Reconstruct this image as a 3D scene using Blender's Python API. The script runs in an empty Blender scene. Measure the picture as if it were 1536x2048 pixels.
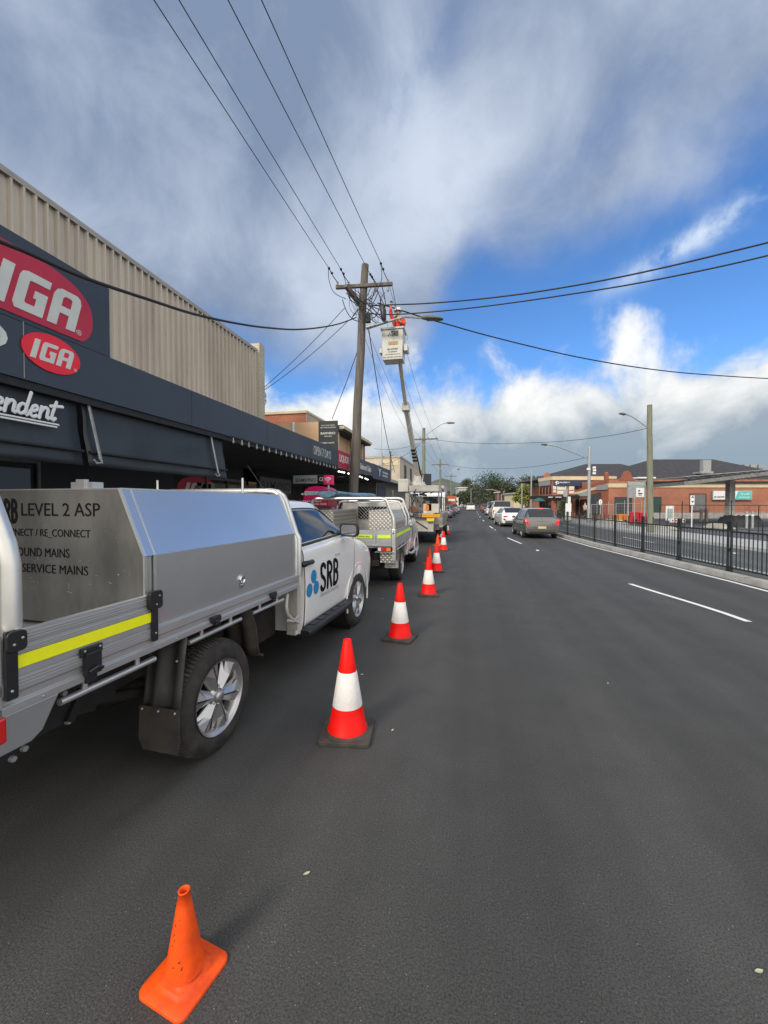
import bpy, bmesh, math, random
from mathutils import Vector, Matrix
random.seed(7)
R = math.radians
SC = bpy.context.scene
COL = SC.collection

# ------------------------------------------------------------ camera
FPX = 820.0
YAW = math.atan(172 / FPX)
PIT = -math.atan(18 / FPX)
CH = 1.75
cam = bpy.data.cameras.new('camera')
cam.sensor_fit = 'VERTICAL'; cam.sensor_height = 36; cam.sensor_width = 27
cam.lens = FPX / 2048 * 36
cam.clip_end = 6000; cam.clip_start = 0.05
camo = bpy.data.objects.new('camera', cam); COL.objects.link(camo)
camo.location = (0, 0, CH)
camo.rotation_euler = (R(90) + PIT, 0, YAW)
SC.camera = camo
SC.view_settings.view_transform = 'Standard'
SC.view_settings.look = 'None'
SC.view_settings.exposure = 0.22
SC.cycles.max_bounces = 6
SC.cycles.use_denoising = True

# ------------------------------------------------------------ sky and sun
SUN_EL, SUN_AZ = R(34), R(205)       # azimuth clockwise from +Y (the road ahead)
def build_world():
    w = bpy.data.worlds.new('World'); SC.world = w; w.use_nodes = True
    nt = w.node_tree; N = nt.nodes; Lk = nt.links; N.clear()
    def nd(t, **k):
        n = N.new(t)
        for a, b in k.items(): setattr(n, a, b)
        return n
    def sock(n, i, v):
        if hasattr(v, 'is_output') or isinstance(v, bpy.types.NodeSocket): Lk.new(v, n.inputs[i])
        else: n.inputs[i].default_value = v
    def m(op, a, b=0.0, c=0.0):
        n = nd('ShaderNodeMath', operation=op); sock(n, 0, a); sock(n, 1, b)
        if len(n.inputs) > 2: sock(n, 2, c)
        return n.outputs[0]
    def ss(x, a, b):
        n = nd('ShaderNodeMapRange', interpolation_type='SMOOTHSTEP'); sock(n, 0, x)
        sock(n, 1, a); sock(n, 2, b); sock(n, 3, 0.0); sock(n, 4, 1.0); return n.outputs[0]
    def mixc(f, a, b):
        n = nd('ShaderNodeMix', data_type='RGBA'); sock(n, 0, f); sock(n, 6, a); sock(n, 7, b); return n.outputs[2]
    def noise(vec, s, det=6, rough=.55, dist=0.0):
        n = nd('ShaderNodeTexNoise'); Lk.new(vec, n.inputs['Vector'])
        n.inputs['Scale'].default_value = s; n.inputs['Detail'].default_value = det
        n.inputs['Roughness'].default_value = rough; n.inputs['Distortion'].default_value = dist
        return n.outputs['Fac']
    tc = nd('ShaderNodeTexCoord').outputs['Generated']
    sx = nd('ShaderNodeSeparateXYZ'); Lk.new(tc, sx.inputs[0])
    x, y, z = sx.outputs
    cy, sy = math.cos(YAW), math.sin(YAW)
    xr = m('ADD', m('MULTIPLY', x, cy), m('MULTIPLY', y, sy))
    yr = m('SUBTRACT', m('MULTIPLY', y, cy), m('MULTIPLY', x, sy))
    az = m('MULTIPLY', m('ARCTAN2', xr, yr), 57.2958)
    el = m('MULTIPLY', m('ARCSINE', z), 57.2958)
    # cloud plane coordinates: clouds bunch up towards the horizon
    zz = m('MAXIMUM', m('ADD', z, 0.34), 0.03)
    cv = nd('ShaderNodeCombineXYZ'); sock(cv, 0, m('DIVIDE', xr, zz)); sock(cv, 1, m('DIVIDE', yr, zz)); sock(cv, 2, 3.7)
    cp = cv.outputs[0]
    av = nd('ShaderNodeCombineXYZ'); sock(av, 0, m('MULTIPLY', az, .03)); sock(av, 1, m('MULTIPLY', el, .055)); sock(av, 2, 1.3)
    ap = av.outputs[0]
    n1 = noise(tc, 2.1, 6, .5, .2)
    n2 = noise(cp, 2.3, 8, .62, .5)
    n3 = noise(tc, 6.0, 9, .58, .25)
    n4 = noise(ap, .9, 5, .5, .2)
    n5 = noise(tc, 4.2, 9, .60, .3)
    def g(a0, e0, sa, se, rot=0.0):
        c, s = math.cos(R(rot)), math.sin(R(rot))
        da = m('SUBTRACT', az, a0); de = m('SUBTRACT', el, e0)
        p = m('DIVIDE', m('ADD', m('MULTIPLY', da, c), m('MULTIPLY', de, s)), sa)
        q = m('DIVIDE', m('SUBTRACT', m('MULTIPLY', de, c), m('MULTIPLY', da, s)), se)
        return m('EXPONENT', m('MULTIPLY', m('ADD', m('MULTIPLY', p, p), m('MULTIPLY', q, q)), -1.0))
    # upper deck
    edge = m('ADD', 18.5, m('MULTIPLY', ss(az, 1.0, 13.0), 12.0))
    edge = m('ADD', edge, m('MULTIPLY', m('SUBTRACT', ss(az, 25.0, 44.0), 0), 3.5))
    edge = m('ADD', edge, m('MULTIPLY', m('SUBTRACT', n1, .5), -8.0))
    edge = m('ADD', edge, m('MULTIPLY', m('SUBTRACT', n3, .5), -11.0))
    deck = ss(m('SUBTRACT', el, edge), -4.0, 6.0)
    hole = m('ADD', m('MULTIPLY', g(1.3, 40.5, 1.6, 4.5, -12), .7), m('MULTIPLY', g(7, 47, 7, 3, 35), .45))
    hole = m('ADD', hole, m('MULTIPLY', g(25, 37, 14, 3.2, 22), .33))
    hole = m('MULTIPLY', hole, ss(n5, .70, .35))
    deck = m('MULTIPLY', deck, m('SUBTRACT', 1.0, m('MINIMUM', hole, 0.85)))
    # cumulus bank
    ctop = m('ADD', 17.0, m('MULTIPLY', m('SUBTRACT', n3, .5), 22.0))
    ctop = m('ADD', ctop, m('MULTIPLY', m('SUBTRACT', n4, .5), 6.0))
    ctop = m('ADD', ctop, m('MULTIPLY', g(27, 21, 5, 3.5), 3.5))
    ctop = m('SUBTRACT', ctop, m('MULTIPLY', g(-9, 16, 7, 3), 3.5))
    cum = ss(m('SUBTRACT', ctop, el), -2.2, 3.6)
    wisp = m('MULTIPLY', g(37, 27, 9, 1.3, 16), ss(n3, .42, .62))
    # behind and beside the viewer: unseen sky, brightened to light the scene
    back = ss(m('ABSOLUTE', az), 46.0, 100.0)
    # nishita blue
    sky = nd('ShaderNodeTexSky', sky_type='NISHITA', sun_disc=False)
    sky.sun_elevation = SUN_EL; sky.sun_rotation = SUN_AZ
    sky.altitude = 30; sky.air_density = 1.0; sky.dust_density = .4; sky.ozone_density = 2.5
    skyc = nd('ShaderNodeMix', data_type='RGBA', blend_type='MULTIPLY'); sock(skyc, 0, 1.0)
    Lk.new(sky.outputs[0], skyc.inputs[6]); skyc.inputs[7].default_value = (.072, .112, .155, 1)
    blue = skyc.outputs[2]
    # cloud colours
    t = ss(m('ADD', m('MULTIPLY', n1, .45), m('MULTIPLY', n5, .55)), .36, .70)
    bright = m('ADD', m('MULTIPLY', g(9, 36, 9, 7, -10), .75), m('MULTIPLY', g(20, 42, 12, 6, 10), .5))
    bright = m('ADD', bright, m('MULTIPLY', g(-14, 27, 18, 5, -10), .35))
    dark = m('ADD', m('MULTIPLY', g(-30, 36, 16, 10), .55), m('MULTIPLY', g(-14, 47, 14, 7), .35))
    dark = m('ADD', dark, m('MULTIPLY', g(33, 46, 9, 8), .4))
    t = m('SUBTRACT', m('ADD', m('MULTIPLY', t, .7), m('MULTIPLY', bright, .55)), m('MULTIPLY', dark, .45))
    t = m('MINIMUM', m('MAXIMUM', t, 0.0), 1.0)
    deckc = mixc(t, (.195, .26, .385, 1), (.56, .63, .75, 1))
    # cumulus colour: lit tops, grey bases
    rel = ss(m('SUBTRACT', ctop, el), 0.0, 15.0)
    cumt = m('MINIMUM', m('ADD', m('MULTIPLY', ss(el, 4.5, 14.0), .8), m('MULTIPLY', m('SUBTRACT', n3, .5), 2.6)), 1.0)
    cumt = m('MAXIMUM', cumt, 0.0)
    cumc = mixc(cumt, (.30, .37, .44, 1), (.86, .87, .86, 1))
    cumc = mixc(m('MULTIPLY', ss(el, 9.0, 2.0), .55), cumc, (.22, .315, .41, 1))
    col = mixc(wisp, blue, (.62, .72, .86, 1))
    col = mixc(deck, col, deckc)
    col = mixc(cum, col, cumc)
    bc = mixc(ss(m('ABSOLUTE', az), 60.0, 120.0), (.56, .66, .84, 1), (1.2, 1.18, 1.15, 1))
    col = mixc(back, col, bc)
    # overhead, above the view: sky brightened as extra fill light
    col = mixc(ss(el, 58.0, 78.0), col, (.95, 1.0, 1.1, 1))
    gnd = ss(el, -1.0, 0.0)
    col = mixc(gnd, (.10, .10, .10, 1), col)
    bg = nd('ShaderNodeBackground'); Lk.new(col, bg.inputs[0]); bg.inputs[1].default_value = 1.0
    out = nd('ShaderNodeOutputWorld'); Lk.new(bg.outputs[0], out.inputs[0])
build_world()
sun = bpy.data.lights.new('sun', 'SUN'); sun.energy = 2.3; sun.angle = R(15); sun.color = (1, .93, .82)
so = bpy.data.objects.new('sun', sun); COL.objects.link(so)
sd = Vector((math.sin(SUN_AZ) * math.cos(SUN_EL), math.cos(SUN_AZ) * math.cos(SUN_EL), math.sin(SUN_EL)))
so.rotation_euler = sd.to_track_quat('Z', 'Y').to_euler()

# ------------------------------------------------------------ photo-survey helpers (pixel of the full photo -> metres in the place)
def ray(px, py):
    v = Vector(((px - 768) / FPX, 1, -(py - 1024) / FPX))
    c, s = math.cos(PIT), math.sin(PIT); v = Vector((v.x, c * v.y - s * v.z, s * v.y + c * v.z))
    c, s = math.cos(YAW), math.sin(YAW); return Vector((c * v.x - s * v.y, s * v.x + c * v.y, v.z))
def _go(d, t): return Vector((d.x * t, d.y * t, d.z * t + CH))
def gp(px, py, z=0.0):
    d = ray(px, py); return _go(d, (z - CH) / d.z)
def yp(px, py, y):
    d = ray(px, py); return _go(d, y / d.y)
def xp(px, py, x):
    d = ray(px, py); return _go(d, x / d.x)
def zp(px, py, Z):                      # at distance Z measured along the camera's heading
    d = ray(px, py); return _go(d, Z / (-math.sin(YAW) * d.x + math.cos(YAW) * d.y))

# ------------------------------------------------------------ materials
MATS = {}
def mat(name, c, rough=.6, metal=0.0, var=.12, vs=6.0, bump=0.0, bs=40.0, coat=0.0, emit=None, es=0.0, spec=.5, trans=0.0, stretch=None, alpha=1.0, tint=None):
    if name in MATS: return MATS[name]
    m = bpy.data.materials.new(name); m.use_nodes = True
    nt = m.node_tree; b = nt.nodes['Principled BSDF']
    c = tuple(c) + (1,)
    b.inputs['Roughness'].default_value = rough; b.inputs['Metallic'].default_value = metal
    b.inputs['Coat Weight'].default_value = coat; b.inputs['Coat Roughness'].default_value = .06
    b.inputs['Specular IOR Level'].default_value = spec
    b.inputs['Transmission Weight'].default_value = trans
    b.inputs['Alpha'].default_value = alpha
    tc = nt.nodes.new('ShaderNodeTexCoord'); mp = nt.nodes.new('ShaderNodeMapping')
    nt.links.new(tc.outputs['Object'], mp.inputs[0])
    if stretch: mp.inputs['Scale'].default_value = stretch
    n = nt.nodes.new('ShaderNodeTexNoise'); n.inputs['Scale'].default_value = vs; n.inputs['Detail'].default_value = 6; n.inputs['Roughness'].default_value = .65
    nt.links.new(mp.outputs[0], n.inputs['Vector'])
    mx = nt.nodes.new('ShaderNodeMix'); mx.data_type = 'RGBA'
    t2 = tint if tint else tuple(x * (1 - 2.2 * var) for x in c[:3])
    mr = nt.nodes.new('ShaderNodeMapRange'); mr.inputs[1].default_value = .38; mr.inputs[2].default_value = .66
    nt.links.new(n.outputs['Fac'], mr.inputs[0]); nt.links.new(mr.outputs[0], mx.inputs[0])
    mx.inputs[6].default_value = c; mx.inputs[7].default_value = tuple(max(0, x) for x in t2[:3]) + (1,)
    nt.links.new(mx.outputs[2], b.inputs['Base Color'])
    if rough > .05:
        rr = nt.nodes.new('ShaderNodeMapRange'); rr.inputs[3].default_value = rough * .85; rr.inputs[4].default_value = min(1, rough * 1.2)
        nt.links.new(n.outputs['Fac'], rr.inputs[0]); nt.links.new(rr.outputs[0], b.inputs['Roughness'])
    if bump:
        n2 = nt.nodes.new('ShaderNodeTexNoise'); n2.inputs['Scale'].default_value = bs; n2.inputs['Detail'].default_value = 4
        nt.links.new(mp.outputs[0], n2.inputs['Vector'])
        bp = nt.nodes.new('ShaderNodeBump'); bp.inputs['Strength'].default_value = bump; bp.inputs['Distance'].default_value = .01
        nt.links.new(n2.outputs['Fac'], bp.inputs['Height']); nt.links.new(bp.outputs[0], b.inputs['Normal'])
    if emit:
        b.inputs['Emission Color'].default_value = tuple(emit) + (1,); b.inputs['Emission Strength'].default_value = es
    MATS[name] = m; return m

def asphalt(name, c1, c2, speck):
    m = bpy.data.materials.new(name); m.use_nodes = True; nt = m.node_tree; b = nt.nodes['Principled BSDF']; L = nt.links
    tc = nt.nodes.new('ShaderNodeTexCoord').outputs['Object']
    def noise(s, d=5, r=.6):
        n = nt.nodes.new('ShaderNodeTexNoise'); n.inputs['Scale'].default_value = s; n.inputs['Detail'].default_value = d; n.inputs['Roughness'].default_value = r
        L.new(tc, n.inputs['Vector']); return n.outputs['Fac']
    def mr(x, a, bb, c=0., d=1.):
        n = nt.nodes.new('ShaderNodeMapRange'); L.new(x, n.inputs[0])
        for i, v in ((1, a), (2, bb), (3, c), (4, d)): n.inputs[i].default_value = v
        return n.outputs[0]
    def mx(f, a, bb):
        n = nt.nodes.new('ShaderNodeMix'); n.data_type = 'RGBA'; L.new(f, n.inputs[0])
        for i, v in ((6, a), (7, bb)):
            if isinstance(v, tuple): n.inputs[i].default_value = v + (1,)
            else: L.new(v, n.inputs[i])
        return n.outputs[2]
    big = mr(noise(.35, 4), .35, .65)
    col = mx(big, c1, c2)
    grain = mr(noise(120, 3, .75), .32, .70)
    col2 = mx(grain, tuple(v * .22 for v in c1), tuple(v * 2.1 for v in c1))
    mm = nt.nodes.new('ShaderNodeMix'); mm.data_type = 'RGBA'; mm.inputs[0].default_value = .8
    L.new(col, mm.inputs[6]); L.new(col2, mm.inputs[7]); col = mm.outputs[2]
    v = nt.nodes.new('ShaderNodeTexVoronoi'); v.inputs['Scale'].default_value = 85; L.new(tc, v.inputs['Vector'])
    sp = mr(v.outputs['Distance'], .16, .08)
    vc = nt.nodes.new('ShaderNodeSeparateColor'); L.new(v.outputs['Color'], vc.inputs[0])
    pick = mr(vc.outputs[0], .95, .97)
    ml = nt.nodes.new('ShaderNodeMath'); ml.operation = 'MULTIPLY'; L.new(sp, ml.inputs[0]); L.new(pick, ml.inputs[1])
    col = mx(ml.outputs[0], col, (speck,) * 3)
    v3 = nt.nodes.new('ShaderNodeTexVoronoi'); v3.inputs['Scale'].default_value = 1.1; L.new(tc, v3.inputs['Vector'])
    st = mr(v3.outputs['Distance'], .035, .015)
    m3 = nt.nodes.new('ShaderNodeMath'); m3.operation = 'MULTIPLY'; L.new(st, m3.inputs[0]); m3.inputs[1].default_value = .6
    col = mx(m3.outputs[0], col, tuple(v * .35 for v in c1))
    # worn wheel tracks and faint patches running along the road
    mp = nt.nodes.new('ShaderNodeMapping'); mp.inputs['Scale'].default_value = (1.5, .06, 1); L.new(tc, mp.inputs[0])
    wn = nt.nodes.new('ShaderNodeTexNoise'); wn.inputs['Scale'].default_value = 1.0; wn.inputs['Detail'].default_value = 5; L.new(mp.outputs[0], wn.inputs['Vector'])
    pn = noise(1.7, 6, .7)
    w1 = mr(wn.outputs['Fac'], .35, .65, .80, 1.20); w2 = mr(pn, .3, .7, .86, 1.14)
    wm = nt.nodes.new('ShaderNodeMath'); wm.operation = 'MULTIPLY'; L.new(w1, wm.inputs[0]); L.new(w2, wm.inputs[1])
    vm = nt.nodes.new('ShaderNodeVectorMath'); vm.operation = 'SCALE'; L.new(col, vm.inputs[0]); L.new(wm.outputs[0], vm.inputs['Scale']); col = vm.outputs[0]
    L.new(col, b.inputs['Base Color'])
    b.inputs['Roughness'].default_value = .78; b.inputs['Specular IOR Level'].default_value = .42
    bp = nt.nodes.new('ShaderNodeBump'); bp.inputs['Strength'].default_value = .55; bp.inputs['Distance'].default_value = .006
    ad = nt.nodes.new('ShaderNodeMath'); ad.operation = 'ADD'; L.new(noise(130, 4, .7), ad.inputs[0]); L.new(noise(260, 2), ad.inputs[1])
    L.new(ad.outputs[0], bp.inputs['Height']); L.new(bp.outputs[0], b.inputs['Normal'])
    MATS[name] = m; return m

def brick(name, c1, c2, mortar, scale=1.0, axis='X'):
    m = bpy.data.materials.new(name); m.use_nodes = True; nt = m.node_tree; b = nt.nodes['Principled BSDF']; L = nt.links
    tc = nt.nodes.new('ShaderNodeTexCoord'); sp = nt.nodes.new('ShaderNodeSeparateXYZ'); L.new(tc.outputs['Object'], sp.inputs[0])
    cb = nt.nodes.new('ShaderNodeCombineXYZ')
    ad = nt.nodes.new('ShaderNodeMath'); L.new(sp.outputs[0], ad.inputs[0]); L.new(sp.outputs[1], ad.inputs[1])
    L.new(ad.outputs[0], cb.inputs[0]); L.new(sp.outputs[2], cb.inputs[1])
    t = nt.nodes.new('ShaderNodeTexBrick'); L.new(cb.outputs[0], t.inputs['Vector'])
    t.inputs['Color1'].default_value = c1 + (1,); t.inputs['Color2'].default_value = c2 + (1,); t.inputs['Mortar'].default_value = mortar + (1,)
    t.inputs['Scale'].default_value = 1; t.inputs['Brick Width'].default_value = .24 * scale; t.inputs['Row Height'].default_value = .086 * scale; t.inputs['Mortar Size'].default_value = .01 * scale
    n = nt.nodes.new('ShaderNodeTexNoise'); n.inputs['Scale'].default_value = .8; n.inputs['Detail'].default_value = 5; L.new(tc.outputs['Object'], n.inputs['Vector'])
    mx = nt.nodes.new('ShaderNodeMix'); mx.data_type = 'RGBA'; mx.blend_type = 'MULTIPLY'; mx.inputs[0].default_value = .55
    cr = nt.nodes.new('ShaderNodeMapRange'); cr.inputs[1].default_value = .3; cr.inputs[2].default_value = .7; cr.inputs[3].default_value = .6; cr.inputs[4].default_value = 1.1
    L.new(n.outputs['Fac'], cr.inputs[0]); L.new(t.outputs[0], mx.inputs[6]); L.new(cr.outputs[0], mx.inputs[7])
    L.new(mx.outputs[2], b.inputs['Base Color']); b.inputs['Roughness'].default_value = .85
    bp = nt.nodes.new('ShaderNodeBump'); bp.inputs['Strength'].default_value = .5; bp.inputs['Distance'].default_value = .01; bp.invert = True
    L.new(t.outputs['Fac'], bp.inputs['Height']); L.new(bp.outputs[0], b.inputs['Normal'])
    MATS[name] = m; return m

def checker_plate(name):
    """aluminium five-bar / checker plate"""
    m = bpy.data.materials.new(name); m.use_nodes = True; nt = m.node_tree; b = nt.nodes['Principled BSDF']; L = nt.links
    tc = nt.nodes.new('ShaderNodeTexCoord'); mp = nt.nodes.new('ShaderNodeMapping'); L.new(tc.outputs['Object'], mp.inputs[0])
    mp.inputs['Rotation'].default_value = (0, R(45), 0)
    ck = nt.nodes.new('ShaderNodeTexVoronoi'); ck.inputs['Scale'].default_value = 17; ck.inputs['Randomness'].default_value = 0.0; L.new(mp.outputs[0], ck.inputs['Vector'])
    mr = nt.nodes.new('ShaderNodeMapRange'); mr.inputs[1].default_value = .15; mr.inputs[2].default_value = .42; mr.inputs[3].default_value = 1; mr.inputs[4].default_value = 0; L.new(ck.outputs['Distance'], mr.inputs[0])
    bp = nt.nodes.new('ShaderNodeBump'); bp.inputs['Distance'].default_value = .005; bp.inputs['Strength'].default_value = .7; L.new(mr.outputs[0], bp.inputs['Height'])
    L.new(bp.outputs[0], b.inputs['Normal'])
    mx = nt.nodes.new('ShaderNodeMix'); mx.data_type = 'RGBA'; L.new(mr.outputs[0], mx.inputs[0]); mx.inputs[6].default_value = (.44, .41, .37, 1); mx.inputs[7].default_value = (.80, .77, .70, 1)
    L.new(mx.outputs[2], b.inputs['Base Color'])
    b.inputs['Metallic'].default_value = .75; b.inputs['Roughness'].default_value = .38
    MATS[name] = m; return m

M_ = {}
M_['road'] = asphalt('road_asphalt', (.050, .049, .0465), (.066, .065, .062), .42)
M_['road_old'] = asphalt('old_asphalt', (.075, .078, .082), (.10, .10, .105), .30)
M_['white_line'] = mat('line_paint', (.78, .78, .76), .7, var=.10, vs=30)
M_['conc'] = mat('concrete', (.40, .39, .37), .9, var=.16, vs=3, bump=.3)
M_['conc_lt'] = mat('concrete_light', (.40, .40, .395), .9, var=.10, vs=2, bump=.3)
M_['dirt'] = mat('median_fill', (.10, .095, .085), .95, var=.2, vs=9, bump=.6)
M_['grass'] = mat('grass_ground', (.07, .09, .04), .95, var=.2, vs=.2)
M_['paint'] = mat('white_car_paint', (.82, .82, .80), .22, coat=1.0, var=.015, vs=2)
M_['paint_d'] = mat('cream_underbody_paint', (.62, .60, .54), .4, var=.08, vs=5)
M_['glass'] = mat('dark_car_glass', (.012, .015, .018), .03, var=0, spec=.6)
M_['black'] = mat('black_plastic', (.018, .018, .019), .42, var=.15, vs=14)
M_['black_m'] = mat('matt_black_steel', (.012, .012, .013), .65, var=.2, vs=9)
M_['chassis'] = mat('chassis_black', (.010, .0095, .009), .8, var=.3, vs=6, tint=(.03, .024, .018))
M_['rubber'] = mat('tyre_rubber', (.017, .0165, .016), .78, var=.2, vs=8, bump=.2, tint=(.05, .044, .036))
M_['rubber_r'] = mat('dusty_tread', (.03, .027, .023), .9, var=.2, vs=14, tint=(.085, .072, .052))
M_['alu'] = mat('aluminium_extrusion', (.50, .50, .50), .48, metal=.65, var=.10, vs=4, stretch=(1, .2, 1))
M_['alu_dull'] = mat('dull_aluminium_plate', (.28, .277, .262), .40, metal=.72, var=.2, vs=2.2, bump=.06, bs=6, stretch=(1.2, 1, .45))
M_['alu_sheet'] = mat('smooth_aluminium_sheet', (.62, .63, .64), .24, metal=.80, var=.05, vs=1.2)
M_['alu_low'] = mat('brushed_aluminium_sheet', (.56, .57, .58), .30, metal=.75, var=.05, vs=1.2)
M_['tube'] = mat('aluminium_tube', (.70, .69, .65), .34, metal=.75, var=.08, vs=6)
M_['chrome'] = mat('chrome', (.75, .75, .76), .10, metal=1, var=.03)
M_['rim'] = mat('alloy_rim', (.50, .50, .50), .34, metal=.8, var=.06, vs=8)
M_['check'] = checker_plate('checker_plate')
M_['yellow'] = mat('reflective_yellow', (.98, .98, .01), .45, var=.03, vs=40, emit=None)
M_['yellowg'] = mat('reflective_yellow_green', (.66, .90, .03), .5, var=.03, vs=40)
M_['flap'] = mat('mudguard_plastic', (.040, .040, .038), .55, var=.25, vs=7, tint=(.07, .066, .058), stretch=(3, 3, .5))
M_['flap_d'] = mat('dirty_mudflap', (.028, .027, .025), .8, var=.3, vs=6, tint=(.06, .048, .036))
M_['red_lamp'] = mat('red_lens', (.60, .012, .012), .15, var=.05, coat=1)
M_['brake_lit'] = mat('lit_brake_lens', (.75, .015, .015), .2, coat=1, emit=(1, .04, .03), es=.55)
M_['amber'] = mat('amber_lens', (.85, .22, .02), .15, var=.05, coat=1)
M_['clear'] = mat('clear_lens', (.7, .7, .7), .08, var=.05, coat=1)
M_['blk_txt'] = mat('black_vinyl', (.006, .006, .007), .75, var=0, spec=.15)
M_['blue_txt'] = mat('blue_vinyl', (.006, .22, .46), .4, var=0)
M_['grey_txt'] = mat('grey_vinyl', (.33, .33, .34), .5, var=0)
M_['white_txt'] = mat('white_vinyl', (.72, .73, .73), .5, var=.03)
M_['red'] = mat('cone_red', (.92, .008, .004), .5, var=.10, vs=11, spec=.22)
M_['orange'] = mat('cone_orange', (.93, .095, .006), .5, var=.09, vs=12, tint=(.66, .065, .010), bump=.1, spec=.3)
M_['cone_white'] = mat('cone_reflective_white', (.86, .82, .79), .4, var=.05, vs=12, bump=.35, bs=30)
M_['cone_base'] = mat('cone_rubber_base', (.035, .031, .028), .8, var=.3, vs=9, bump=.3, tint=(.07, .058, .048))
M_['scuff'] = mat('scuff_mark', (.22, .035, .01), .7, var=.2)
M_['navy'] = mat('navy_fascia_panel', (.030, .043, .062), .50, var=.04, vs=.6)
M_['navy2'] = mat('navy_fascia_paint', (.030, .045, .085), .55, var=.1, vs=1)
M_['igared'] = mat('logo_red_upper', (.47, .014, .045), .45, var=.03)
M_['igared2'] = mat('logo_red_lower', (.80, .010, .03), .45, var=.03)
M_['ltr'] = mat('sign_lettering_cream', (.60, .62, .58), .5, var=.03)
M_['canvas'] = mat('awning_canvas', (.026, .034, .042), .55, var=.12, vs=1.4, bump=.15, bs=5, stretch=(1, 1.5, .4))
M_['metalclad'] = mat('beige_metal_cladding', (.57, .515, .435), .6, var=.07, vs=2.2, stretch=(1, 1, .12), tint=(.44, .39, .33))
M_['cap'] = mat('grey_capping', (.36, .34, .31), .6, var=.1, vs=3)
M_['brickcream'] = brick('cream_painted_brick', (.56, .52, .42), (.52, .48, .39), (.38, .34, .27))
M_['brickred'] = brick('red_brick', (.33, .085, .045), (.27, .07, .038), (.22, .12, .08))
M_['brickor'] = brick('orange_red_brick', (.44, .160, .088), (.37, .13, .072), (.30, .17, .12), 1.2)
M_['peach'] = mat('peach_render', (.66, .43, .26), .8, var=.06, vs=1)
M_['cream'] = mat('cream_render', (.62, .52, .34), .8, var=.08, vs=1)
M_['beige'] = mat('beige_render', (.50, .43, .34), .85, var=.12, vs=1)
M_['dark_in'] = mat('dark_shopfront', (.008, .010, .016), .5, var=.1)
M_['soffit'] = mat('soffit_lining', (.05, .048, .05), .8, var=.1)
M_['shopglass'] = mat('shop_glass', (.018, .021, .026), .08, var=.1, spec=.6)
M_['wood'] = mat('weathered_timber', (.155, .135, .115), .9, var=.22, vs=4, bump=.6, bs=18, stretch=(6, 6, .35), tint=(.08, .07, .06))
M_['wood_g'] = mat('green_treated_timber', (.22, .235, .165), .9, var=.2, vs=4, bump=.5, bs=18, stretch=(6, 6, .35), tint=(.14, .14, .10))
M_['wire'] = mat('black_cable', (.012, .012, .014), .6, var=0)
M_['galv'] = mat('galvanised_steel', (.42, .43, .43), .5, metal=.5, var=.15, vs=9)
M_['lampgrey'] = mat('lamp_head_grey', (.13, .14, .13), .55, var=.1)
M_['porc'] = mat('insulator', (.30, .29, .28), .3, var=.1)
M_['bucketw'] = mat('fibreglass_bucket', (.56, .55, .49), .4, var=.06, vs=4)
M_['truckw'] = mat('truck_body_white', (.52, .50, .45), .5, var=.12, vs=4)
M_['truckg'] = mat('truck_grey_steel', (.20, .20, .19), .5, metal=.3, var=.2, vs=7)
M_['pink'] = mat('pink_booth_plastic', (.62, .015, .13), .35, var=.05)
M_['wht'] = mat('white_sign', (.72, .72, .70), .5, var=.03)
M_['slate'] = mat('dark_roof_tiles', (.045, .042, .044), .85, var=.22, vs=2, bump=.6, bs=7, stretch=(1, 1, 3))
M_['dgreen'] = mat('fence_green_paint', (.016, .026, .024), .45, var=.15, vs=9)
M_['leaf'] = mat('leaf_dark', (.048, .072, .028), .7, var=.35, vs=.8)
M_['leaf2'] = mat('leaf_mid', (.06, .085, .025), .7, var=.35, vs=.8)
M_['leafy'] = mat('leaf_yellow', (.17, .17, .03), .7, var=.3, vs=.8, tint=(.14, .16, .03))
M_['leafb'] = mat('twig_brown', (.13, .085, .06), .8, var=.3, vs=.8)
M_['bark'] = mat('bark', (.09, .075, .06), .9, var=.2)
M_['skin'] = mat('skin', (.50, .29, .20), .6, var=.03)
M_['hivis'] = mat('orange_workshirt', (.85, .06, .02), .8, var=.1, vs=8)
M_['helmet'] = mat('white_helmet', (.75, .75, .72), .3, var=.02)
M_['teal'] = mat('teal_sign_face', (.10, .50, .47), .5, var=.1, vs=2)
M_['bulb'] = mat('clear_bulb', (.30, .29, .27), .12, var=.1, coat=1)
M_['led'] = mat('lit_lamp', (1, 1, 1), .4, emit=(1, .97, .9), es=3.0)
M_['blue_tarp'] = mat('blue_plastic_wrap', (.12, .24, .32), .35, var=.3, vs=8, tint=(.04, .09, .14))
M_['redbar'] = mat('red_barrier', (.42, .015, .03), .5, var=.1)
M_['orbar'] = mat('orange_barrier', (.68, .22, .03), .5, var=.12)
M_['hill'] = mat('hill_grass', (.115, .12, .088), .95, var=.25, vs=.02, tint=(.05, .065, .045))

M_['silver_sign'] = mat('silver_sign_face', (.16, .17, .17), .45, var=.05); M_['silver_lit'] = mat('pale_sign_face', (.30, .36, .35), .4, var=.05)

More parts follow.
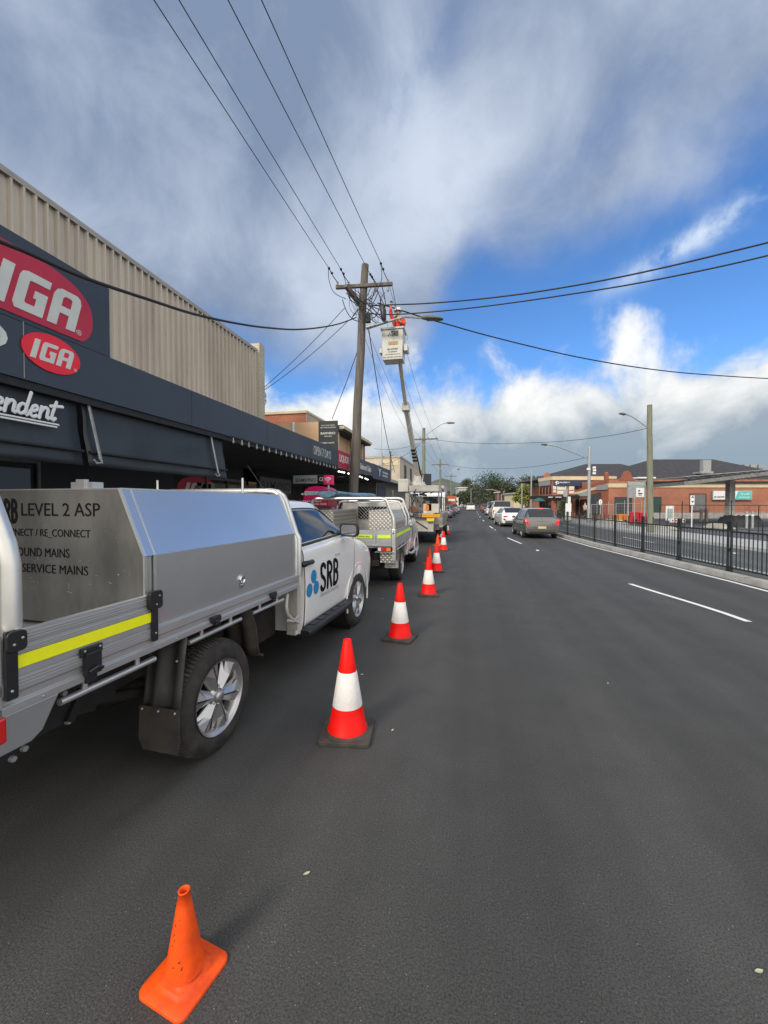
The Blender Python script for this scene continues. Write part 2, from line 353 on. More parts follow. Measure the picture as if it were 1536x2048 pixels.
# ------------------------------------------------------------ mesh builder
class MB:
    def __init__(s): s.v = []; s.f = []; s.sm = []; s.mi = []; s.cur = 0
    def add(s, vs, fs, smooth=False):
        o = len(s.v); s.v += [tuple(p) for p in vs]
        for f in fs: s.f.append([i + o for i in f]); s.sm.append(smooth); s.mi.append(s.cur)
        return s
    def box(s, c, d, rz=0.0, M=None, top=1.0):
        hx, hy, hz = d[0] / 2, d[1] / 2, d[2] / 2
        vs = [Vector((x * hx * (top if z > 0 else 1), y * hy * (top if z > 0 else 1), z * hz)) for z in (-1, 1) for x, y in ((-1, -1), (1, -1), (1, 1), (-1, 1))]
        if M is not None: vs = [M @ v for v in vs]
        elif rz: q = Matrix.Rotation(rz, 3, 'Z'); vs = [q @ v for v in vs]
        c = Vector(c)
        return s.add([v + c for v in vs], [(0, 3, 2, 1), (4, 5, 6, 7), (0, 1, 5, 4), (1, 2, 6, 5), (2, 3, 7, 6), (3, 0, 4, 7)])
    def bb(s, a, b):
        return s.box([(a[i] + b[i]) / 2 for i in range(3)], [abs(a[i] - b[i]) for i in range(3)])
    def beam(s, p0, p1, w, h, up=(0, 0, 1)):
        p0, p1 = Vector(p0), Vector(p1); d = (p1 - p0).normalized(); r = d.cross(Vector(up))
        if r.length < 1e-4: r = d.cross(Vector((1, 0, 0)))
        r.normalize(); u = r.cross(d)
        vs = [p + r * (a * w / 2) + u * (b * h / 2) for p in (p0, p1) for a, b in ((-1, -1), (1, -1), (1, 1), (-1, 1))]
        return s.add(vs, [(0, 1, 2, 3), (7, 6, 5, 4), (0, 4, 5, 1), (1, 5, 6, 2), (2, 6, 7, 3), (3, 7, 4, 0)])
    def tube(s, pts, r, n=8, caps=True, smooth=True):
        pts = [Vector(p) for p in pts]; m = len(pts); rs = r if isinstance(r, (list, tuple)) else [r] * m
        t0 = (pts[1] - pts[0]).normalized(); a = t0.orthogonal().normalized(); vs = []
        for i, p in enumerate(pts):
            t = (pts[min(i + 1, m - 1)] - pts[max(i - 1, 0)]).normalized()
            a = (a - t * a.dot(t)).normalized(); b = t.cross(a)
            k = 1.0
            for j in range(n):
                th = 2 * math.pi * j / n; vs.append(p + (a * math.cos(th) + b * math.sin(th)) * rs[i] * k)
        fs = [(i * n + j, i * n + (j + 1) % n, (i + 1) * n + (j + 1) % n, (i + 1) * n + j) for i in range(m - 1) for j in range(n)]
        s.add(vs, fs, smooth)
        if caps: s.add(vs[:n][::-1], [tuple(range(n))]); s.add(vs[-n:], [tuple(range(n))])
        return s
    def cyl(s, p0, p1, r0, r1=None, n=16, smooth=True, caps=True):
        return s.tube([p0, p1], [r0, r0 if r1 is None else r1], n, caps, smooth)
    def lathe(s, prof, n=24, c=(0, 0, 0), M=None, smooth=True, closed=False):
        vs = []; c = Vector(c)
        for r, z in prof:
            for j in range(n):
                th = 2 * math.pi * j / n; v = Vector((r * math.cos(th), r * math.sin(th), z))
                if M is not None: v = M @ v
                vs.append(v + c)
        m = len(prof); rng = range(m if closed else m - 1)
        return s.add(vs, [(i * n + j, i * n + (j + 1) % n, ((i + 1) % m) * n + (j + 1) % n, ((i + 1) % m) * n + j) for i in rng for j in range(n)], smooth)
    def prism(s, poly, h0, h1, fn=lambda a, b, h: (a, b, h)):
        n = len(poly); vs = [fn(a, b, h0) for a, b in poly] + [fn(a, b, h1) for a, b in poly]
        return s.add(vs, [tuple(range(n))[::-1], tuple(range(n, 2 * n))] + [(i, (i + 1) % n, (i + 1) % n + n, i + n) for i in range(n)])
    def grid(s, g, smooth=True, wrap=False):
        m, n = len(g), len(g[0]); vs = [p for r in g for p in r]
        return s.add(vs, [(i * n + j, i * n + (j + 1) % n, (i + 1) * n + (j + 1) % n, (i + 1) * n + j) for i in range(m - 1) for j in range(n if wrap else n - 1)], smooth)
    def ball(s, c, r, n=10, sc=(1, 1, 1)):
        c = Vector(c); prof = [(math.sin(math.pi * i / n), math.cos(math.pi * i / n)) for i in range(n + 1)]
        prof[0] = (1e-4, 1); prof[-1] = (1e-4, -1)
        vs = []
        k = n * 2
        for a, z in prof:
            for j in range(k):
                th = 2 * math.pi * j / k; vs.append(c + Vector((r * sc[0] * a * math.cos(th), r * sc[1] * a * math.sin(th), r * sc[2] * z)))
        return s.add(vs, [(i * k + j, i * k + (j + 1) % k, (i + 1) * k + (j + 1) % k, (i + 1) * k + j) for i in range(n) for j in range(k)], True)
    def xf(s, M):
        s.v = [tuple(M @ Vector(p)) for p in s.v]; return s
    def build(s, name, m, parent=None, loc=None, bev=0.0, fix=True):
        me = bpy.data.meshes.new(name); me.from_pydata(s.v, [], s.f)
        ms = m if isinstance(m, (list, tuple)) else [m]
        for x in ms: me.materials.append(x if not isinstance(x, str) else M_[x])
        me.polygons.foreach_set('use_smooth', s.sm); me.polygons.foreach_set('material_index', s.mi)
        if fix:
            bm = bmesh.new(); bm.from_mesh(me); bmesh.ops.recalc_face_normals(bm, faces=bm.faces); bm.to_mesh(me); bm.free()
        me.update()
        o = bpy.data.objects.new(name, me); COL.objects.link(o)
        if parent is not None: o.parent = parent
        if loc is not None: o.location = loc
        if bev:
            b = o.modifiers.new('bevel', 'BEVEL'); b.width = bev; b.segments = 2; b.limit_method = 'ANGLE'; b.angle_limit = R(40)
        return o

def tag(o, label=None, cat=None, group=None, kind=None):
    if label: o['label'] = label
    if cat: o['category'] = cat
    if group: o['group'] = group
    if kind: o['kind'] = kind
    return o
def empty(name, loc=(0, 0, 0), rz=0.0, label=None, cat=None, group=None):
    o = bpy.data.objects.new(name, None); COL.objects.link(o); o.location = loc; o.rotation_euler = (0, 0, rz); o.empty_display_size = .1
    return tag(o, label, cat, group)
def copy_thing(r, loc, rz=None, label=None):
    c = r.copy(); COL.objects.link(c); c.location = loc
    if rz is not None: c.rotation_euler = (0, 0, rz)
    if label: c['label'] = label
    for ch in [o for o in COL.objects if o.parent == r]:
        d = ch.copy(); COL.objects.link(d); d.parent = c
        for gch in [o for o in COL.objects if o.parent == ch]:
            e = gch.copy(); COL.objects.link(e); e.parent = d
    return c
def struct(name, mb, m): return tag(mb.build(name, m), kind='structure')

# lettering -----------------------------------------------------------
def curve_mesh(cu):
    o = bpy.data.objects.new('tmp', cu); COL.objects.link(o)
    dg = bpy.context.evaluated_depsgraph_get(); dg.update()
    me = o.evaluated_get(dg).to_mesh()
    vs = [v.co.copy() for v in me.vertices]; fs = [list(p.vertices) for p in me.polygons]
    o.evaluated_get(dg).to_mesh_clear()
    bpy.data.objects.remove(o); bpy.data.curves.remove(cu)
    return vs, fs
def text_geo(txt, bold=0.0, res=3, space=1.0):
    cu = bpy.data.curves.new('t', 'FONT'); cu.body = txt; cu.size = 1; cu.offset = bold; cu.resolution_u = res
    cu.space_character = space; cu.extrude = .5
    return curve_mesh(cu)
def shape_geo(loops):
    cu = bpy.data.curves.new('s', 'CURVE'); cu.dimensions = '2D'; cu.fill_mode = 'BOTH'; cu.extrude = .5
    for lp in loops:
        sp = cu.splines.new('POLY'); sp.points.add(len(lp) - 1)
        for i, (a, b) in enumerate(lp): sp.points[i].co = (a, b, 0, 1)
        sp.use_cyclic_u = True
    return curve_mesh(cu)
def place_geo(mb, geo, o, right, up, w=None, h=None, th=.004, shear=0.0, anchor='l'):
    """fit flat geometry with its lower left (or right) corner at o; w/h in metres"""
    vs, fs = geo
    x0 = min(v.x for v in vs); x1 = max(v.x for v in vs); y0 = min(v.y for v in vs); y1 = max(v.y for v in vs)
    sx = w / (x1 - x0) if w else h / (y1 - y0); sy = h / (y1 - y0) if h else sx
    o = Vector(o); right = Vector(right).normalized(); up = Vector(up).normalized(); n = right.cross(up)
    ox = x0 if anchor == 'l' else (x1 if anchor == 'r' else (x0 + x1) / 2)
    z1 = max(v.z for v in vs)
    mb.add([o + right * ((v.x - ox) * sx + shear * (v.y - y0) * sy) + up * ((v.y - y0) * sy) + n * (th * (1 if v.z > 0 else -.3)) for v in vs], fs)
    return mb
def strokes(mb, paths, o, right, up, s, r, th=.25, n=8):
    """rounded monoline strokes; th flattens the depth"""
    o = Vector(o); right = Vector(right).normalized(); up = Vector(up).normalized(); nn = right.cross(up)
    for p in paths:
        pp = [p[0]]
        for (a0, b0), (a1, b1) in zip(p, p[1:]):
            k_ = max(1, int(math.hypot(a1 - a0, b1 - b0) / .07)); pp += [(a0 + (a1 - a0) * i / k_, b0 + (b1 - b0) * i / k_) for i in range(1, k_ + 1)]
        t = MB(); t.tube([(a, b, 0) for a, b in pp], r, n)
        for e in (p[0], p[-1]): t.ball((e[0], e[1], 0), r * .99, 5)
        mb.add([o + right * (v[0] * s) + up * (v[1] * s) + nn * (v[2] * s * th) for v in t.v], t.f, True)
    return mb
def arc(cx, cy, rx, ry, a0, a1, n=8): return [(cx + rx * math.cos(R(a0 + (a1 - a0) * i / n)), cy + ry * math.sin(R(a0 + (a1 - a0) * i / n))) for i in range(n + 1)]
SRB_PATHS = [
    arc(.19, .80, .15, .15, 10, 180) + [(.04, .68)] + [(.09, .55), (.27, .42), (.34, .30)] + arc(.19, .20, .15, .16, 0, -170),
    [(.55, .04), (.55, .96), (.70, .96)] + arc(.70, .74, .16, .20, 80, -80) + [(.57, .53)], [(.70, .52), (.87, .04)],
    [(1.08, .04), (1.08, .96), (1.22, .96)] + arc(1.22, .75, .16, .19, 80, -80) + [(1.10, .54)], [(1.22, .54)] + arc(1.22, .29, .18, .24, 85, -85) + [(1.10, .04)],
]
def ellipse(cx, cy, rx, ry, n=40, p=2.0, rot=0.0):
    out = []
    for i in range(n):
        t = 2 * math.pi * i / n; c, s = math.cos(t), math.sin(t)
        x = rx * math.copysign(abs(c) ** (2 / p), c); y = ry * math.copysign(abs(s) ** (2 / p), s)
        out.append((cx + x * math.cos(rot) - y * math.sin(rot), cy + x * math.sin(rot) + y * math.cos(rot)))
    return out
def rrect(x0, y0, x1, y1, r, n=5):
    out = []
    for cx, cy, a in ((x1 - r, y1 - r, 0), (x0 + r, y1 - r, 90), (x0 + r, y0 + r, 180), (x1 - r, y0 + r, 270)):
        out += [(cx + r * math.cos(R(a + 90 * i / n)), cy + r * math.sin(R(a + 90 * i / n))) for i in range(n + 1)]
    return out
IGA_GEO = None
def iga_geo():
    global IGA_GEO
    if IGA_GEO: return IGA_GEO
    sh = lambda lp: [(x + .28 * y, y) for x, y in lp]
    I = [(0, 0), (.27, 0), (.27, 1), (0, 1)]
    G = [(.42, .12), (.50, 0), (.62, -.0), (1.18, 0), (1.18, .60), (.85, .60), (.85, .40), (.93, .40), (.93, .20), (.70, .20), (.67, .24), (.67, .76), (.70, .80), (1.18, .80), (1.18, 1), (.58, 1), (.46, .95), (.42, .84)]
    A = [(1.30, 0), (1.56, 0), (1.56, .36), (1.83, .36), (1.83, 0), (2.09, 0), (2.09, .80), (2.03, .94), (1.92, 1), (1.47, 1), (1.36, .94), (1.30, .80)]
    A2 = [(1.56, .55), (1.83, .55), (1.83, .78), (1.78, .83), (1.61, .83), (1.56, .78)]
    IGA_GEO = shape_geo([sh(I), sh(G), sh(A), sh(A2)]); return IGA_GEO

# lofted vehicle bodies -----------------------------------------------
def cr(a, b, c, d, t): return .5 * ((2 * b) + (c - a) * t + (2 * a - 5 * b + 4 * c - d) * t * t + (3 * b - a - 3 * c + d) * t ** 3)
class Loft:
    def __init__(s, st, tens=1.0): s.P = [[Vector(p) for p in r] for r in st]
    def _row(s, i, v):
        r = s.P[i]; n = len(r) - 1; v = min(max(v, 0), n - 1e-6); j = int(v); t = v - j
        g = lambda k: r[min(max(k, 0), n)]
        a, b, c, d = g(j - 1), g(j), g(j + 1), g(j + 2)
        return Vector([cr(a[k], b[k], c[k], d[k], t) for k in range(3)])
    def S(s, u, v):
        n = len(s.P) - 1; u = min(max(u, 0), n - 1e-6); i = int(u); t = u - i
        a, b, c, d = [s._row(min(max(k, 0), n), v) for k in (i - 1, i, i + 1, i + 2)]
        return Vector([cr(a[k], b[k], c[k], d[k], t) for k in range(3)])
    def N(s, u, v):
        e = .03; du = s.S(u + e, v) - s.S(u - e, v); dv = s.S(u, v + e) - s.S(u, v - e); n = du.cross(dv)
        if n.length < 1e-9: return Vector((1, 0, 0))
        n.normalize(); p = s.S(u, v)
        ref = Vector((p.x if p.x > .02 else .02, 0, max(p.z - .9, 0) * 1.0)); return n if n.dot(ref) >= 0 else -n
    def patch(s, c, nu=8, nv=6, off=.006, side=1, mb=None, thick=None):
        """c: four (u,v) corners"""
        mb = mb or MB(); g = []
        for i in range(nu + 1):
            a = i / nu; row = []
            for j in range(nv + 1):
                b = j / nv
                u = (c[0][0] * (1 - a) + c[1][0] * a) * (1 - b) + (c[3][0] * (1 - a) + c[2][0] * a) * b
                v = (c[0][1] * (1 - a) + c[1][1] * a) * (1 - b) + (c[3][1] * (1 - a) + c[2][1] * a) * b
                p = s.S(u, v) + s.N(u, v) * off; row.append((p.x * side, p.y, p.z))
            g.append(row)
        return mb.grid(g)
    def body(s, su=5, sv=4):
        nu = (len(s.P) - 1) * su; nv = (len(s.P[0]) - 1) * sv; g = []
        for i in range(nu + 1):
            rt = [s.S(i / su, j / sv) for j in range(nv + 1)]
            row = [tuple(p) for p in rt] + [(-p.x, p.y, p.z) for p in rt[::-1][1:]]
            g.append(row)
        mb = MB(); mb.grid(g, True, wrap=True)
        mb.add(g[0], [tuple(range(len(g[0])))]); mb.add(g[-1], [tuple(range(len(g[0])))])
        return mb
def cut(o, cutter_mb):
    c = cutter_mb.build('cutter', M_['black_m'])
    bm = bmesh.new(); bm.from_mesh(o.data); bmesh.ops.remove_doubles(bm, verts=bm.verts, dist=1e-5); bmesh.ops.recalc_face_normals(bm, faces=bm.faces); bm.to_mesh(o.data); bm.free()
    md = o.modifiers.new('cut', 'BOOLEAN'); md.operation = 'DIFFERENCE'; md.object = c; md.solver = 'EXACT'
    dg = bpy.context.evaluated_depsgraph_get(); dg.update()
    me = bpy.data.meshes.new_from_object(o.evaluated_get(dg)); o.modifiers.clear(); old = o.data; o.data = me
    bpy.data.objects.remove(c); bpy.data.meshes.remove(old)

def make_wheel(parent, x, y, r=.385, w=.265, rr=.235, side=1, spokes=6, detail=True, name='wheel'):
    """wheel with its outer face at local x; side=+1 faces +x"""
    M = Matrix.Rotation(R(90), 3, 'Y') if side > 0 else Matrix.Rotation(R(-90), 3, 'Y')
    d = MB(); d.lathe([(.001, -.10), (rr - .03, -.10), (rr - .03, -.14), (.001, -.14)], 24, M=M); root = d.build(name, 'chassis', parent, loc=(x, y, r))
    t = MB(); n = 72 if detail else 28
    prof = [(rr, -.01), (rr + .02, .0), (rr + .03, .002), (r * .80, .006), (r * .93, -.004), (r * .965, -.022)]
    t.lathe(prof, n, M=M)
    tread = [(r * .965, -.022), (r * .995, -.045), (r, -.07), (r, -w * .5), (r, -w + .07), (r * .965, -w + .022), (r * .8, -w), (rr, -w + .02), (rr - .02, -w * .6), (rr - .02, -w * .3), (rr, -.01)]
    t.lathe(tread, n, M=M)
    if detail:
        k = 84
        for i in range(k):
            th = 2 * math.pi * i / k
            for z0, z1, dth, ra in ((-.018, -.062, .0, r * .968), (-.075, -.115, .05, r * 1.0), (-w + .115, -w + .075, .0, r * 1.0), (-.122, -w + .122, .03, r)):
                q = Matrix.Rotation(th + dth, 3, 'Z')
                hw = .0075
                vs = [q @ Vector((ra - .02, -hw, z0)), q @ Vector((ra - .02, hw, z0)), q @ Vector((ra - .02, hw, z1)), q @ Vector((ra - .02, -hw, z1)),
                      q @ Vector((ra + .007, -hw, z0 if z0 != -.018 else -.03)), q @ Vector((ra + .007, hw, z0 if z0 != -.018 else -.03)), q @ Vector((r + .007, hw, z1)), q @ Vector((r + .007, -hw, z1))]
                t.cur = 1
                t.add([M @ v for v in vs], [(0, 1, 2, 3), (4, 7, 6, 5), (0, 4, 5, 1), (1, 5, 6, 2), (2, 6, 7, 3), (3, 7, 4, 0)])
        t.cur = 0
    t.build('tyre', ['rubber', 'rubber_r'], root)
    rm = MB()
    rm.lathe([(rr + .004, .004), (rr + .004, -.006), (rr - .012, -.006), (rr - .022, -.03), (rr - .03, -.07), (rr - .035, -.16)], 48 if detail else 24, M=M)
    if detail:
        for i in range(spokes):
            th = 2 * math.pi * (i + .27) / spokes; q = M @ Matrix.Rotation(th, 3, 'Z')
            a, b = .050, rr - .010
            for sg in (-1, 1):
                vs = [(a, sg * .004, -.012), (a, sg * .034, -.040), (b, sg * .088, -.034), (b, sg * .008, -.006), (a, sg * .004, -.05), (a, sg * .034, -.065), (b, sg * .088, -.07), (b, sg * .008, -.05),
                      (a + .10, sg * .006, -.002), (a + .11, sg * .044, -.032)]
                rm.add([q @ Vector(v) for v in vs], [(0, 1, 9, 8), (8, 9, 2, 3), (4, 7, 6, 5), (1, 5, 6, 9), (9, 6, 2), (0, 8, 7, 4), (8, 3, 7), (3, 2, 6, 7)])
        rm.lathe([(.001, .004), (.030, .004), (.038, -.004), (.040, -.03)], 24, M=M)
        for i in range(6):
            th = 2 * math.pi * i / 6; rm.lathe([(.001, -.014), (.009, -.014), (.010, -.04)], 8, c=M @ Vector((.056 * math.cos(th), .056 * math.sin(th), 0)), M=M)
        rm.lathe([(.03, -.02), (.075, -.03), (.08, -.06)], 24, M=M)
    else:
        for i in range(spokes):
            th = 2 * math.pi * i / spokes; q = M @ Matrix.Rotation(th, 3, 'Z')
            rm.add([q @ Vector(v) for v in [(.03, -.02, -.01), (.03, .02, -.01), (rr - .01, .035, -.012), (rr - .01, -.035, -.012), (.03, -.02, -.04), (.03, .02, -.04), (rr - .01, .035, -.05), (rr - .01, -.035, -.05)]],
                   [(0, 1, 2, 3), (4, 7, 6, 5), (0, 4, 5, 1), (1, 5, 6, 2), (2, 6, 7, 3), (3, 7, 4, 0)])
        rm.lathe([(.001, .0), (.05, -.002), (.055, -.04)], 12, M=M)
    rm.build('rim', 'rim', root)
    return root

# ============================================================ SETTING
# survey points: median kerb line (bends gently) in road coordinates
edge_pts = [(6.9, -12), (6.45, 0), (6.15, 4), (5.79, 9.46), (5.42, 12.5), (5.0, 15.8), (4.72, 18.0), (4.42, 22.1), (4.15, 28), (3.95, 35), (3.9, 45), (4.0, 60), (4.3, 90), (5.2, 150), (7, 260)]
dash_pts = [(4.6, -12), (4.35, 0), (4.02, 6.97), (3.39, 9.73), (2.75, 13.5), (2.158, 18.5), (1.867, 21.3), (1.62, 27), (1.46, 32), (1.30, 43), (1.25, 53), (1.3, 70), (1.6, 100), (2.5, 160), (4, 260)]
def interp(pts, y):
    n = len(pts)
    for i in range(n - 1):
        if pts[i][1] <= y <= pts[i + 1][1]:
            t = (y - pts[i][1]) / (pts[i + 1][1] - pts[i][1])
            g = lambda k: pts[min(max(k, 0), n - 1)][0]
            m0 = (g(i + 1) - g(i - 1)) / max(1e-6, (pts[min(i + 1, n - 1)][1] - pts[max(i - 1, 0)][1])) * (pts[i + 1][1] - pts[i][1])
            m1 = (g(i + 2) - g(i)) / max(1e-6, (pts[min(i + 2, n - 1)][1] - pts[i][1])) * (pts[i + 1][1] - pts[i][1])
            t2, t3 = t * t, t * t * t
            return (2 * t3 - 3 * t2 + 1) * g(i) + (t3 - 2 * t2 + t) * m0 + (-2 * t3 + 3 * t2) * g(i + 1) + (t3 - t2) * m1
    return pts[0][0] if y < pts[0][1] else pts[-1][0]
EX = lambda y: interp(edge_pts, y)
DX = lambda y: interp(dash_pts, y)
def strip(fa, fb, y0, y1, z, n=60, ym=None):
    ys = [y0 + (y1 - y0) * (i / n) ** 1.6 for i in range(n + 1)]
    return MB().grid([[(fa(y), y, z), (fb(y), y, z)] for y in ys], False)
def kerbstrip(fa, fb, y0, y1, z0, z1, n=70):
    ys = [y0 + (y1 - y0) * (i / n) ** 1.6 for i in range(n + 1)]
    return MB().grid([[(fa(y), y, z0), (fa(y) + .03, y, z1), (fb(y) - .03, y, z1), (fb(y), y, z0)] for y in ys], False)

struct('ground', MB().grid([[(x, y, -.03 if abs(y) < 200 else -.5) for x in (-3000, -200, 0, 200, 3000)] for y in (-300, -100, 0, 260, 600, 4200)], False), 'grass')
struct('road', MB().grid([[(x, y, 0.0) for x in (-3.95, 0, 4, 9.6)] for y in (-14, 0, 20, 60, 120, 300)], False), 'road')
# the far carriageway and the car park beyond
FK = lambda y: interp([(12.5, -12), (11.6, 5), (10.9, 12), (10.217, 16.8), (9.736, 20.1), (9.1, 26.7), (8.4, 40), (8.2, 60), (8.6, 100), (10.5, 180), (12, 260)], y)
struct('opposite_road', strip(lambda y: EX(y) + .9, lambda y: FK(y) + .0, -12, 259, .004), 'road_old')
struct('far_footpath', kerbstrip(lambda y: FK(y), lambda y: FK(y) + 2.6, -12, 259, 0, .13), 'conc_lt')
struct('car_park', MB().grid([[(x, y, .10) for x in (10.6, 30, 70)] for y in (-12, 20, 60)], False), 'road_old')
# median: kerb, fill, kerb
struct('kerb', kerbstrip(lambda y: EX(y) + .17, lambda y: EX(y) + .47, -12, 120, 0, .12), 'conc')
struct('median_strip', strip(lambda y: EX(y) + .46, lambda y: EX(y) + 1.05, -12, 120, .105), 'dirt')
struct('kerb', kerbstrip(lambda y: EX(y) + 1.03, lambda y: EX(y) + 1.25, -12, 120, 0, .12), 'conc')
jm = MB()
for i in range(22):
    y = 3 + i * 2.45; x = EX(y)
    jm.box((x + .32, y, .1225), (.30, .018, .004), rz=.06)
tag(jm.build('kerb_joint', 'dirt'), kind='structure')
struct('edge_line_marking', strip(lambda y: EX(y) - .05, lambda y: EX(y) + .05, -10, 200, .005), 'white_line')
struct('edge_line_marking', strip(lambda y: EX(y) + 1.40, lambda y: EX(y) + 1.50, -10, 200, .009), 'white_line')
dm = MB()
for a, b in ((-2.2, .8), (6.97, 9.73), (18.4, 21.4), (29.0, 32.0), (40.5, 43.4), (52, 55), (63.5, 66.5), (75, 78), (86.5, 89.5)):
    ys = [a + (b - a) * i / 6 for i in range(7)]
    dm.grid([[(DX(y) - .05, y, .006), (DX(y) + .05, y, .006)] for y in ys], False)
struct('lane_marking', dm, 'white_line')
dm = MB()
for a in (9, 20, 31, 42, 53): dm.grid([[((EX(y) + 1.5 + FK(y)) / 2 - .05, y, .01), ((EX(y) + 1.5 + FK(y)) / 2 + .05, y, .01)] for y in (a, a + 1.5, a + 3)], False)
struct('lane_marking', dm, 'white_line')
for k, (px, py) in enumerate(((1075, 1101), (990, 1060))):
    p = gp(px, py); o = MB().box((0, 0, .01), (.11, .10, .022), top=.7).build('road_stud', 'wht', loc=(p.x, p.y, 0))
    tag(o, ['small white raised stud glued on the road short of the dark hatchback', 'tiny white raised stud between the farther lane dashes'][k], 'road stud', 'road studs between the lanes')
p = gp(1470, 1107, .0); tag(MB().box((0, 0, .014), (.11, .10, .022), top=.7).build('road_stud', 'wht', loc=(p.x, p.y, 0)), 'small white raised stud on the opposite road behind the median fence', 'road stud', 'road studs between the lanes')
# left kerb and footpath
struct('kerb', kerbstrip(lambda y: -4.12, lambda y: -3.90, -14, 250, 0, .15), 'conc')
struct('footpath', strip(lambda y: -7.9, lambda y: -4.10, -14, 250, .145, 20), 'conc')
# hills
hm = MB(); gg = []
for i in range(60):
    row = []
    for j in range(9):
        px = 700 + 900 * i / 59; D = 700 + j * 90
        hgt = 0
        for c, s_, h in ((900, 55, 33), (965, 45, 22), (850, 60, 26), (1040, 60, 16), (1120, 60, 12), (1260, 150, 8), (1500, 150, 6)):
            hgt += 1.4 * h * math.exp(-((px - c) / s_) ** 2)
        f = math.sin(math.pi * min(j / 5, 1) / 2) if j <= 5 else 1 - (j - 5) * .12
        p = zp(px, 1006, D); row.append((p.x, p.y, -2 + (hgt * f) * (1 + .05 * math.sin(i * 1.7)) * (D / 1150)))
    gg.append(row)
tag(hm.grid(gg).build('hills', 'hill'), kind='structure')

# ============================================================ UTES
def ute_loft():
    #      y     z: L0   L1   L2   L3   L4   L5   L6   L7   L8      x: L0..L8
    T = [(1.36, [.42, .45, .62, .92, 1.14, 1.30, 1.655, 1.745, 1.775], [.66, .83, .872, .885, .875, .845, .665, .53, 0]),
         (1.48, [.42, .45, .62, .92, 1.14, 1.305, 1.69, 1.775, 1.805], [.70, .85, .88, .892, .882, .85, .67, .535, 0]),
         (2.05, [.42, .45, .62, .92, 1.15, 1.325, 1.685, 1.77, 1.80], [.70, .85, .88, .895, .885, .852, .665, .53, 0]),
         (2.28, [.42, .45, .62, .92, 1.155, 1.335, 1.63, 1.70, 1.73], [.70, .85, .88, .895, .885, .85, .675, .54, 0]),
         (2.62, [.42, .45, .62, .93, 1.16, 1.345, 1.47, 1.53, 1.56], [.70, .85, .88, .895, .885, .85, .715, .57, 0]),
         (2.92, [.42, .46, .64, .94, 1.15, 1.285, 1.345, 1.375, 1.40], [.70, .85, .885, .90, .888, .84, .745, .60, 0]),
         (3.12, [.42, .47, .66, .94, 1.12, 1.225, 1.275, 1.295, 1.31], [.70, .85, .89, .905, .885, .825, .735, .58, 0]),
         (3.45, [.40, .46, .66, .93, 1.08, 1.17, 1.22, 1.25, 1.265], [.70, .84, .885, .90, .875, .815, .72, .56, 0]),
         (3.80, [.38, .42, .62, .86, 1.01, 1.09, 1.14, 1.18, 1.20], [.66, .82, .86, .87, .84, .78, .69, .52, 0]),
         (3.98, [.38, .42, .60, .80, .93, 1.00, 1.05, 1.09, 1.11], [.60, .70, .73, .74, .72, .68, .60, .46, 0]),
         (4.05, [.42, .46, .60, .76, .86, .92, .96, .99, 1.00], [.52, .58, .60, .61, .60, .56, .50, .40, 0])]
    return Loft([[(x, y, z) for x, z in zip(xs, zs)] for y, zs, xs in T])
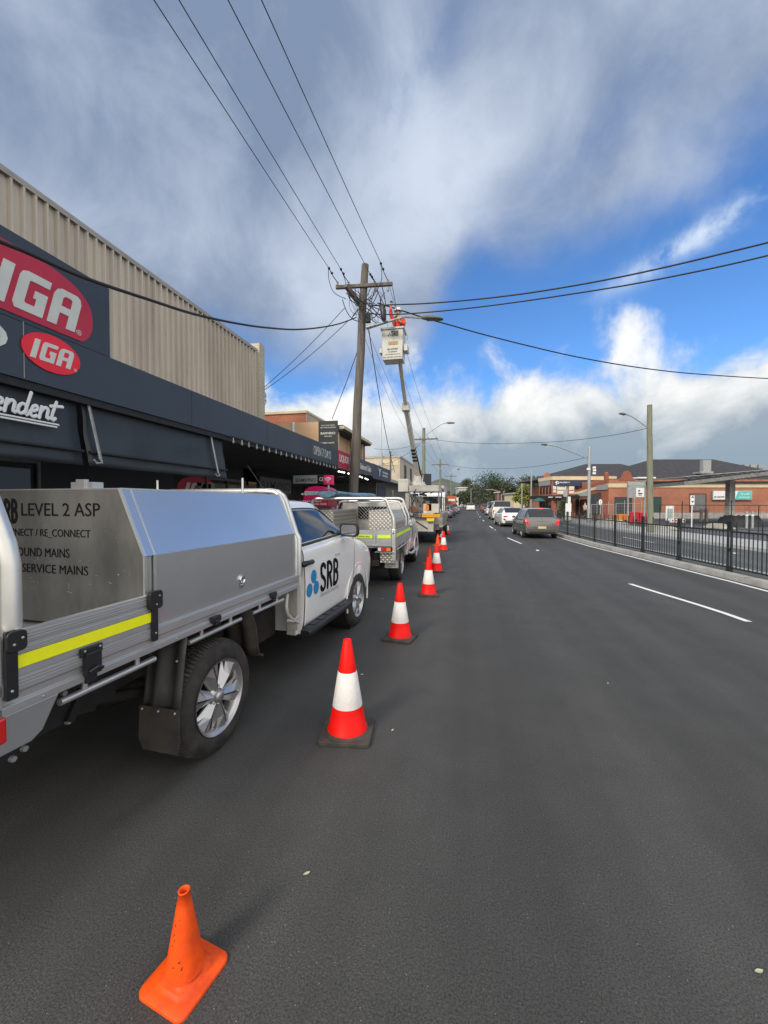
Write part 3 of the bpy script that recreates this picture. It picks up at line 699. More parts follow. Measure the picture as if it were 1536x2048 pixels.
def make_cab(root, near=True):
    L = ute_loft()
    b = L.body(6 if near else 4, 5 if near else 3).build('cab_body', 'paint', root)
    c = MB(); c.cyl((-1.2, 3.085, .43), (1.2, 3.085, .43), .455, n=40); c.bb((-1.2, 2.66, .1), (1.2, 3.51, .43))
    cut(b, c)
    for q in b.data.polygons: q.use_smooth = True
    md = b.modifiers.new('n', 'EDGE_SPLIT'); md.split_angle = R(38)
    # wheel well liner
    w = MB(); w.bb((-.62, 2.60, .42), (.62, 3.62, .95)); w.lathe([(.47, .0), (.47, .26)], 32, c=(.60, 3.085, .43), M=Matrix.Rotation(R(90), 3, 'Y')); w.build('wheel_well', 'chassis', root)
    for sd in (1, -1):
        dr = L.patch([(.62, 1.15), (4.75, 1.15), (5.15, 4.85), (.18, 4.93)], 26 if near else 10, 14 if near else 6, .004, sd).build('door', 'paint', root)
        md = dr.modifiers.new('s', 'SOLIDIFY'); md.thickness = .006; md.offset = 1
        if sd == 1:
            # shut line round the door
            def line(pts, w_=.0045, off=.002):
                mb = MB(); mb.tube([L.S(u, v) + L.N(u, v) * off for u, v in pts], w_, 5); return mb
            n = 22
            pl = [(.58 + (.14 - .58) * i / n, 1.12 + (4.9 - 1.12) * i / n) for i in range(n + 1)]
            pb = [(.58 + (4.78 - .58) * i / n, 1.12) for i in range(n + 1)]
            pf = [(4.79 + (5.19 - 4.79) * i / n, 1.12 + (4.84 - 1.12) * i / n) for i in range(n + 1)]
            g = line(pl); g.tube([L.S(u, v) + L.N(u, v) * .002 for u, v in pb], .0045, 5); g.tube([L.S(u, v) + L.N(u, v) * .002 for u, v in pf], .0045, 5)
            g.build('shut_line', 'black', dr)
            # belt line moulding + black window surround
            g = MB(); g.tube([L.S(.12 + 4.9 * i / 20, 5.03) + L.N(.12 + 4.9 * i / 20, 5.03) * .004 for i in range(21)], .016, 6)
            g.tube([L.S(.25 + 3.6 * i / 20, 5.97) + L.N(.25 + 3.6 * i / 20, 5.97) * .006 for i in range(21)], .008, 6)
            g.tube([L.S(.15 + .1 * i / 6, 5.03 + .94 * i / 6) + L.N(.2, 5.03 + .94 * i / 6) * .006 for i in range(7)], .009, 6)
            g.build('window_seal', 'black', dr)
            hp = L.S(.62, 3.95); h = MB()
            h.tube([(hp.x + .010, hp.y - .10, hp.z - .004), (hp.x + .030, hp.y - .06, hp.z), (hp.x + .040, hp.y + .02, hp.z + .003), (hp.x + .034, hp.y + .11, hp.z), (hp.x + .006, hp.y + .17, hp.z - .006)], [.026, .032, .022, .026, .018], 10)
            h.build('door_handle', 'black' if near else 'black', dr)
        # side glass
        L.patch([(.24, 5.10), (4.0, 5.10), (3.72, 5.9), (.34, 5.92)], 14, 6, .004, sd).build('side_window', 'glass', root)
        L.patch([(4.0, 5.06), (4.95, 5.03), (4.3, 5.7), (3.72, 5.92)], 5, 5, .004, sd).build('quarter_panel', 'black', root)
        # mirror
        m = MB(); q = L.S(3.25, 5.1)
        prof = [(.0, -.14), (.05, -.15), (.10, -.12), (.115, -.05), (.10, .05), (.05, .105), (0, .12)]
        g = []
        for k, (sy, sc) in enumerate(((-.055, .96), (-.045, 1.0), (.0, 1.0), (.055, .75), (.085, .35))):
            g.append([((q.x + .155 + a * sc) * sd, q.y + .12 + sy, q.z + .045 + bz * sc) for a, bz in rrect(-.125, -.085, .125, .085, .05, 5)])
        m.grid(g, True, wrap=True); m.add(g[-1], [tuple(range(len(g[-1])))]); m.add(g[0], [tuple(range(len(g[0])))])
        m.tube([((q.x - .01) * sd, q.y + .10, q.z + .0), ((q.x + .08) * sd, q.y + .13, q.z + .02)], .026, 8)
        mo = m.build('side_mirror', 'black', root)
        gl = MB(); gl.add([((q.x + .155 + a) * sd, q.y + .12 - .057, q.z + .045 + bz) for a, bz in rrect(-.101, -.064, .101, .064, .038, 5)], [tuple(range(24))]); gl.build('mirror_glass', 'chrome', mo)
        # fender lip
        f = MB(); pts = []
        for i in range(21):
            th = R(-18 + 216 * i / 20); y_, z_ = 3.085 + .462 * math.cos(th), .43 + .462 * math.sin(th)
            pts.append((.893 * sd, y_, z_))
        f.tube(pts, .016, 6); f.build('wheel_arch_lip', 'paint', root)
        L.patch([(8.0, 4.3), (9.3, 4.0), (9.3, 5.1), (7.7, 5.3)], 6, 4, .006, sd).build('headlight', 'clear', root)
    mb = L.patch([(2.35, 5.98), (5.0, 6.02), (5.0, 8), (2.3, 8)], 8, 8, .004, 1); L.patch([(2.35, 5.98), (5.0, 6.02), (5.0, 8), (2.3, 8)], 8, 8, .004, -1, mb=mb); mb.build('windscreen', 'glass', root)
    rw = MB(); rw.add([(a, 1.352, z) for a, z in rrect(-.56, 1.32, .56, 1.66, .07)], [tuple(range(24))]); rw.build('rear_window', 'glass', root)
    ri = MB(); ri.bb((-.70, 3.99, .44), (.70, 4.09, .62)); ri.build('front_bumper', 'paint', root, bev=.03)
    # cab rear lower corner pressings
    e = MB(); e.box((.80, 1.345, .70), (.12, .07, .58)); e.box((-.80, 1.345, .70), (.12, .07, .58)); e.box((.79, 1.30, .47), (.11, .08, .12)); e.build('cab_rear_pressing', 'paint_d', root, bev=.012)
    return L
def make_step(root, sd, y0=1.33, y1=2.66, m='black'):
    s = MB(); g = []
    for y, sc, dz in ((y0, .8, -.015), (y0 + .06, 1, 0), (y0 + .3, 1, 0), (y1 - .3, 1, 0), (y1 - .08, 1, .005), (y1, .7, .03)):
        g.append([((.885 + a * sc) * sd, y, .43 + b * sc + dz) for a, b in rrect(-.11, -.042, .095, .038, .03, 4)])
    s.grid(g, True, wrap=True); s.add(g[0], [tuple(range(20))]); s.add(g[-1], [tuple(range(20))])
    for i in range(5): s.box(((.895) * sd, y0 + .22 + i * .2, .471), (.10, .15, .008))
    o = s.build('side_step', m, root); return o
def chassis(root, y0=-1.2, y1=3.9):
    c = MB()
    for sd in (-1, 1):
        c.bb((sd * .42, y0, .62), (sd * .54, y1, .78))
        c.tube([(sd * .50, -.62, .60), (sd * .50, -.3, .50), (sd * .50, 0, .47), (sd * .50, .3, .50), (sd * .50, .65, .60)], .035, 6)
        c.beam((sd * .50, -.95, .66), (sd * .50, -.62, .58), .05, .07)
    c.tube([(-.75, 0, .385), (.75, 0, .385)], .05, 10); c.ball((0, 0, .39), .16, 8)
    c.tube([(-.75, 3.085, .385), (.75, 3.085, .385)], .045, 8)
    c.bb((-.45, .7, .40), (.0, 1.9, .62)); c.bb((-.5, -.95, .55), (.5, -.8, .7)); c.bb((.30, .55, .42), (.62, 1.25, .70))
    c.bb((-.5, 2.2, .35), (.5, 3.7, .6))
    c.build('chassis', 'chassis', root)

def make_near_ute():
    yaw = math.atan(.151 / 3.08); ox = -1.716 - .90 * math.cos(yaw); oy = 2.57 + .90 * math.sin(yaw)
    root = empty('work_ute', (ox, oy, 0), -yaw, 'white utility truck with silver canopy box and yellow strip, nearest the camera', 'utility truck', 'work vehicles lined up at the kerb')
    L = make_cab(root)
    chassis(root)
    for y, n in ((0, 0), (3.085, 0)):
        for sd in (1, -1): make_wheel(root, .90 * sd, y, side=sd, detail=(sd == 1), w=.235, rr=.253)
    for sd in (1, -1): make_step(root, sd)
    def PX(px, py, xl):                       # point of the ute's own plane x = xl seen at a photo pixel
        d = ray(px, py); c, s = math.cos(yaw), math.sin(yaw)
        t = (xl + c * ox - s * oy) / (c * d.x - s * d.y); w = _go(d, t); dx, dy = w.x - ox, w.y - oy
        return Vector((c * dx - s * dy, s * dx + c * dy, w.z))
    XR = .93
    # tray rail + floor
    t = MB(); t.bb((-XR + .03, -1.34, .985), (XR - .03, 1.17, 1.02)); t.build('tray_floor', 'alu', root)
    for sd in (1, -1):
        r = MB()
        P = [(XR, .925), (XR, .958), (XR - .012, .966), (XR - .012, .996), (XR, 1.004), (XR, 1.050), (XR - .05, 1.056), (XR - .05, .925)]
        r.prism(P, -1.36, 1.165, lambda a, b, h: (a * sd, h, b)); ro = r.build('tray_rail', 'alu', root, bev=.002)
        if sd == 1:
            b = MB()
            for i in range(8): b.ball((XR - .010, -.50 + i * .235, 1.028), .009, 5)
            for i in range(4): b.ball((XR + .001, -1.2 + i * .75, .942), .007, 5)
            b.build('rail_bolt', 'galv', ro)
        # rope rails under the tray
        for y0, y1 in ((-1.10, -.57), (-.30, .26), (.42, .92)):
            q = MB(); q.tube([((XR - .045) * sd, y0, .862), ((XR - .045) * sd, y1, .862)], .017, 10)
            for k in (.22, .78): yy = y0 + (y1 - y0) * k; q.tube([((XR - .045) * sd, yy, .862), ((XR - .045) * sd, yy, .926)], .013, 8)
            q.build('rope_rail', 'tube', root)
        # drop side panel
        d = MB()
        for z0, z1 in ((1.006, 1.058), (1.064, 1.092), (1.096, 1.146), (1.150, 1.184), (1.189, 1.243)):
            d.bb((sd * (XR - .002), -1.30, z0), (sd * (XR - .03), -.60, z1))
        d.bb((sd * (XR - .008), -1.30, 1.006), (sd * (XR - .028), -.60, 1.236))
        for z in (1.021, 1.034, 1.047, 1.158, 1.168, 1.198, 1.21, 1.222): d.bb((sd * (XR + .0015), -1.30, z), (sd * (XR - .01), -.60, z + .005))
        do = d.build('drop_side', 'alu', root, bev=.001)
        s = MB(); s.bb((sd * (XR - .001), -1.315, 1.095), (sd * (XR + .004), -.635, 1.147)); s.build('reflective_strip', 'yellow', do)
        if sd == 1:
            # black corner latches
            k = MB()
            k.prism(rrect(-.640, .985, -.600, 1.20, .01), XR + .002, XR + .016, lambda a, b, h: (h, a, b))
            k.prism(rrect(-.665, 1.165, -.575, 1.265, .02), XR + .002, XR + .026, lambda a, b, h: (h, a, b)); ko = k.build('corner_latch', 'black', do, bev=.003)
            k = MB(); k.prism(rrect(-1.345, .985, -1.300, 1.255, .008), XR + .002, XR + .016, lambda a, b, h: (h, a, b))
            k.prism(rrect(-1.345, 1.17, -1.272, 1.252, .02), XR + .002, XR + .026, lambda a, b, h: (h, a, b)); k.build('corner_latch', 'black', do, bev=.003)
            k = MB(); k.bb((XR, -1.03, .955), (XR + .03, -.955, 1.06)); k.bb((XR, -1.045, 1.045), (XR + .018, -.94, 1.085)); k.tube([(XR + .035, -1.025, .975), (XR + .045, -.99, .99), (XR + .035, -.958, .975)], .009, 6); k.bb((XR - .005, -1.02, .915), (XR + .012, -.965, .96)); k.build('spring_latch', 'black', do, bev=.006)
            k = MB()
            for a, b in ((-.62, 1.19), (-.60, 1.235), (-.62, 1.03), (-1.32, 1.20), (-1.29, 1.22), (-1.325, 1.02), (-1.03, 1.072), (-.955, 1.072), (-.992, 1.0)): k.ball((XR + .026 if b > 1.15 else XR + .018, a, b), .006, 4)
            k.build('latch_screw', 'galv', do)
    for yy in (-.10, .66):
        k = MB(); k.bb((XR - .005, yy - .045, .945), (XR + .022, yy + .045, .985)); k.bb((XR, yy - .02, .925), (XR + .03, yy + .02, .96)); k.build('rail_catch', 'black', root, bev=.005)
    # tail board + lamp carrier
    tb = MB(); tb.bb((-XR, -1.385, .925), (XR, -1.345, 1.243)); tb.build('tail_board', 'alu', root, bev=.004)
    sk = MB(); sk.prism([(-1.37, .925), (-1.13, .925), (-1.20, .80), (-1.245, .775), (-1.37, .775)], .60, .925, lambda a, b, h: (h, a, b)); sk.build('lamp_carrier', 'alu_low', root, bev=.004)
    tl = MB(); tl.bb((.66, -1.40, .822), (.934, -1.334, .925)); tl.build('tail_lamp', 'red_lamp', root, bev=.01)
    hb = MB(); pl = [(-1.16, .80), (-1.02, .80), (-.98, .86), (-.55, .86), (-.55, .62), (-.75, .60), (-.98, .60), (-1.10, .52), (-1.18, .44), (-1.30, .44), (-1.30, .52)]
    hb.prism(pl, .56, .585, lambda a, b, h: (h, a, b)); hb.beam((.60, -.84, .60), (.60, -.76, .74), .02, .045); ho = hb.build('tow_bar_bracket', 'black_m', root)
    bo = MB()
    for a, b in ((-1.02, .66), (-1.0, .72), (-1.05, .58), (-1.1, .56), (-.86, .76), (-.80, .79), (-1.22, .50), (-1.24, .46), (-.84, .60), (-.76, .74)): bo.cyl((.583, a, b), (.603, a, b), .016, .014, 6)
    bo.build('bracket_bolt', 'galv', ho)
    # rear mudguard and flap
    M1 = MB(); g = []
    for yy, zz in ((-.352, .92), (-.372, .80), (-.402, .60), (-.420, .47)):
        g.append([(x, yy + .018 * math.sin(x * 40), zz) for x in [.64 + .01 * k for k in range(30)]])
    M1.grid(g, True); o = M1.build('rear_mudguard', 'flap', root); o.modifiers.new('s', 'SOLIDIFY').thickness = .012
    o = MB().prism([(.645, .50), (.930, .50), (.935, .30), (.925, .235), (.675, .235), (.640, .30)], -.441, -.429, lambda a, b, h: (a, h - (.50 - b) * .03, b)).build('mud_flap', 'flap_d', root)
    k = MB(); [k.ball((x, -.447, .485), .008, 5) for x in (.67, .79, .91)]; [k.ball((x, -.392, .78), .008, 5) for x in (.70, .88)]; k.build('flap_rivet', 'galv', o)
    M2 = MB(); g = []
    for yy, zz in ((.36, .92), (.44, .75), (.47, .58), (.49, .50)): g.append([(x, yy - .018 * math.sin(x * 40), zz) for x in [.60 + .01 * k for k in range(31)]])
    M2.grid(g, True); o = M2.build('front_mudguard', 'flap_d', root); o.modifiers.new('s', 'SOLIDIFY').thickness = .012
    k = MB(); k.tube([(.60, .50, .50), (.93, .50, .50)], .012, 6); k.build('mudguard_edge', 'flap', o)
    # canopy box
    H = 1.83; XB, XT = .90, .735; ZC = 1.455; y0, y1 = -.64, 1.125
    prof = [(-XB, 1.045), (XB, 1.045), (XB, ZC), (XT, H), (-XT, H), (-XB, ZC)]
    b = MB(); b.prism([(x * .985, z) for x, z in prof[:2]] + [(x * .985, z - .004) for x, z in prof[2:]], y0 + .002, y1 - .004, lambda a, b_, h: (a, h, b_)); bo = b.build('canopy_box', 'alu_low', root)
    pl = MB(); pl.prism([(-XB + .012, 1.045), (XB - .012, 1.045), (XB - .012, ZC - .003), (XT - .010, H - .003), (-XT + .010, H - .003), (-XB + .012, ZC - .003)], y0 - .006, y0 + .006, lambda a, b_, h: (a, h, b_)); po = pl.build('canopy_rear_panel', 'alu_dull', root)
    # writing on the rear panel
    def PY(px, py):
        d = ray(px, py); c, s = math.cos(yaw), math.sin(yaw); yl = y0 - .007
        tt = (yl + s * ox + c * oy) / (s * d.x + c * d.y); w = _go(d, tt); dx, dy = w.x - ox, w.y - oy
        return Vector((c * dx - s * dy, yl, w.z))
    tx = MB()
    for txt, (rx, ry0, ry1), (lx) in (('LEVEL 2 ASP', (200, 1033, 1006), 43), ('DISCONNECT / RE_CONNECT', (181, 1078, 1060), None), ('UNDERGROUND MAINS', (139, 1116, 1098), None), ('OVERHEAD SERVICE MAINS', (176, 1151, 1133), None)):
        a, b_ = PY(rx, ry0), PY(rx, ry1); hh = b_.z - a.z; ge = text_geo(txt, 0)
        sx = None
        w_ = (a.x - PY(lx, 1040).x) if lx else hh * len(txt) * (.68 if '/' in txt else .80)
        place_geo(tx, ge, a, (1, 0, 0), (0, 0, 1), w=w_, h=hh, th=.0015, anchor='r')
    tx.build('lettering', 'blk_txt', po)
    lg = MB(); a = PY(36, 1045); b_ = PY(36, 999); s_ = (b_.z - a.z); strokes(lg, SRB_PATHS, (a.x, a.y, a.z), (1, 0, 0), (0, 0, 1), s_, .10, .02)
    mxx = max(v[0] for v in lg.v); lg.v = [(a.x + (v[0] - mxx) * .78, v[1], v[2]) for v in lg.v]; lg.build('logo_lettering', 'blk_txt', po)
    sc_ = MB(); random.seed(8)
    for k in range(34):
        sx, sz = random.uniform(.05, .84), random.uniform(1.20, 1.50) if k < 26 else random.uniform(1.5, 1.75); a_ = random.uniform(-.5, .5) if k % 3 else random.uniform(1.1, 1.9); l_ = random.uniform(.006, .035)
        sc_.tube([(sx, y0 - .0065, sz), (sx + l_ * .5 * math.cos(a_), y0 - .0068, sz + l_ * .5 * math.sin(a_) + .001), (sx + l_ * math.cos(a_), y0 - .0065, sz + l_ * math.sin(a_))], .0007, 4)
    sc_.build('scratch_marks', 'tube', po)
    # sides: frame strip, upper sloping sheet, lower sheet
    for sd in (1, -1):
        def sheet(ya, yb, z0, z1, up, th, name, m):
            def pt(z):
                if up: f = (z - ZC) / (H - ZC); return XB + (XT - XB) * f
                return XB
            nrm = Vector((H - ZC, 0, XB - XT)).normalized() if up else Vector((1, 0, 0))
            q = MB(); vs = []
            for o_ in (0, th):
                for yy, z in ((ya, z0), (yb, z0), (yb, z1), (ya, z1)): vs.append(((pt(z) + nrm.x * o_) * sd, yy, z + nrm.z * o_))
            q.add(vs, [(0, 1, 2, 3), (7, 6, 5, 4), (0, 4, 5, 1), (1, 5, 6, 2), (2, 6, 7, 3), (3, 7, 4, 0)]); return q.build(name, m, root)
        q = MB()
        for ya, yb in ((y0 - .010, y0 + .006), (y0 + .062, y0 + .072), (y1 - .02, y1)):
            for i in range(2):
                a1, b1 = ((XB, 1.045), (XB, ZC)) if i == 0 else ((XB, ZC), (XT, H))
                q.beam((a1[0] * sd, (ya + yb) / 2, a1[1]), (b1[0] * sd, (ya + yb) / 2, b1[1]), .012 if i == 0 else .012, yb - ya, up=(0, 1, 0))
        q.beam((XT * sd, y0, H), (XT * sd, y1, H), .010, .010); q.beam((XB * sd, y0 + .07, ZC), (XB * sd, y1, ZC), .004, .006)
        q.build('edge_trim', 'tube', root)
        sheet(y0 + .07, y1 - .02, ZC, H - .004, True, .005, 'upper_side_panel', 'alu_sheet'); sheet(y0 + .07, y1 - .02, 1.048, ZC - .001, False, .005, 'lower_side_panel', 'alu_low')
        sheet(y0 + .006, y0 + .064, ZC, H - .004, True, .004, 'edge_panel', 'alu_sheet')
        if sd == 1:
            k = MB(); Mx = Matrix.Rotation(R(90), 3, 'Y'); c0 = PX(481, 1162, XB)
            k.prism(rrect(c0.y - .036, c0.z - .052, c0.y + .036, c0.z + .050, .032, 6), XB + .004, XB + .012, lambda a, b_, h: (h, a, b_))
            k.lathe([(.030, .012), (.033, .018), (.027, .024), (.024, .014), (.001, .013)], 24, c=(XB, c0.y, c0.z + .012), M=Mx)
            k.box((XB + .016, c0.y, c0.z + .012), (.008, .014, .05)); k.box((XB + .015, c0.y, c0.z - .033), (.006, .03, .014)); k.build('canopy_latch', 'chrome', root, bev=.001)
    rf = MB(); rf.bb((-XT, y0, H - .003), (XT, y1, H + .004)); rf.box((.43, y0 + .06, H + .022), (.16, .07, .04)); rf.box((.43, y0 + .03, H + .030), (.06, .03, .055)); rf.build('canopy_roof', 'alu_low', root)
    an = MB(); an.cyl((.38, .0, H), (.38, .0, H + .085), .008, .007, 8); p = (.42, 1.0, H + .02); an.cyl(p, (p[0], p[1], H + .16), .012, .011, 8); an.build('roof_stub', 'tube', root)
    an = MB(); an.tube([(.60, 1.21, 1.80), (.50, 1.16, 1.96), (.40, 1.12, 2.12)], .003, 5); an.build('antenna', 'black', root)
    # headboard hoops and rear hoop
    for yy, rr_ in ((1.215, .030), (1.155, .022)):
        q = MB(); pts = [(.90, yy, 1.02), (.90, yy, 1.40)] + [(.90 - .03 * math.sin(R(a)) - 0, yy, 1.40 + .05 * math.sin(R(a))) for a in (45, 90)]
        pts += [(.765, yy, 1.76), (.735, yy, 1.815), (.68, yy, 1.855), (.60, yy, 1.868)]
        q.tube(pts + [(-x, y_, z) for x, y_, z in pts[::-1]], rr_, 12); q.build('headboard_hoop', 'tube', root)
    q = MB(); q.bb((-.86, 1.18, 1.02), (.86, 1.20, 1.40)); q.build('headboard', 'alu_low', root)
    st = MB(); st.bb((.80, 1.165, .50), (.91, 1.235, .925)); st.tube([(.90, 1.21, .56), (.92, 1.02, .66), (.915, .95, .72), (.915, .93, .80), (.90, .98, .90)], .016, 8); st.tube([(.90, 1.21, .64), (.92, 1.05, .62), (.92, .95, .66)], .013, 8)
    st.build('headboard_support', 'truckw', root)
    yy = -1.27; q = MB(); pts = [(.865, yy, .99), (.865, yy, 1.50), (.845, yy, 1.58), (.76, yy, 1.76), (.73, yy, 1.82), (.66, yy, 1.87), (.56, yy, 1.885)]
    q.tube(pts + [(-x, y_, z) for x, y_, z in pts[::-1]], .036, 16); q.build('rear_hoop', 'tube', root)
    # door signage
    lg = MB(); mid = {}
    def D(px, py): return PX(px, py, .912)
    a, b_ = D(643, 1183), D(679, 1172)
    z_b, z_t = D(643, 1184).z, D(643, 1128).z
    s_ = z_t - z_b; wd = (b_.y - a.y)
    strokes(lg, SRB_PATHS, (0, 0, 0), (0, 1, 0), (0, 0, 1), s_, .082, .02)
    ww = max(v[1] for v in lg.v) - min(v[1] for v in lg.v)
    SURF = lambda y, z: .905
    def on_door(mb, y0_, sc_y, z0_, lift):
        out = []
        for v in mb.v:
            y = y0_ + v[1] * sc_y; z = z0_ + v[2]
            # surface x by search along the loft
            out.append((door_x(y, z) + lift + v[0] * .4, y, z))
        mb.v = out; return mb
    tab = {}
    def door_x(y, z):
        key = (round(y, 2), round(z, 2))
        if key in tab: return tab[key]
        best = None
        for iu in range(0, 101):
            u = iu / 20
            p0 = L.S(u, 3)
            if best is None or abs(p0.y - y) < best[0]: best = (abs(p0.y - y), u)
        u = best[1]; bb_ = None
        for iv in range(20, 101):
            p0 = L.S(u, iv / 20)
            if bb_ is None or abs(p0.z - z) < bb_[0]: bb_ = (abs(p0.z - z), p0.x)
        tab[key] = bb_[1]; return bb_[1]
    on_door(lg, a.y, wd / ww, z_b, .012).build('logo_lettering', 'blk_txt', root)
    bl = MB()
    for px, py in ((629, 1153), (621, 1181), (634, 1175)):
        c0 = D(px, py); q = shape_geo([ellipse(0, 0, .040, .062, 32)]); t_ = MB(); place_geo(t_, q, (0, 0, -.072), (0, 1, 0), (0, 0, 1), w=.135, h=.145, th=.003, anchor='c')
        for v in t_.v: bl.v.append((door_x(c0.y + v[1], c0.z + v[2]) + .011 + v[0], c0.y + v[1], c0.z + v[2]))
        o_ = len(bl.v) - len(t_.v); bl.f += [[i + o_ for i in f] for f in t_.f]; bl.sm += t_.sm; bl.mi += t_.mi
    bl.build('logo_mark', 'blue_txt', root)
    t_ = MB(); p0 = D(643, 1198); p1 = D(679, 1180); place_geo(t_, text_geo('Electrical Contracting', -.004), (0, 0, 0), (0, 1, 0), (0, 0, 1), w=p1.y - p0.y, h=.072, th=.002)
    on_door(t_, p0.y, 1, p0.z, .016).build('small_lettering', 'grey_txt', root)
    t_ = MB(); p0 = D(671, 1112); place_geo(t_, text_geo('Workmate', .02), (0, 0, 0), (0, 1, 0), (0, 0, 1), w=.17, h=.028, th=.004, shear=.3); on_door(t_, p0.y, 1, p0.z, .016).build('badge', 'chrome', root)
    return root
make_near_ute()

def make_second_ute():
    root = empty('work_ute', (-2.41, 9.18, 0), .022, 'white utility truck with open chequer plate tray and tube hoops, second in line', 'utility truck', 'work vehicles lined up at the kerb')
    L = make_cab(root, False); chassis(root)
    for y in (0, 3.085):
        for sd in (1, -1): make_wheel(root, .90 * sd, y, side=sd, detail=False, spokes=7)
    s = MB()
    for sd in (1, -1):
        s = MB(); s.tube([(.80 * sd, 1.45, .47), (.93 * sd, 1.55, .42), (.93 * sd, 2.5, .42), (.80 * sd, 2.62, .47)], .035, 10); s.build('side_step', 'tube', root)
    XR = .95
    t = MB(); t.bb((-XR, -1.30, .86), (XR, 1.15, .90)); t.build('tray_floor', 'alu', root)
    for sd in (1, -1):
        d = MB()
        for z0, z1 in ((.90, .965), (.97, 1.035), (1.04, 1.13), (1.135, 1.215)): d.bb((sd * (XR - .002), -1.27, z0), (sd * (XR - .03), 1.14, z1))
        d.bb((sd * (XR - .006), -1.27, .9), (sd * (XR - .028), 1.14, 1.21)); do = d.build('drop_side', 'alu', root)
        q = MB(); q.bb((sd * XR, -1.2, 1.07), (sd * (XR + .005), -.1, 1.135)); q.bb((sd * XR, .0, 1.07), (sd * (XR + .005), 1.1, 1.135)); q.build('reflective_strip', 'yellowg', do)
        q = MB(); q.tube([((XR - .02) * sd, -1.1, .80), ((XR - .02) * sd, .95, .80)], .018, 8)
        for yy in (-.9, -.3, .3, .85): q.tube([((XR - .02) * sd, yy, .80), ((XR - .02) * sd, yy, .87)], .014, 6)
        q.build('rope_rail', 'tube', root)
        p = MB(); p.bb((sd * (XR - .065), -1.345, .62), (sd * (XR + .01), -1.275, 1.235)); po = p.build('corner_post', 'tube', root, bev=.006); k = MB(); k.ball((sd * (XR - .03), -1.35, 1.16), .016, 5); k.build('post_latch', 'black', po)
        q = MB(); q.prism([(-.45, .86), (.42, .86), (.30, .55), (.42, .30), (.36, .30), (.18, .62), (-.35, .62), (-.45, .40)], XR - .10, XR - .06, lambda a, b, h: (h * sd, a, b)) if False else q.bb((sd * (XR - .30), -1.30, .57), (sd * (XR - .02), -1.26, .80))
        q.build('rear_corner_plate', 'check', root)
        m = MB(); m.prism([(-.145, 0), (.145, 0), (.145, .16), (-.145, .16)], -.006, .006, lambda a, b, h: (sd * .76 + a, -.60 + h, .36 + b)); mo = m.build('mud_flap', 'wht', root)
        if sd == 1:
            x_ = MB(); place_geo(x_, text_geo('SRB TOW', .03), (.66, -.608, .47), (1, 0, 0), (0, 0, 1), w=.18, h=.028, th=.002); place_geo(x_, text_geo('EQUIPMENT', .03), (.64, -.608, .425), (1, 0, 0), (0, 0, 1), w=.22, h=.03, th=.002); place_geo(x_, text_geo('CALL US', .0), (.66, -.608, .385), (1, 0, 0), (0, 0, 1), w=.18, h=.022, th=.002)
            x_.v = [v for v in x_.v]; x_.build('flap_lettering', 'blk_txt', mo)
        w = MB(); w.bb((sd * .60, -.48, .50), (sd * .90, -.44, .86)); w.bb((sd * .60, .44, .50), (sd * .90, .48, .86)); w.build('mudguard', 'check', root)
        tl = MB(); tl.bb((sd * .60, -1.375, .80), (sd * .90, -1.30, .89)); to = tl.build('tail_lamp', 'black', root, bev=.006)
        for (a, b_), mm in (((.62, .68), 'clear'), ((.685, .785), 'red_lamp'), ((.79, .87), 'amber')):
            q = MB(); q.bb((sd * a, -1.385, .812), (sd * b_, -1.37, .878)); q.build('lens', mm, to)
        q = MB(); q.bb((sd * .56, -1.39, .785), (sd * .93, -1.29, .797)); q.build('lamp_shelf', 'tube', root)
    tb = MB()
    for z0, z1 in ((.90, .965), (.97, 1.035), (1.04, 1.13), (1.135, 1.215)): tb.bb((-XR + .07, -1.335, z0), (XR - .07, -1.305, z1))
    tb.bb((-XR + .07, -1.33, .9), (XR - .07, -1.31, 1.21)); to = tb.build('tail_board', 'alu', root)
    q = MB(); q.bb((-XR + .1, -1.342, 1.055), (.50, -1.336, 1.125)); q.bb((.60, -1.342, 1.055), (XR - .09, -1.336, 1.125)); q.build('reflective_strip', 'yellowg', to)
    q = MB(); place_geo(q, text_geo('www.srbelectrical.com.au', .01), (-.46, -1.343, 1.072), (1, 0, 0), (0, 0, 1), w=.90, h=.042, th=.002); q.build('lettering', 'blk_txt', to)
    q = MB(); q.bb((.535, -1.36, .92), (.565, -1.338, 1.12)); q.bb((.49, -1.37, .905), (.59, -1.338, .925)); q.build('tail_board_handle', 'tube', to)
    q = MB(); q.box((.08, -1.345, .83), (.40, .02, .12)); q.build('hinged_plate', 'alu_low', root)
    q = MB(); q.bb((-.40, -1.30, .50), (.62, -1.22, .62)); q.bb((.36, -1.36, .55), (.46, -1.2, .84)); q.build('tow_bar', 'black_m', root); 
    q = MB(); q.ball((.40, -1.40, .585), .032, 8); q.cyl((.40, -1.40, .52), (.40, -1.40, .585), .014); q.build('tow_ball', 'chrome', root)
    # chequer plate toolboxes along both sides of the tray, headboard with mesh
    for x0, x1 in ((.34, .90), (-.90, -.42)):
        sg = 1 if x0 > 0 else -1
        prof = [(x0, 1.20), (x1, 1.20), (x1, 1.36), (x1 - .10, 1.60), (x0, 1.60)] if sg > 0 else [(x0, 1.20), (x1, 1.20), (x1, 1.60), (x0 + .10, 1.60), (x0, 1.36)]
        b = MB(); b.prism(prof, -.95, .95, lambda a, b_, h: (a, h, b_)); b.build('toolbox', 'check', root)
        b = MB(); b.bb((x0 + .01, -.955, .90), (x1 - .01, .95, 1.20)); b.build('toolbox_base', 'alu_low', root)
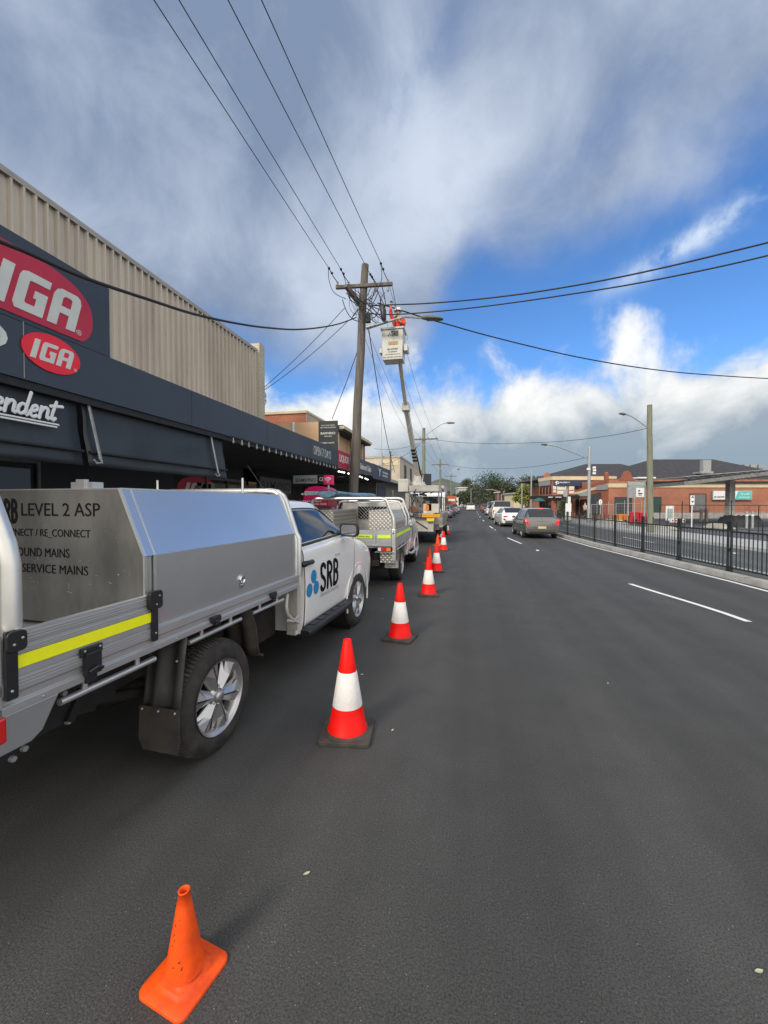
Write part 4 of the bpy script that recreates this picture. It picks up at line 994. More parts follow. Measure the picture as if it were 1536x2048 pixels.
    h = MB(); h.bb((-.88, 1.06, .9), (.88, 1.08, 1.30)); h.bb((-.80, 1.06, 1.66), (.80, 1.08, 1.76)); h.bb((-.80, 1.06, 1.3), (-.40, 1.08, 1.66)); h.bb((.36, 1.06, 1.3), (.80, 1.08, 1.66)); ho = h.build('headboard', 'tube', root)
    m = MB(); k = 0
    for i in range(-4, 14):
        a0 = -.40 + i * .085
        for dx in (.36, -.36):
            x0, x1 = a0, a0 + dx; z0, z1 = 1.30, 1.66; x2 = min(max(x1, -.40), .36)
            if x0 < -.40 or x0 > .36: continue
            f = (x2 - x0) / dx; m.beam((x0, 1.05, z0), (x2, 1.05, z0 + (z1 - z0) * f), .008, .010, up=(0, 1, 0))
    m.build('window_mesh', 'tube', ho)
    for yy, zt in ((-1.25, 1.84), (1.10, 1.87)):
        q = MB(); pts = [(.905, yy, 1.10), (.905, yy, 1.40), (.895, yy, 1.46), (.80, yy, 1.70), (.77, yy, zt - .05), (.72, yy, zt - .012), (.64, yy, zt)]
        q.tube(pts + [(-x, y_, z) for x, y_, z in pts[::-1]], .032, 12); q.build('tray_hoop', 'tube', root)
    q = MB(); q.tube([(.905, .60, 1.20), (.905, .60, 1.42), (.80, .60, 1.68), (.74, .60, 1.78), (.62, .60, 1.80), (-.62, .60, 1.80), (-.74, .60, 1.78), (-.80, .60, 1.68), (-.905, .60, 1.42), (-.905, .60, 1.2)], .026, 10); q.build('tray_hoop', 'tube', root)
    q = MB(); q.prism([(0, 0), (.85, -.02), (.80, -.28), (.05, -.26)], 0, .01, lambda a, b, h: (.90 + h, 1.75 + a, 1.10 + b)); 
    q = MB(); strokes(q, SRB_PATHS, (.915, 1.95, .82), (0, 1, 0), (0, 0, 1), .30, .10, .04); q.build('door_lettering', 'grey_txt', root)
    return root
make_second_ute()
# load on the second ute's hoops
o = MB(); o.cyl((-.75, -1.6, 1.92), (-.55, 1.3, 1.95), .022, n=10); o.cyl((-.85, -1.55, 1.925), (-.65, 1.3, 1.95), .02, n=10); o.cyl((-.8, -1.5, 1.965), (-.6, 1.3, 1.99), .02, n=10)
tag(o.build('pole_bundle', 'galv', loc=(-2.41, 9.18, 0)), 'bundle of thin grey metal poles lying across the hoops of the second utility truck', 'poles')
o = MB(); g = []
for i in range(13):
    t = i / 12; y = -1.35 + 2.6 * t; cx = -.42 + .30 * t; cz = 1.93 + .015 * math.sin(9 * t)
    g.append([(cx + (.19 + .02 * math.sin(5 * t)) * math.cos(a) * (1 - .2 * t), y, cz + (.06 + .012 * math.sin(7 * t + a * 3)) * math.sin(a)) for a in [2 * math.pi * k / 14 for k in range(14)]])
o.grid(g, True, wrap=True); o.add(g[0], [tuple(range(14))]); o.add(g[-1], [tuple(range(14))])
o = o.build('wrapped_load', 'blue_tarp', loc=(-2.41, 9.18, 0)); tag(o, 'long load wrapped in blue plastic tied on top of the second utility truck', 'wrapped load')
q = MB(); q.tube([(-.62, -1.24, 1.80), (-.60, -1.25, 2.0), (-.40, -1.25, 2.02), (-.22, -1.25, 1.97), (-.20, -1.24, 1.78), (-.19, -1.24, 1.62)], .011, 6); q.build('tie_strap', 'navy2', o)

# ============================================================ CONES
def cone_big(loc, rz, label, sc=1.0, lean=0):
    r = empty('traffic_cone', loc, rz, label, 'traffic cone', 'red and white traffic cones along the work zone')
    b = MB(); b.prism(rrect(-.19, -.19, .19, .19, .025), 0, .032, lambda a, b_, h: (a, b_, h + .001)); b.lathe([(.17, .032), (.155, .045), (.02, .045)], 32); b.build('base', 'cone_base', r, bev=.005)
    R0, R1, zb, zt = .142, .030, .040, .715
    f = lambda z: R0 + (R1 - R0) * (z - zb) / (zt - zb)
    c = MB(); c.lathe([(f(zb) + .010, zb), (f(zb) + .010, zb + .008), (f(zb) + .001, zb + .016), (f(.225), .225)], 40)
    c.lathe([(f(.225), .225), (f(.48), .48)], 40)
    c.lathe([(f(.48), .48), (f(zt), zt), (f(zt) - .004, zt + .004), (f(zt) - .010, zt), (f(zt) - .008, zt - .25)], 40); c.build('cone_body', 'red', r)
    s = MB(); s.lathe([(f(.225) + .0005, .223), (f(.227) + .0025, .227), (f(.478) + .0025, .478), (f(.48) + .0005, .482)], 40)
    for i in range(13):
        z = .236 + i * .0185
        for a0 in (200, 275, 335):
            pts = [((f(z) + .0025) * math.cos(R(a0 + k)), (f(z) + .0025) * math.sin(R(a0 + k)), z + .002 * math.sin(k)) for k in range(0, 34 if a0 != 275 else 20, 4)]
            s.tube(pts, .0011, 4)
    s.build('reflective_sleeve', 'cone_white', r)
    return r
CL = 'red and white traffic cone '
first = None
for i, (px, py, rz, lab) in enumerate([(695, 1466, .12, CL + 'beside the nearest truck, largest of the banded cones'), (800, 1277, -.15, CL + 'level with the nearest truck\'s front wheel'),
        (857, 1190, .1, CL + 'standing between the first and second trucks'), (873, 1143, .2, CL + 'beside the second truck, clearly right of its door'),
        (887, 1101, -.1, CL + 'wide in the lane just short of the lift truck'), (881, 1084, .3, CL + 'tucked at the rear corner of the lift truck'), (894.5, 1068.5, 0, CL + 'farthest of the row, beside the lift truck')]):
    p = gp(px, py)
    if first is None: first = cone_big((p.x, p.y, 0), rz, lab)
    else:
        c = copy_thing(first, (p.x, p.y, 0), rz, lab)
p = gp(695, 1466); q = MB(); q.tube([(p.x - .175, p.y - .01, .30), (p.x - .13, p.y - .03, .292), (p.x - .095, p.y - .03, .290)], .003, 5); tag(q.build('twig', 'leafb'), 'short dry twig stuck on the white band of the largest red cone', 'twig')
def cone_small(loc, rz, label, h=.44, half=.145):
    r = empty('orange_cone', loc, rz, label, 'traffic cone', 'plain orange traffic cones')
    b = MB(); n = 32; rings = []
    base = rrect(-half, -half, half, half, .045, 7)
    def ring(poly, z): return [(a, b_, z) for a, b_ in poly]
    circ = lambda rr: [(rr * math.cos(math.atan2(b_, a)), rr * math.sin(math.atan2(b_, a))) for a, b_ in base]
    mixp = lambda A, B, t: [(a[0] * (1 - t) + b_[0] * t, a[1] * (1 - t) + b_[1] * t) for a, b_ in zip(A, B)]
    r0 = .098
    seq = [(base, 0.0), (base, .012), (mixp(base, circ(half * .9), .08), .017), (mixp(base, circ(.125), .85), .021), (circ(.122), .024), (circ(.116), .034), (circ(.108), .037), (circ(.098), .040), (circ(.090), .052)]
    b.grid([ring(p_, z) for p_, z in seq], True, wrap=True)
    b.build('base', 'orange', r)
    c = MB(); rt = .024
    prof = [(.090, .052), (.088, .06)] + [(.088 + (rt - .088) * k / 6, .06 + (h - .06) * k / 6) for k in range(1, 7)] + [(rt + .003, h + .001), (rt + .003, h + .006), (rt - .002, h + .007), (rt - .005, h), (rt - .001, h - .12), (.05, .12)]
    c.lathe(prof, 40)
    co = c.build('cone_body', 'orange', r)
    return r, co
p = gp(370, 1952)
oc, co = cone_small((p.x, p.y, 0), R(-11), 'scuffed orange rubber cone standing alone at the bottom of the picture', h=.435, half=.150)
sm = MB()
for a, z, l, w_ in ((-93, .30, .030, .004), (-95, .26, .022, .006), (-88, .235, .03, .003), (-97, .215, .02, .004), (-80, .13, .012, .007), (-60, .15, .02, .008), (-50, .12, .03, .005), (-110, .34, .012, .005), (-70, .33, .010, .004)):
    rr_ = .088 + (.024 - .088) * (z - .06) / (.435 - .06) + .0006
    sm.add([(rr_ * math.cos(R(a + da)), rr_ * math.sin(R(a + da)), z + dz) for da, dz in ((-w_ * 900, -l / 2), (w_ * 300, -l / 3), (w_ * 800, l / 2), (-w_ * 200, l / 3))], [(0, 1, 2, 3)])
sm.build('scuff', 'scuff', co)
for px, py, lab in ((858.5, 1128, 'plain orange cone half hidden behind the third banded cone'), (875.5, 1091, 'plain orange cone low behind the lift truck corner')):
    p = gp(px, py); c = copy_thing(oc, (p.x, p.y, 0), .5, lab); c.scale = (1.1, 1.1, 1.1)

oc.scale = (.74, .78, .74)
# ============================================================ LEFT: SUPERMARKET
FX = -4.2
sm_ = empty('supermarket_building', (-7.6, 5, 0), 0, 'supermarket with beige ribbed metal wall and long navy awning fascia on the left', 'building')
def sb(mb, name, m, parent=None, bev=0):
    o = mb.build(name, m, parent or sm_, bev=bev)
    if parent is None: o.location = (7.6, -5, 0)      # parts are modelled in road coordinates
    return o
c = MB(); prof = []; y = -4.0
while y < 13.55: prof += [(y, 0), (y + .12, 0), (y + .132, .075), (y + .165, .075), (y + .19, 0)]; y += .2
c.grid([[(-7.6 + d, yy, 3.12) for yy, d in prof], [(-7.6 + d, yy, 7.26) for yy, d in prof]], False)
sb(c, 'metal_cladding', 'metalclad')
c = MB(); c.bb((-7.75, -4, 7.24), (-7.52, 13.60, 7.295)); c.bb((-7.528, -4, 7.19), (-7.52, 13.6, 7.238)); sb(c, 'parapet_capping', 'cap')
c = MB(); c.bb((-16, -4, 0), (-7.75, 13.6, 7.25)); sb(c, 'rear_block', 'beige')
c = MB(); c.bb((-8.3, 13.60, 3.12), (-7.42, 13.98, 7.5)); sb(c, 'brick_pier', 'brickcream')
# fascia + sign panel
c = MB(); c.bb((FX - .08, -3.5, 2.94), (FX, 12.72, 3.48)); fo = sb(c, 'awning_fascia', 'navy')
c = MB(); c.bb((FX - .10, -3.5, 3.483), (FX + .004, 4.14, 4.285)); sb(c, 'sign_panel', 'navy')
c = MB(); c.bb((FX - .09, 4.139, 3.483), (FX + .0055, 4.152, 4.29)); c.bb((FX, 3.17, 2.95), (FX + .0055, 3.176, 3.49)); sb(c, 'panel_joint', 'cap')
for yy in (5.6, 8.0, 10.4): c = MB(); c.bb((FX, yy, 2.945), (FX + .002, yy + .005, 3.478)); sb(c, 'panel_joint', 'black_m')
for yy in (4.6, 6.8, 9.0, 11.2): c = MB(); c.bb((FX - .05, yy, 3.48), (FX - .02, yy + .12, 3.50)); sb(c, 'fascia_clip', 'cap')
c = MB(); c.bb((FX - .2, -3.5, 2.86), (FX - .02, 12.7, 2.937)); sb(c, 'blind_headbox', 'black_m')
c = MB(); c.bb((-7.6, -4, 3.0), (FX - .085, 12.72, 3.10)); sb(c, 'awning_roof', 'cap')
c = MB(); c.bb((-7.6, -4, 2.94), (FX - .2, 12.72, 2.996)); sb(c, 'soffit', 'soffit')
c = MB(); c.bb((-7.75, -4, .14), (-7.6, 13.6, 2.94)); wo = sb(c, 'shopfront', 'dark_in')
for y0, y1 in ((-2, 1), (1.2, 3.6), (3.8, 5.8), (10.3, 13.3)):
    c = MB(); c.bb((-7.6, y0, .5), (-7.58, y1, 2.35)); sb(c, 'shop_window', 'shopglass')
for y0 in (-2, 1.2, 3.8, 10.7):
    c = MB()
    for yy in (y0, y0 + 1.05, y0 + 2.1): c.bb((-7.578, yy, .14), (-7.54, yy + .05, 2.5))
    c.bb((-7.579, y0, 2.45), (-7.545, y0 + 2.1, 2.52)); sb(c, 'shopfront_frame', 'truckg')
for y0, z0, w_, h_, m_ in ((6.3, 1.3, .5, .7, 'silver_sign'), (11.4, 1.2, .45, .8, 'silver_lit'), (4.0, 1.5, .8, .5, 'silver_sign')):
    c = MB(); c.bb((-7.572, y0, z0), (-7.563, y0 + w_, z0 + h_)); sb(c, 'window_poster', m_)
# logos on the sign panel: the big oval runs onto the upper panel
def oval_sign(P, name, pl, red, px_c, rx, rz_, cx, cz, ltr_h, ltr_w, n=2.4, x=FX + .006, reg=True, dy=0):
    o = MB(); place_geo(o, shape_geo([ellipse(0, 0, rx, rz_, 56, n)]), (x, cx, cz - rz_), (0, 1, 0), (0, 0, 1), w=2 * rx, h=2 * rz_, th=.006, anchor='c'); oo = sb(o, name, red, None)
    o = MB(); place_geo(o, iga_geo(), (x + .006, cx - ltr_w / 2 + dy, cz - ltr_h / 2), (0, 1, 0), (0, 0, 1), w=ltr_w, h=ltr_h, th=.004)
    q = sb(o, 'logo_lettering', 'ltr', None)
    if reg:
        o = MB(); rr = rz_ * .085; cc = Vector((x + .008, cx + ltr_w / 2 + dy + rr * 1.0, cz - ltr_h / 2 + rr * .6)); M = Matrix.Rotation(R(90), 3, 'Y')
        o.tube([cc + Vector((0, rr * math.cos(t), rr * math.sin(t))) for t in [2 * math.pi * k / 20 for k in range(21)]], rr * .14, 5)
        place_geo(o, text_geo('R', .02), cc + Vector((0, -rr * .4, -rr * .5)), (0, 1, 0), (0, 0, 1), h=rr, th=.003); sb(o, 'registered_mark', 'ltr')
def on_fascia(px, py): return xp(px, py, FX + .008)
a = on_fascia(187, 640); b_ = on_fascia(60, 590)
# big oval: right end at px 187, spans z from ~3.43 to ~4.25
bigp = [(a, max(b, 3.524)) for a, b in ellipse(3.155, 3.785, .752, .383, 72, 2.5)]
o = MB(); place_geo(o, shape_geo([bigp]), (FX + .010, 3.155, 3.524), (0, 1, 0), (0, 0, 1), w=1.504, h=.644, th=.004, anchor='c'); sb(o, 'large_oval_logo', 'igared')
o = MB(); place_geo(o, iga_geo(), (FX + .015, 2.897, 3.59), (0, 1, 0), (0, 0, 1), w=.87, h=.40, th=.004); sb(o, 'logo_lettering', 'ltr')
o = MB(); cc = Vector((FX + .016, 3.735, 3.607)); o.tube([cc + Vector((0, .026 * math.cos(t), .026 * math.sin(t))) for t in [2 * math.pi * k / 20 for k in range(21)]], .004, 5); place_geo(o, text_geo('R', .02), cc + Vector((0, -.010, -.014)), (0, 1, 0), (0, 0, 1), h=.028, th=.003); sb(o, 'registered_mark', 'ltr')
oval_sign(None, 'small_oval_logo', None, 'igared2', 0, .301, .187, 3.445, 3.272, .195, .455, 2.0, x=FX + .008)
o = MB(); place_geo(o, text_geo('UNLIMITED', .035), (FX + .006, 3.03, 3.16), (0, 1, 0), (0, 0, 1), h=.22, w=1.75, th=.004, anchor='r'); sb(o, 'lettering', 'ltr')
o = MB(); p0, p1 = on_fascia(628, 905), on_fascia(662, 905); place_geo(o, text_geo('OPEN 7 DAYS', -.01, space=1.1), (FX + .002, p0.y, 3.09), (0, 1, 0), (0, 0, 1), h=.24, w=p1.y - p0.y, th=.004); sb(o, 'lettering', 'ltr')
# wall logo seen under the awning
wy0, wy1 = xp(355, 965, -7.58).y, xp(432, 965, -7.58).y
c = MB(); c.bb((-7.6, wy0 - .1, 1.6), (-7.595, wy1 + .12, 2.6)); sb(c, 'wall_panel', 'black_m')
oval_sign(None, 'wall_oval_logo', None, 'igared', 0, (wy1 - wy0) / 2, .36, (wy0 + wy1) / 2, xp(392, 975, -7.58).z - .05, .36, (wy1 - wy0) * .72, 2.4, x=-7.59, reg=False)
# canvas drop blinds
def blind(y0, y1, z0, txt=False, curl=0.0):
    g = []; n = 40
    for i in range(n + 1):
        y = y0 + (y1 - y0) * i / n; row = []
        for j in range(13):
            t = j / 12; z = 2.90 - (2.90 - z0) * t
            x = FX - .12 + .10 * t + .012 * math.sin(y * 7 + t * 5) * t + .010 * math.sin((y - y0) * 3.1 + t * 9) * math.sin(math.pi * t)
            row.append((x, y, z))
        g.append(row)
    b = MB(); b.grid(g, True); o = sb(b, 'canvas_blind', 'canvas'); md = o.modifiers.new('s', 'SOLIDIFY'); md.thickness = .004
    h = MB(); h.tube([(FX - .005, y0, z0 + .155), (FX - .005, y1, z0 + .155)], .016, 8); ho = h.build('hem_pole', 'black_m', o)
    return o
b1 = blind(-2.6, on_fascia(169, 860).y, 2.17); b2 = blind(on_fascia(180, 860).y, on_fascia(456, 900).y, 2.17)
for px0, px1 in ((171, 187), (417, 428)):
    ya = xp(px0, 800, FX - .10).y; yb = ya + .06
    s = MB(); s.beam((FX - .07, ya, 2.93), (FX + .035, yb, 2.25), .045, .02); s.tube([(FX + .03, yb, 2.26), (FX + .06, yb - .01, 2.21), (FX + .05, yb - .07, 2.20), (FX + .04, yb - .1, 2.24)], .014, 6); s.build('blind_guide', 'galv', sm_).location = (7.6, -5, 0)
# script lettering "independent" on the first blind (its end is what shows)
def script(mb, o, s):
    P = []
    def arch_n(x):  return [(x, 0.5), (x + .02, .0)], [(x + .03, .30)] + arc(x + .19, .34, .13, .16, 150, 10, 6) + [(x + .33, .06), (x + .40, .0), (x + .47, .08)]
    x = 0
    for ch in 'endent':
        if ch == 'n': P += list(arch_n(x)); x += .47
        elif ch == 'd': P += [arc(x + .17, .24, .15, .22, 40, 330, 10), [(x + .34, 1.0), (x + .32, .4), (x + .33, .06), (x + .40, .0), (x + .47, .08)]]; x += .50
        elif ch == 'e': P += [[(x, .20), (x + .16, .24)] + arc(x + .17, .36, .11, .13, -20, 180, 8) + arc(x + .19, .18, .15, .18, 180, 320, 8)]; x += .42
        elif ch == 't': P += [[(x + .10, .85), (x + .06, .3), (x + .08, .04), (x + .17, .0), (x + .24, .10)], [(x - .10, .62), (x + .42, .70)]]; x += .3
    P = [[(a + .28 * b, b) for a, b in p] for p in P]
    P = [[(a - x, b) for a, b in p] for p in P]
    strokes(mb, P, o, (0, 1, 0), (0, 0, 1), s, .082, .06, 6)
    strokes(mb, [[(-4.2, -.17), (.12, -.17)], [(-4.2, -.29), (.02, -.29)]], o, (0, 1, 0), (0, 0, 1), s, .045, .06, 6)
t_ = MB(); script(t_, (FX + .004, 3.475, 2.60), .225); to = t_.build('script_lettering', 'white_txt', b1)

# string of globes below the fascia
r = empty('festoon_lights', (FX + .02, 6, 2.93), 0, 'row of clear hanging globes strung under the navy fascia', 'string lights')
ya, yb = on_fascia(456, 880).y, on_fascia(672, 940).y
q = MB(); q.tube([(.04, ya - 6 + (yb - ya) * i / 40, .015 - .012 * (i % 2)) for i in range(41)], .006, 5); q.build('cable', 'wire', r)
k = 22
for i in range(k):
    y = ya + (yb - ya) * (i + .3) / k - 6
    g = MB(); g.lathe([(.005, .0), (.011, -.01), (.011, -.035), (.013, -.045), (.021, -.066), (.023, -.082), (.016, -.10), (.001, -.106)], 10, c=(.04 + .01 * math.sin(i * 2.3), y, -.015)); g.v = [((v[0]-.04)*.8+.04, v[1], v[2]*.8) for v in g.v] if False else g.v; g.build('globe', 'bulb', r)

def hanging_sign(name, a, b, z0, z1, m, label, txt=None, tm='ltr', th=.05, tw=.8, tz=.5, hh=.4, serif=True):
    """a->b: (x,y) ends, text faces the side to the right of b->a seen from the camera"""
    a, b = Vector((a[0], a[1], 0)), Vector((b[0], b[1], 0)); d = (b - a).normalized(); n = Vector((d.y, -d.x, 0)); L_ = (b - a).length
    r = empty(name, ((a.x + b.x) / 2, (a.y + b.y) / 2, z0), 0, label, 'sign')
    o = (a + b) / 2
    P = lambda s, t, z: (a + d * (s * L_) + n * t - o + Vector((0, 0, z - z0)))
    bx = MB(); vs = [P(s, t, z) for s in (0, 1) for t in (0, -th) for z in (z0, z1)]
    bx.add(vs, [(0, 1, 3, 2), (4, 6, 7, 5), (0, 4, 5, 1), (2, 3, 7, 6), (0, 2, 6, 4), (1, 5, 7, 3)]); bo = bx.build('sign_board', m, r)
    if txt:
        for (s, w_, zb, h_, tt) in txt:
            q = MB(); place_geo(q, text_geo(tt, .012), P(s, .0, z0 + (z1 - z0) * zb), d, (0, 0, 1), w=w_ * L_, h=h_ * (z1 - z0), th=.004); q.build('lettering', tm, r)
    return r
M_['dk_txt'] = mat('dark_letter', (.03, .03, .035), .5, var=0); M_['red_sign'] = mat('red_fascia', (.40, .014, .05), .5, var=.04)
pa, pb = xp(520, 940, -7.5), xp(582, 955, -7.5)
hanging_sign('wall_sign', (-7.5, pa.y), (-7.5, pb.y), 2.15, 2.72, 'silver_sign', 'dim silver sign with tall dark lettering on the wall under the awning', [(.04, .92, .15, .62, 'BAMVINO')], 'dk_txt')
pa, pb = yp(585, 960, 10.6), yp(656, 960, 10.6)
hanging_sign('under_awning_sign', (pa.x, 10.6), (pb.x, 10.6), yp(600, 969, 10.6).z, yp(600, 949, 10.6).z, 'black_m', 'black framed light box hanging under the awning, facing the street end', [(.76, .22, .32, .36, 'CELL')], 'ltr')
q = empty('sign_face', (0, 0, 0)); bpy.data.objects.remove(q)
b = MB(); b.bb((pa.x + .03, 10.585, yp(600, 967, 10.6).z), (pa.x + (pb.x - pa.x) * .70, 10.598, yp(600, 951, 10.6).z)); us = [o for o in COL.objects if o.name.startswith('under_awning_sign')][0]
bo = b.build('sign_face', 'silver_lit', us); bo.location = -us.location
b = MB(); place_geo(b, text_geo('BAMVINO', .012), (pa.x + .10, 10.584, yp(600, 964, 10.6).z), (1, 0, 0), (0, 0, 1), w=(pb.x - pa.x) * .58, h=.10, th=.003); b.build('face_lettering', 'dk_txt', bo)

# lit lamps beneath the liquor fascia
ll = -1
for px, py in ((678, 943), (683, 944), (688, 945), (697, 947), (702, 949), (720, 953), (724, 955), (731, 957), (735, 959)):
    p = xp(px, py, FX - .15); q = MB(); q.ball((0, 0, 0), .038, 6, (1, 1.1, .7)); ll += 1; tag(q.build('downlight', 'led', loc=p), ('first', 'second', 'third', 'fourth', 'fifth', 'sixth', 'seventh', 'eighth', 'ninth')[ll] + ' from the left of the small lit lamps under the shop fascias', 'lamp', 'lit lamps under the shop awning')

# neighbouring shops: awnings in the same line
def shop(y0, y1, name, label, m, zf=(2.93, 3.48), wall='dark_in', upper=None, um='brickred', depth=-7.6, txt=None, tm='ltr'):
    r = empty(name, (-6, (y0 + y1) / 2, 0), 0, label, 'shop'); off = Vector((6, -(y0 + y1) / 2, 0))
    def ad(mb, n, mm, bev=0):
        o = mb.build(n, mm, r, bev=bev); o.location = off; return o
    c = MB(); c.bb((FX - .08, y0 + .01, zf[0]), (FX, y1 - .01, zf[1])); fo_ = ad(c, 'awning_fascia', m)
    c = MB(); c.bb((-7.6, y0 + .01, zf[0]), (FX - .085, y1 - .01, zf[0] + .06)); ad(c, 'soffit', 'soffit')
    c = MB(); c.bb((-12, y0 + .01, .14), (-7.6, y1 - .01, upper or 3.4)); ad(c, 'wall', um if upper else wall)
    c = MB(); c.bb((-7.598, y0 + .3, .5), (-7.57, y1 - .3, 2.5)); ad(c, 'shop_window', 'shopglass')
    if txt:
        for s0, s1, za, zb, tt, mm in txt:
            q = MB(); place_geo(q, text_geo(tt, .02), (FX + .001, s0, za), (0, 1, 0), (0, 0, 1), w=s1 - s0, h=zb - za, th=.005); ad(q, 'lettering', mm)
    return r, ad
F = lambda px: xp(px, 950, FX).y
shop(12.76, F(717), 'liquor_shop', 'small shop with a dark red awning fascia beside the big timber pole', 'red_sign', txt=[(F(679), F(679) + 2.1, 3.07, 3.36, 'LIQUOR STORE', 'ltr')])
shop(F(717), F(746), 'cellar_shop', 'shop with a slate blue fascia and pale script, right of the timber pole', 'navy', txt=[(F(720), F(742), 3.08, 3.32, 'Gledswood Cellars', 'ltr')])
shop(F(746), F(781), 'navy_shop', 'shop with a deep navy fascia and a small Y shaped mark', 'navy2', zf=(2.85, 3.5), txt=[(F(757), F(762), 3.02, 3.38, 'Y', 'ltr'), (F(765), F(776), 3.2, 3.3, 'THE WINE BAR', 'ltr'), (F(765), F(775), 3.05, 3.14, 'AND KITCHEN', 'ltr')])
pa, pb = xp(668, 960, -7.4), xp(706, 970, -7.4)
hanging_sign('shop_window_sign', (-7.3, xp(664, 960, -7.3).y), (-7.3, xp(704, 960, -7.3).y), 2.0, 2.95, 'silver_lit', 'pale shop sign with tall dark lettering behind the pink phone booth', [(.05, .9, .25, .5, 'BAMVINO')], 'dk_txt')
hanging_sign('shop_window_sign', (-7.3, xp(716, 960, -7.3).y), (-7.3, xp(732, 960, -7.3).y), 2.0, 2.95, 'silver_sign', 'grey shop sign just right of the timber pole', [(.3, .4, .3, .4, 'LI')], 'ltr')

# phone booth
r = empty('phone_booth', (*yp(650, 1010, 10.3).xy, .15), 0, 'pink domed public phone booth with a square wireless symbol on top', 'phone booth')
bx, by = r.location.x, r.location.y
def L_(px, py, y): p = yp(px, py, y); return Vector((p.x - bx, p.y - by, p.z - .15))
c = MB(); pts = []
a, b = L_(617, 1000, 10.3), L_(668, 1000, 10.3); cx = (a.x + b.x) / 2; rx = (b.x - a.x) / 2; z0 = a.z; z1 = L_(640, 973, 10.3).z
g = []
for i in range(11):
    th = math.pi * i / 10; g.append([(cx - rx * math.cos(th) * .98, -.35, z0 + (z1 - z0) * min(1, math.sin(th) ** .45 * 1.0)), (cx - rx * math.cos(th), .35, z0 + (z1 - z0) * min(1, math.sin(th) ** .45))])
c.grid(g, True); c.add([p[0] for p in g], [tuple(range(11))]); c.add([p[1] for p in g], [tuple(range(11))]); c.build('hood', 'pink', r)
c = MB(); c.bb((cx - rx - .10, -.36, z0 - .17), (cx + rx * .9, .36, z0 - .002)); bo = c.build('banner', 'red_sign', r); q = MB(); place_geo(q, text_geo('FREE CALLS', .02), (cx - rx, -.362, z0 - .05), (1, 0, 0), (0, 0, 1), w=rx * 1.4, h=.035, th=.002); place_geo(q, text_geo('FREE WIFI HERE', .01), (cx - rx + .1, -.362, z0 - .13), (1, 0, 0), (0, 0, 1), w=rx * 1.5, h=.045, th=.002); q.build('lettering', 'white_txt', bo)
c = MB(); c.bb((cx - .3, .0, 0), (cx + .3, .3, z0 - .17)); c.build('phone_cabinet', 'galv', r, bev=.02)
w0, w1 = L_(656, 970, 10.3), L_(672, 952, 10.3)
c = MB(); c.bb((w0.x, -.32, w0.z), (w1.x, -.28 + .12, w1.z)); so_ = c.build('wireless_sign', 'pink', r); c = MB(); c.cyl(((w0.x + w1.x) / 2, -.26, z0), ((w0.x + w1.x) / 2, -.26, w0.z), .03); c.build('post', 'galv', r)
c = MB(); mx_ = (w0.x + w1.x) / 2; mz = w0.z + (w1.z - w0.z) * .22
for rr in (.045, .085, .12): c.tube([(mx_ + rr * math.cos(R(t)), -.324, mz + rr * math.sin(R(t))) for t in range(45, 136, 10)], .009, 6)
c.ball((mx_, -.324, mz), .012, 5); c.build('wireless_symbol', 'white_txt', so_)

# vertical sign, flue, buildings behind
a, b = yp(637, 870, 13.0), yp(675, 870, 13.0); z1 = yp(650, 842, 13).z; z0 = 3.3
hanging_sign('vertical_sign', (a.x, 13.0), (b.x, 13.0), z0, z1, 'dark_in', 'tall black sign board with white lettering standing above the awning', [(.12, .76, .62, .065, 'BAMVINO'), (.30, .4, .555, .03, 'CELLARS'), (.18, .64, .36, .04, 'OPEN 7 DAYS'), (.25, .5, .17, .035, 'FINE WINES'), (.3, .4, .11, .03, 'SPIRITS'), (.15, .7, .86, .028, 'BOUTIQUE WINES'), (.1, .8, .80, .028, 'GIFTS AND GLASSWARE')], 'ltr')
p = yp(586.5, 850, 13.6); q = MB(); q.cyl((0, 0, 0), (0, 0, yp(586, 845, 13.6).z - 3.3), .075, n=14); tag(q.build('flue_pipe', 'alu', loc=(p.x, 13.6, 3.3)), 'short shiny metal flue pipe rising above the awning by the peach wall', 'flue')
r = empty('brick_shop_building', (-11, 17, 0), 0, 'red brick and peach walled building behind the awning with a cream parapet', 'building')
def ad(mb, n, mm, bev=0): o = mb.build(n, mm, r, bev=bev); o.location = (11, -17, 0); return o
P1, P2 = yp(523, 850, 15), yp(640, 930, 15); zt = yp(600, 845, 15).z
c = MB(); c.bb((-14, 15, 3.2), (P2.x, 19, zt)); ad(c, 'peach_wall', 'peach')
q1 = yp(612, 826, 16.5); q0 = yp(520, 826, 16.5)
c = MB(); c.bb((q0.x - 3, 16.5, 3), (q1.x, 21, q1.z)); ad(c, 'brick_upper_wall', 'brickor')
c = MB(); c.bb((q0.x - 3, 16.44, q1.z), (q1.x + .06, 21, q1.z + .10)); ad(c, 'parapet_coping', 'cream')
c = MB(); c.bb((q1.x + .002, 16.5, 3), (q1.x + .03, 23, q1.z)); ad(c, 'side_render', 'beige')
r = empty('balcony_building', (-5.5, 19.5, 0), 0, 'two storey brick building with a shaded upstairs balcony behind the timber pole', 'building')
def ad(mb, n, mm, bev=0): o = mb.build(n, mm, r, bev=bev); o.location = (5.5, -19.5, 0); return o
bx0 = -5.35
zl = xp(678, 857, bx0); ze = xp(729, 885, bx0)
yA, yB = xp(676, 880, bx0).y, xp(730, 880, bx0).y
zr = zl.z
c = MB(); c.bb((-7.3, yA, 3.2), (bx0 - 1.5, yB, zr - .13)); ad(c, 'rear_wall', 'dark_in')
c = MB(); c.bb((-7.3, yB - .35, 3.2), (bx0, yB, zr - .125)); ad(c, 'brick_end_wall', 'brickred')
c = MB(); c.bb((-7.2, yA - .1, zr - .12), (bx0 + .25, yB + .25, zr + .10)); ad(c, 'roof', 'slate')
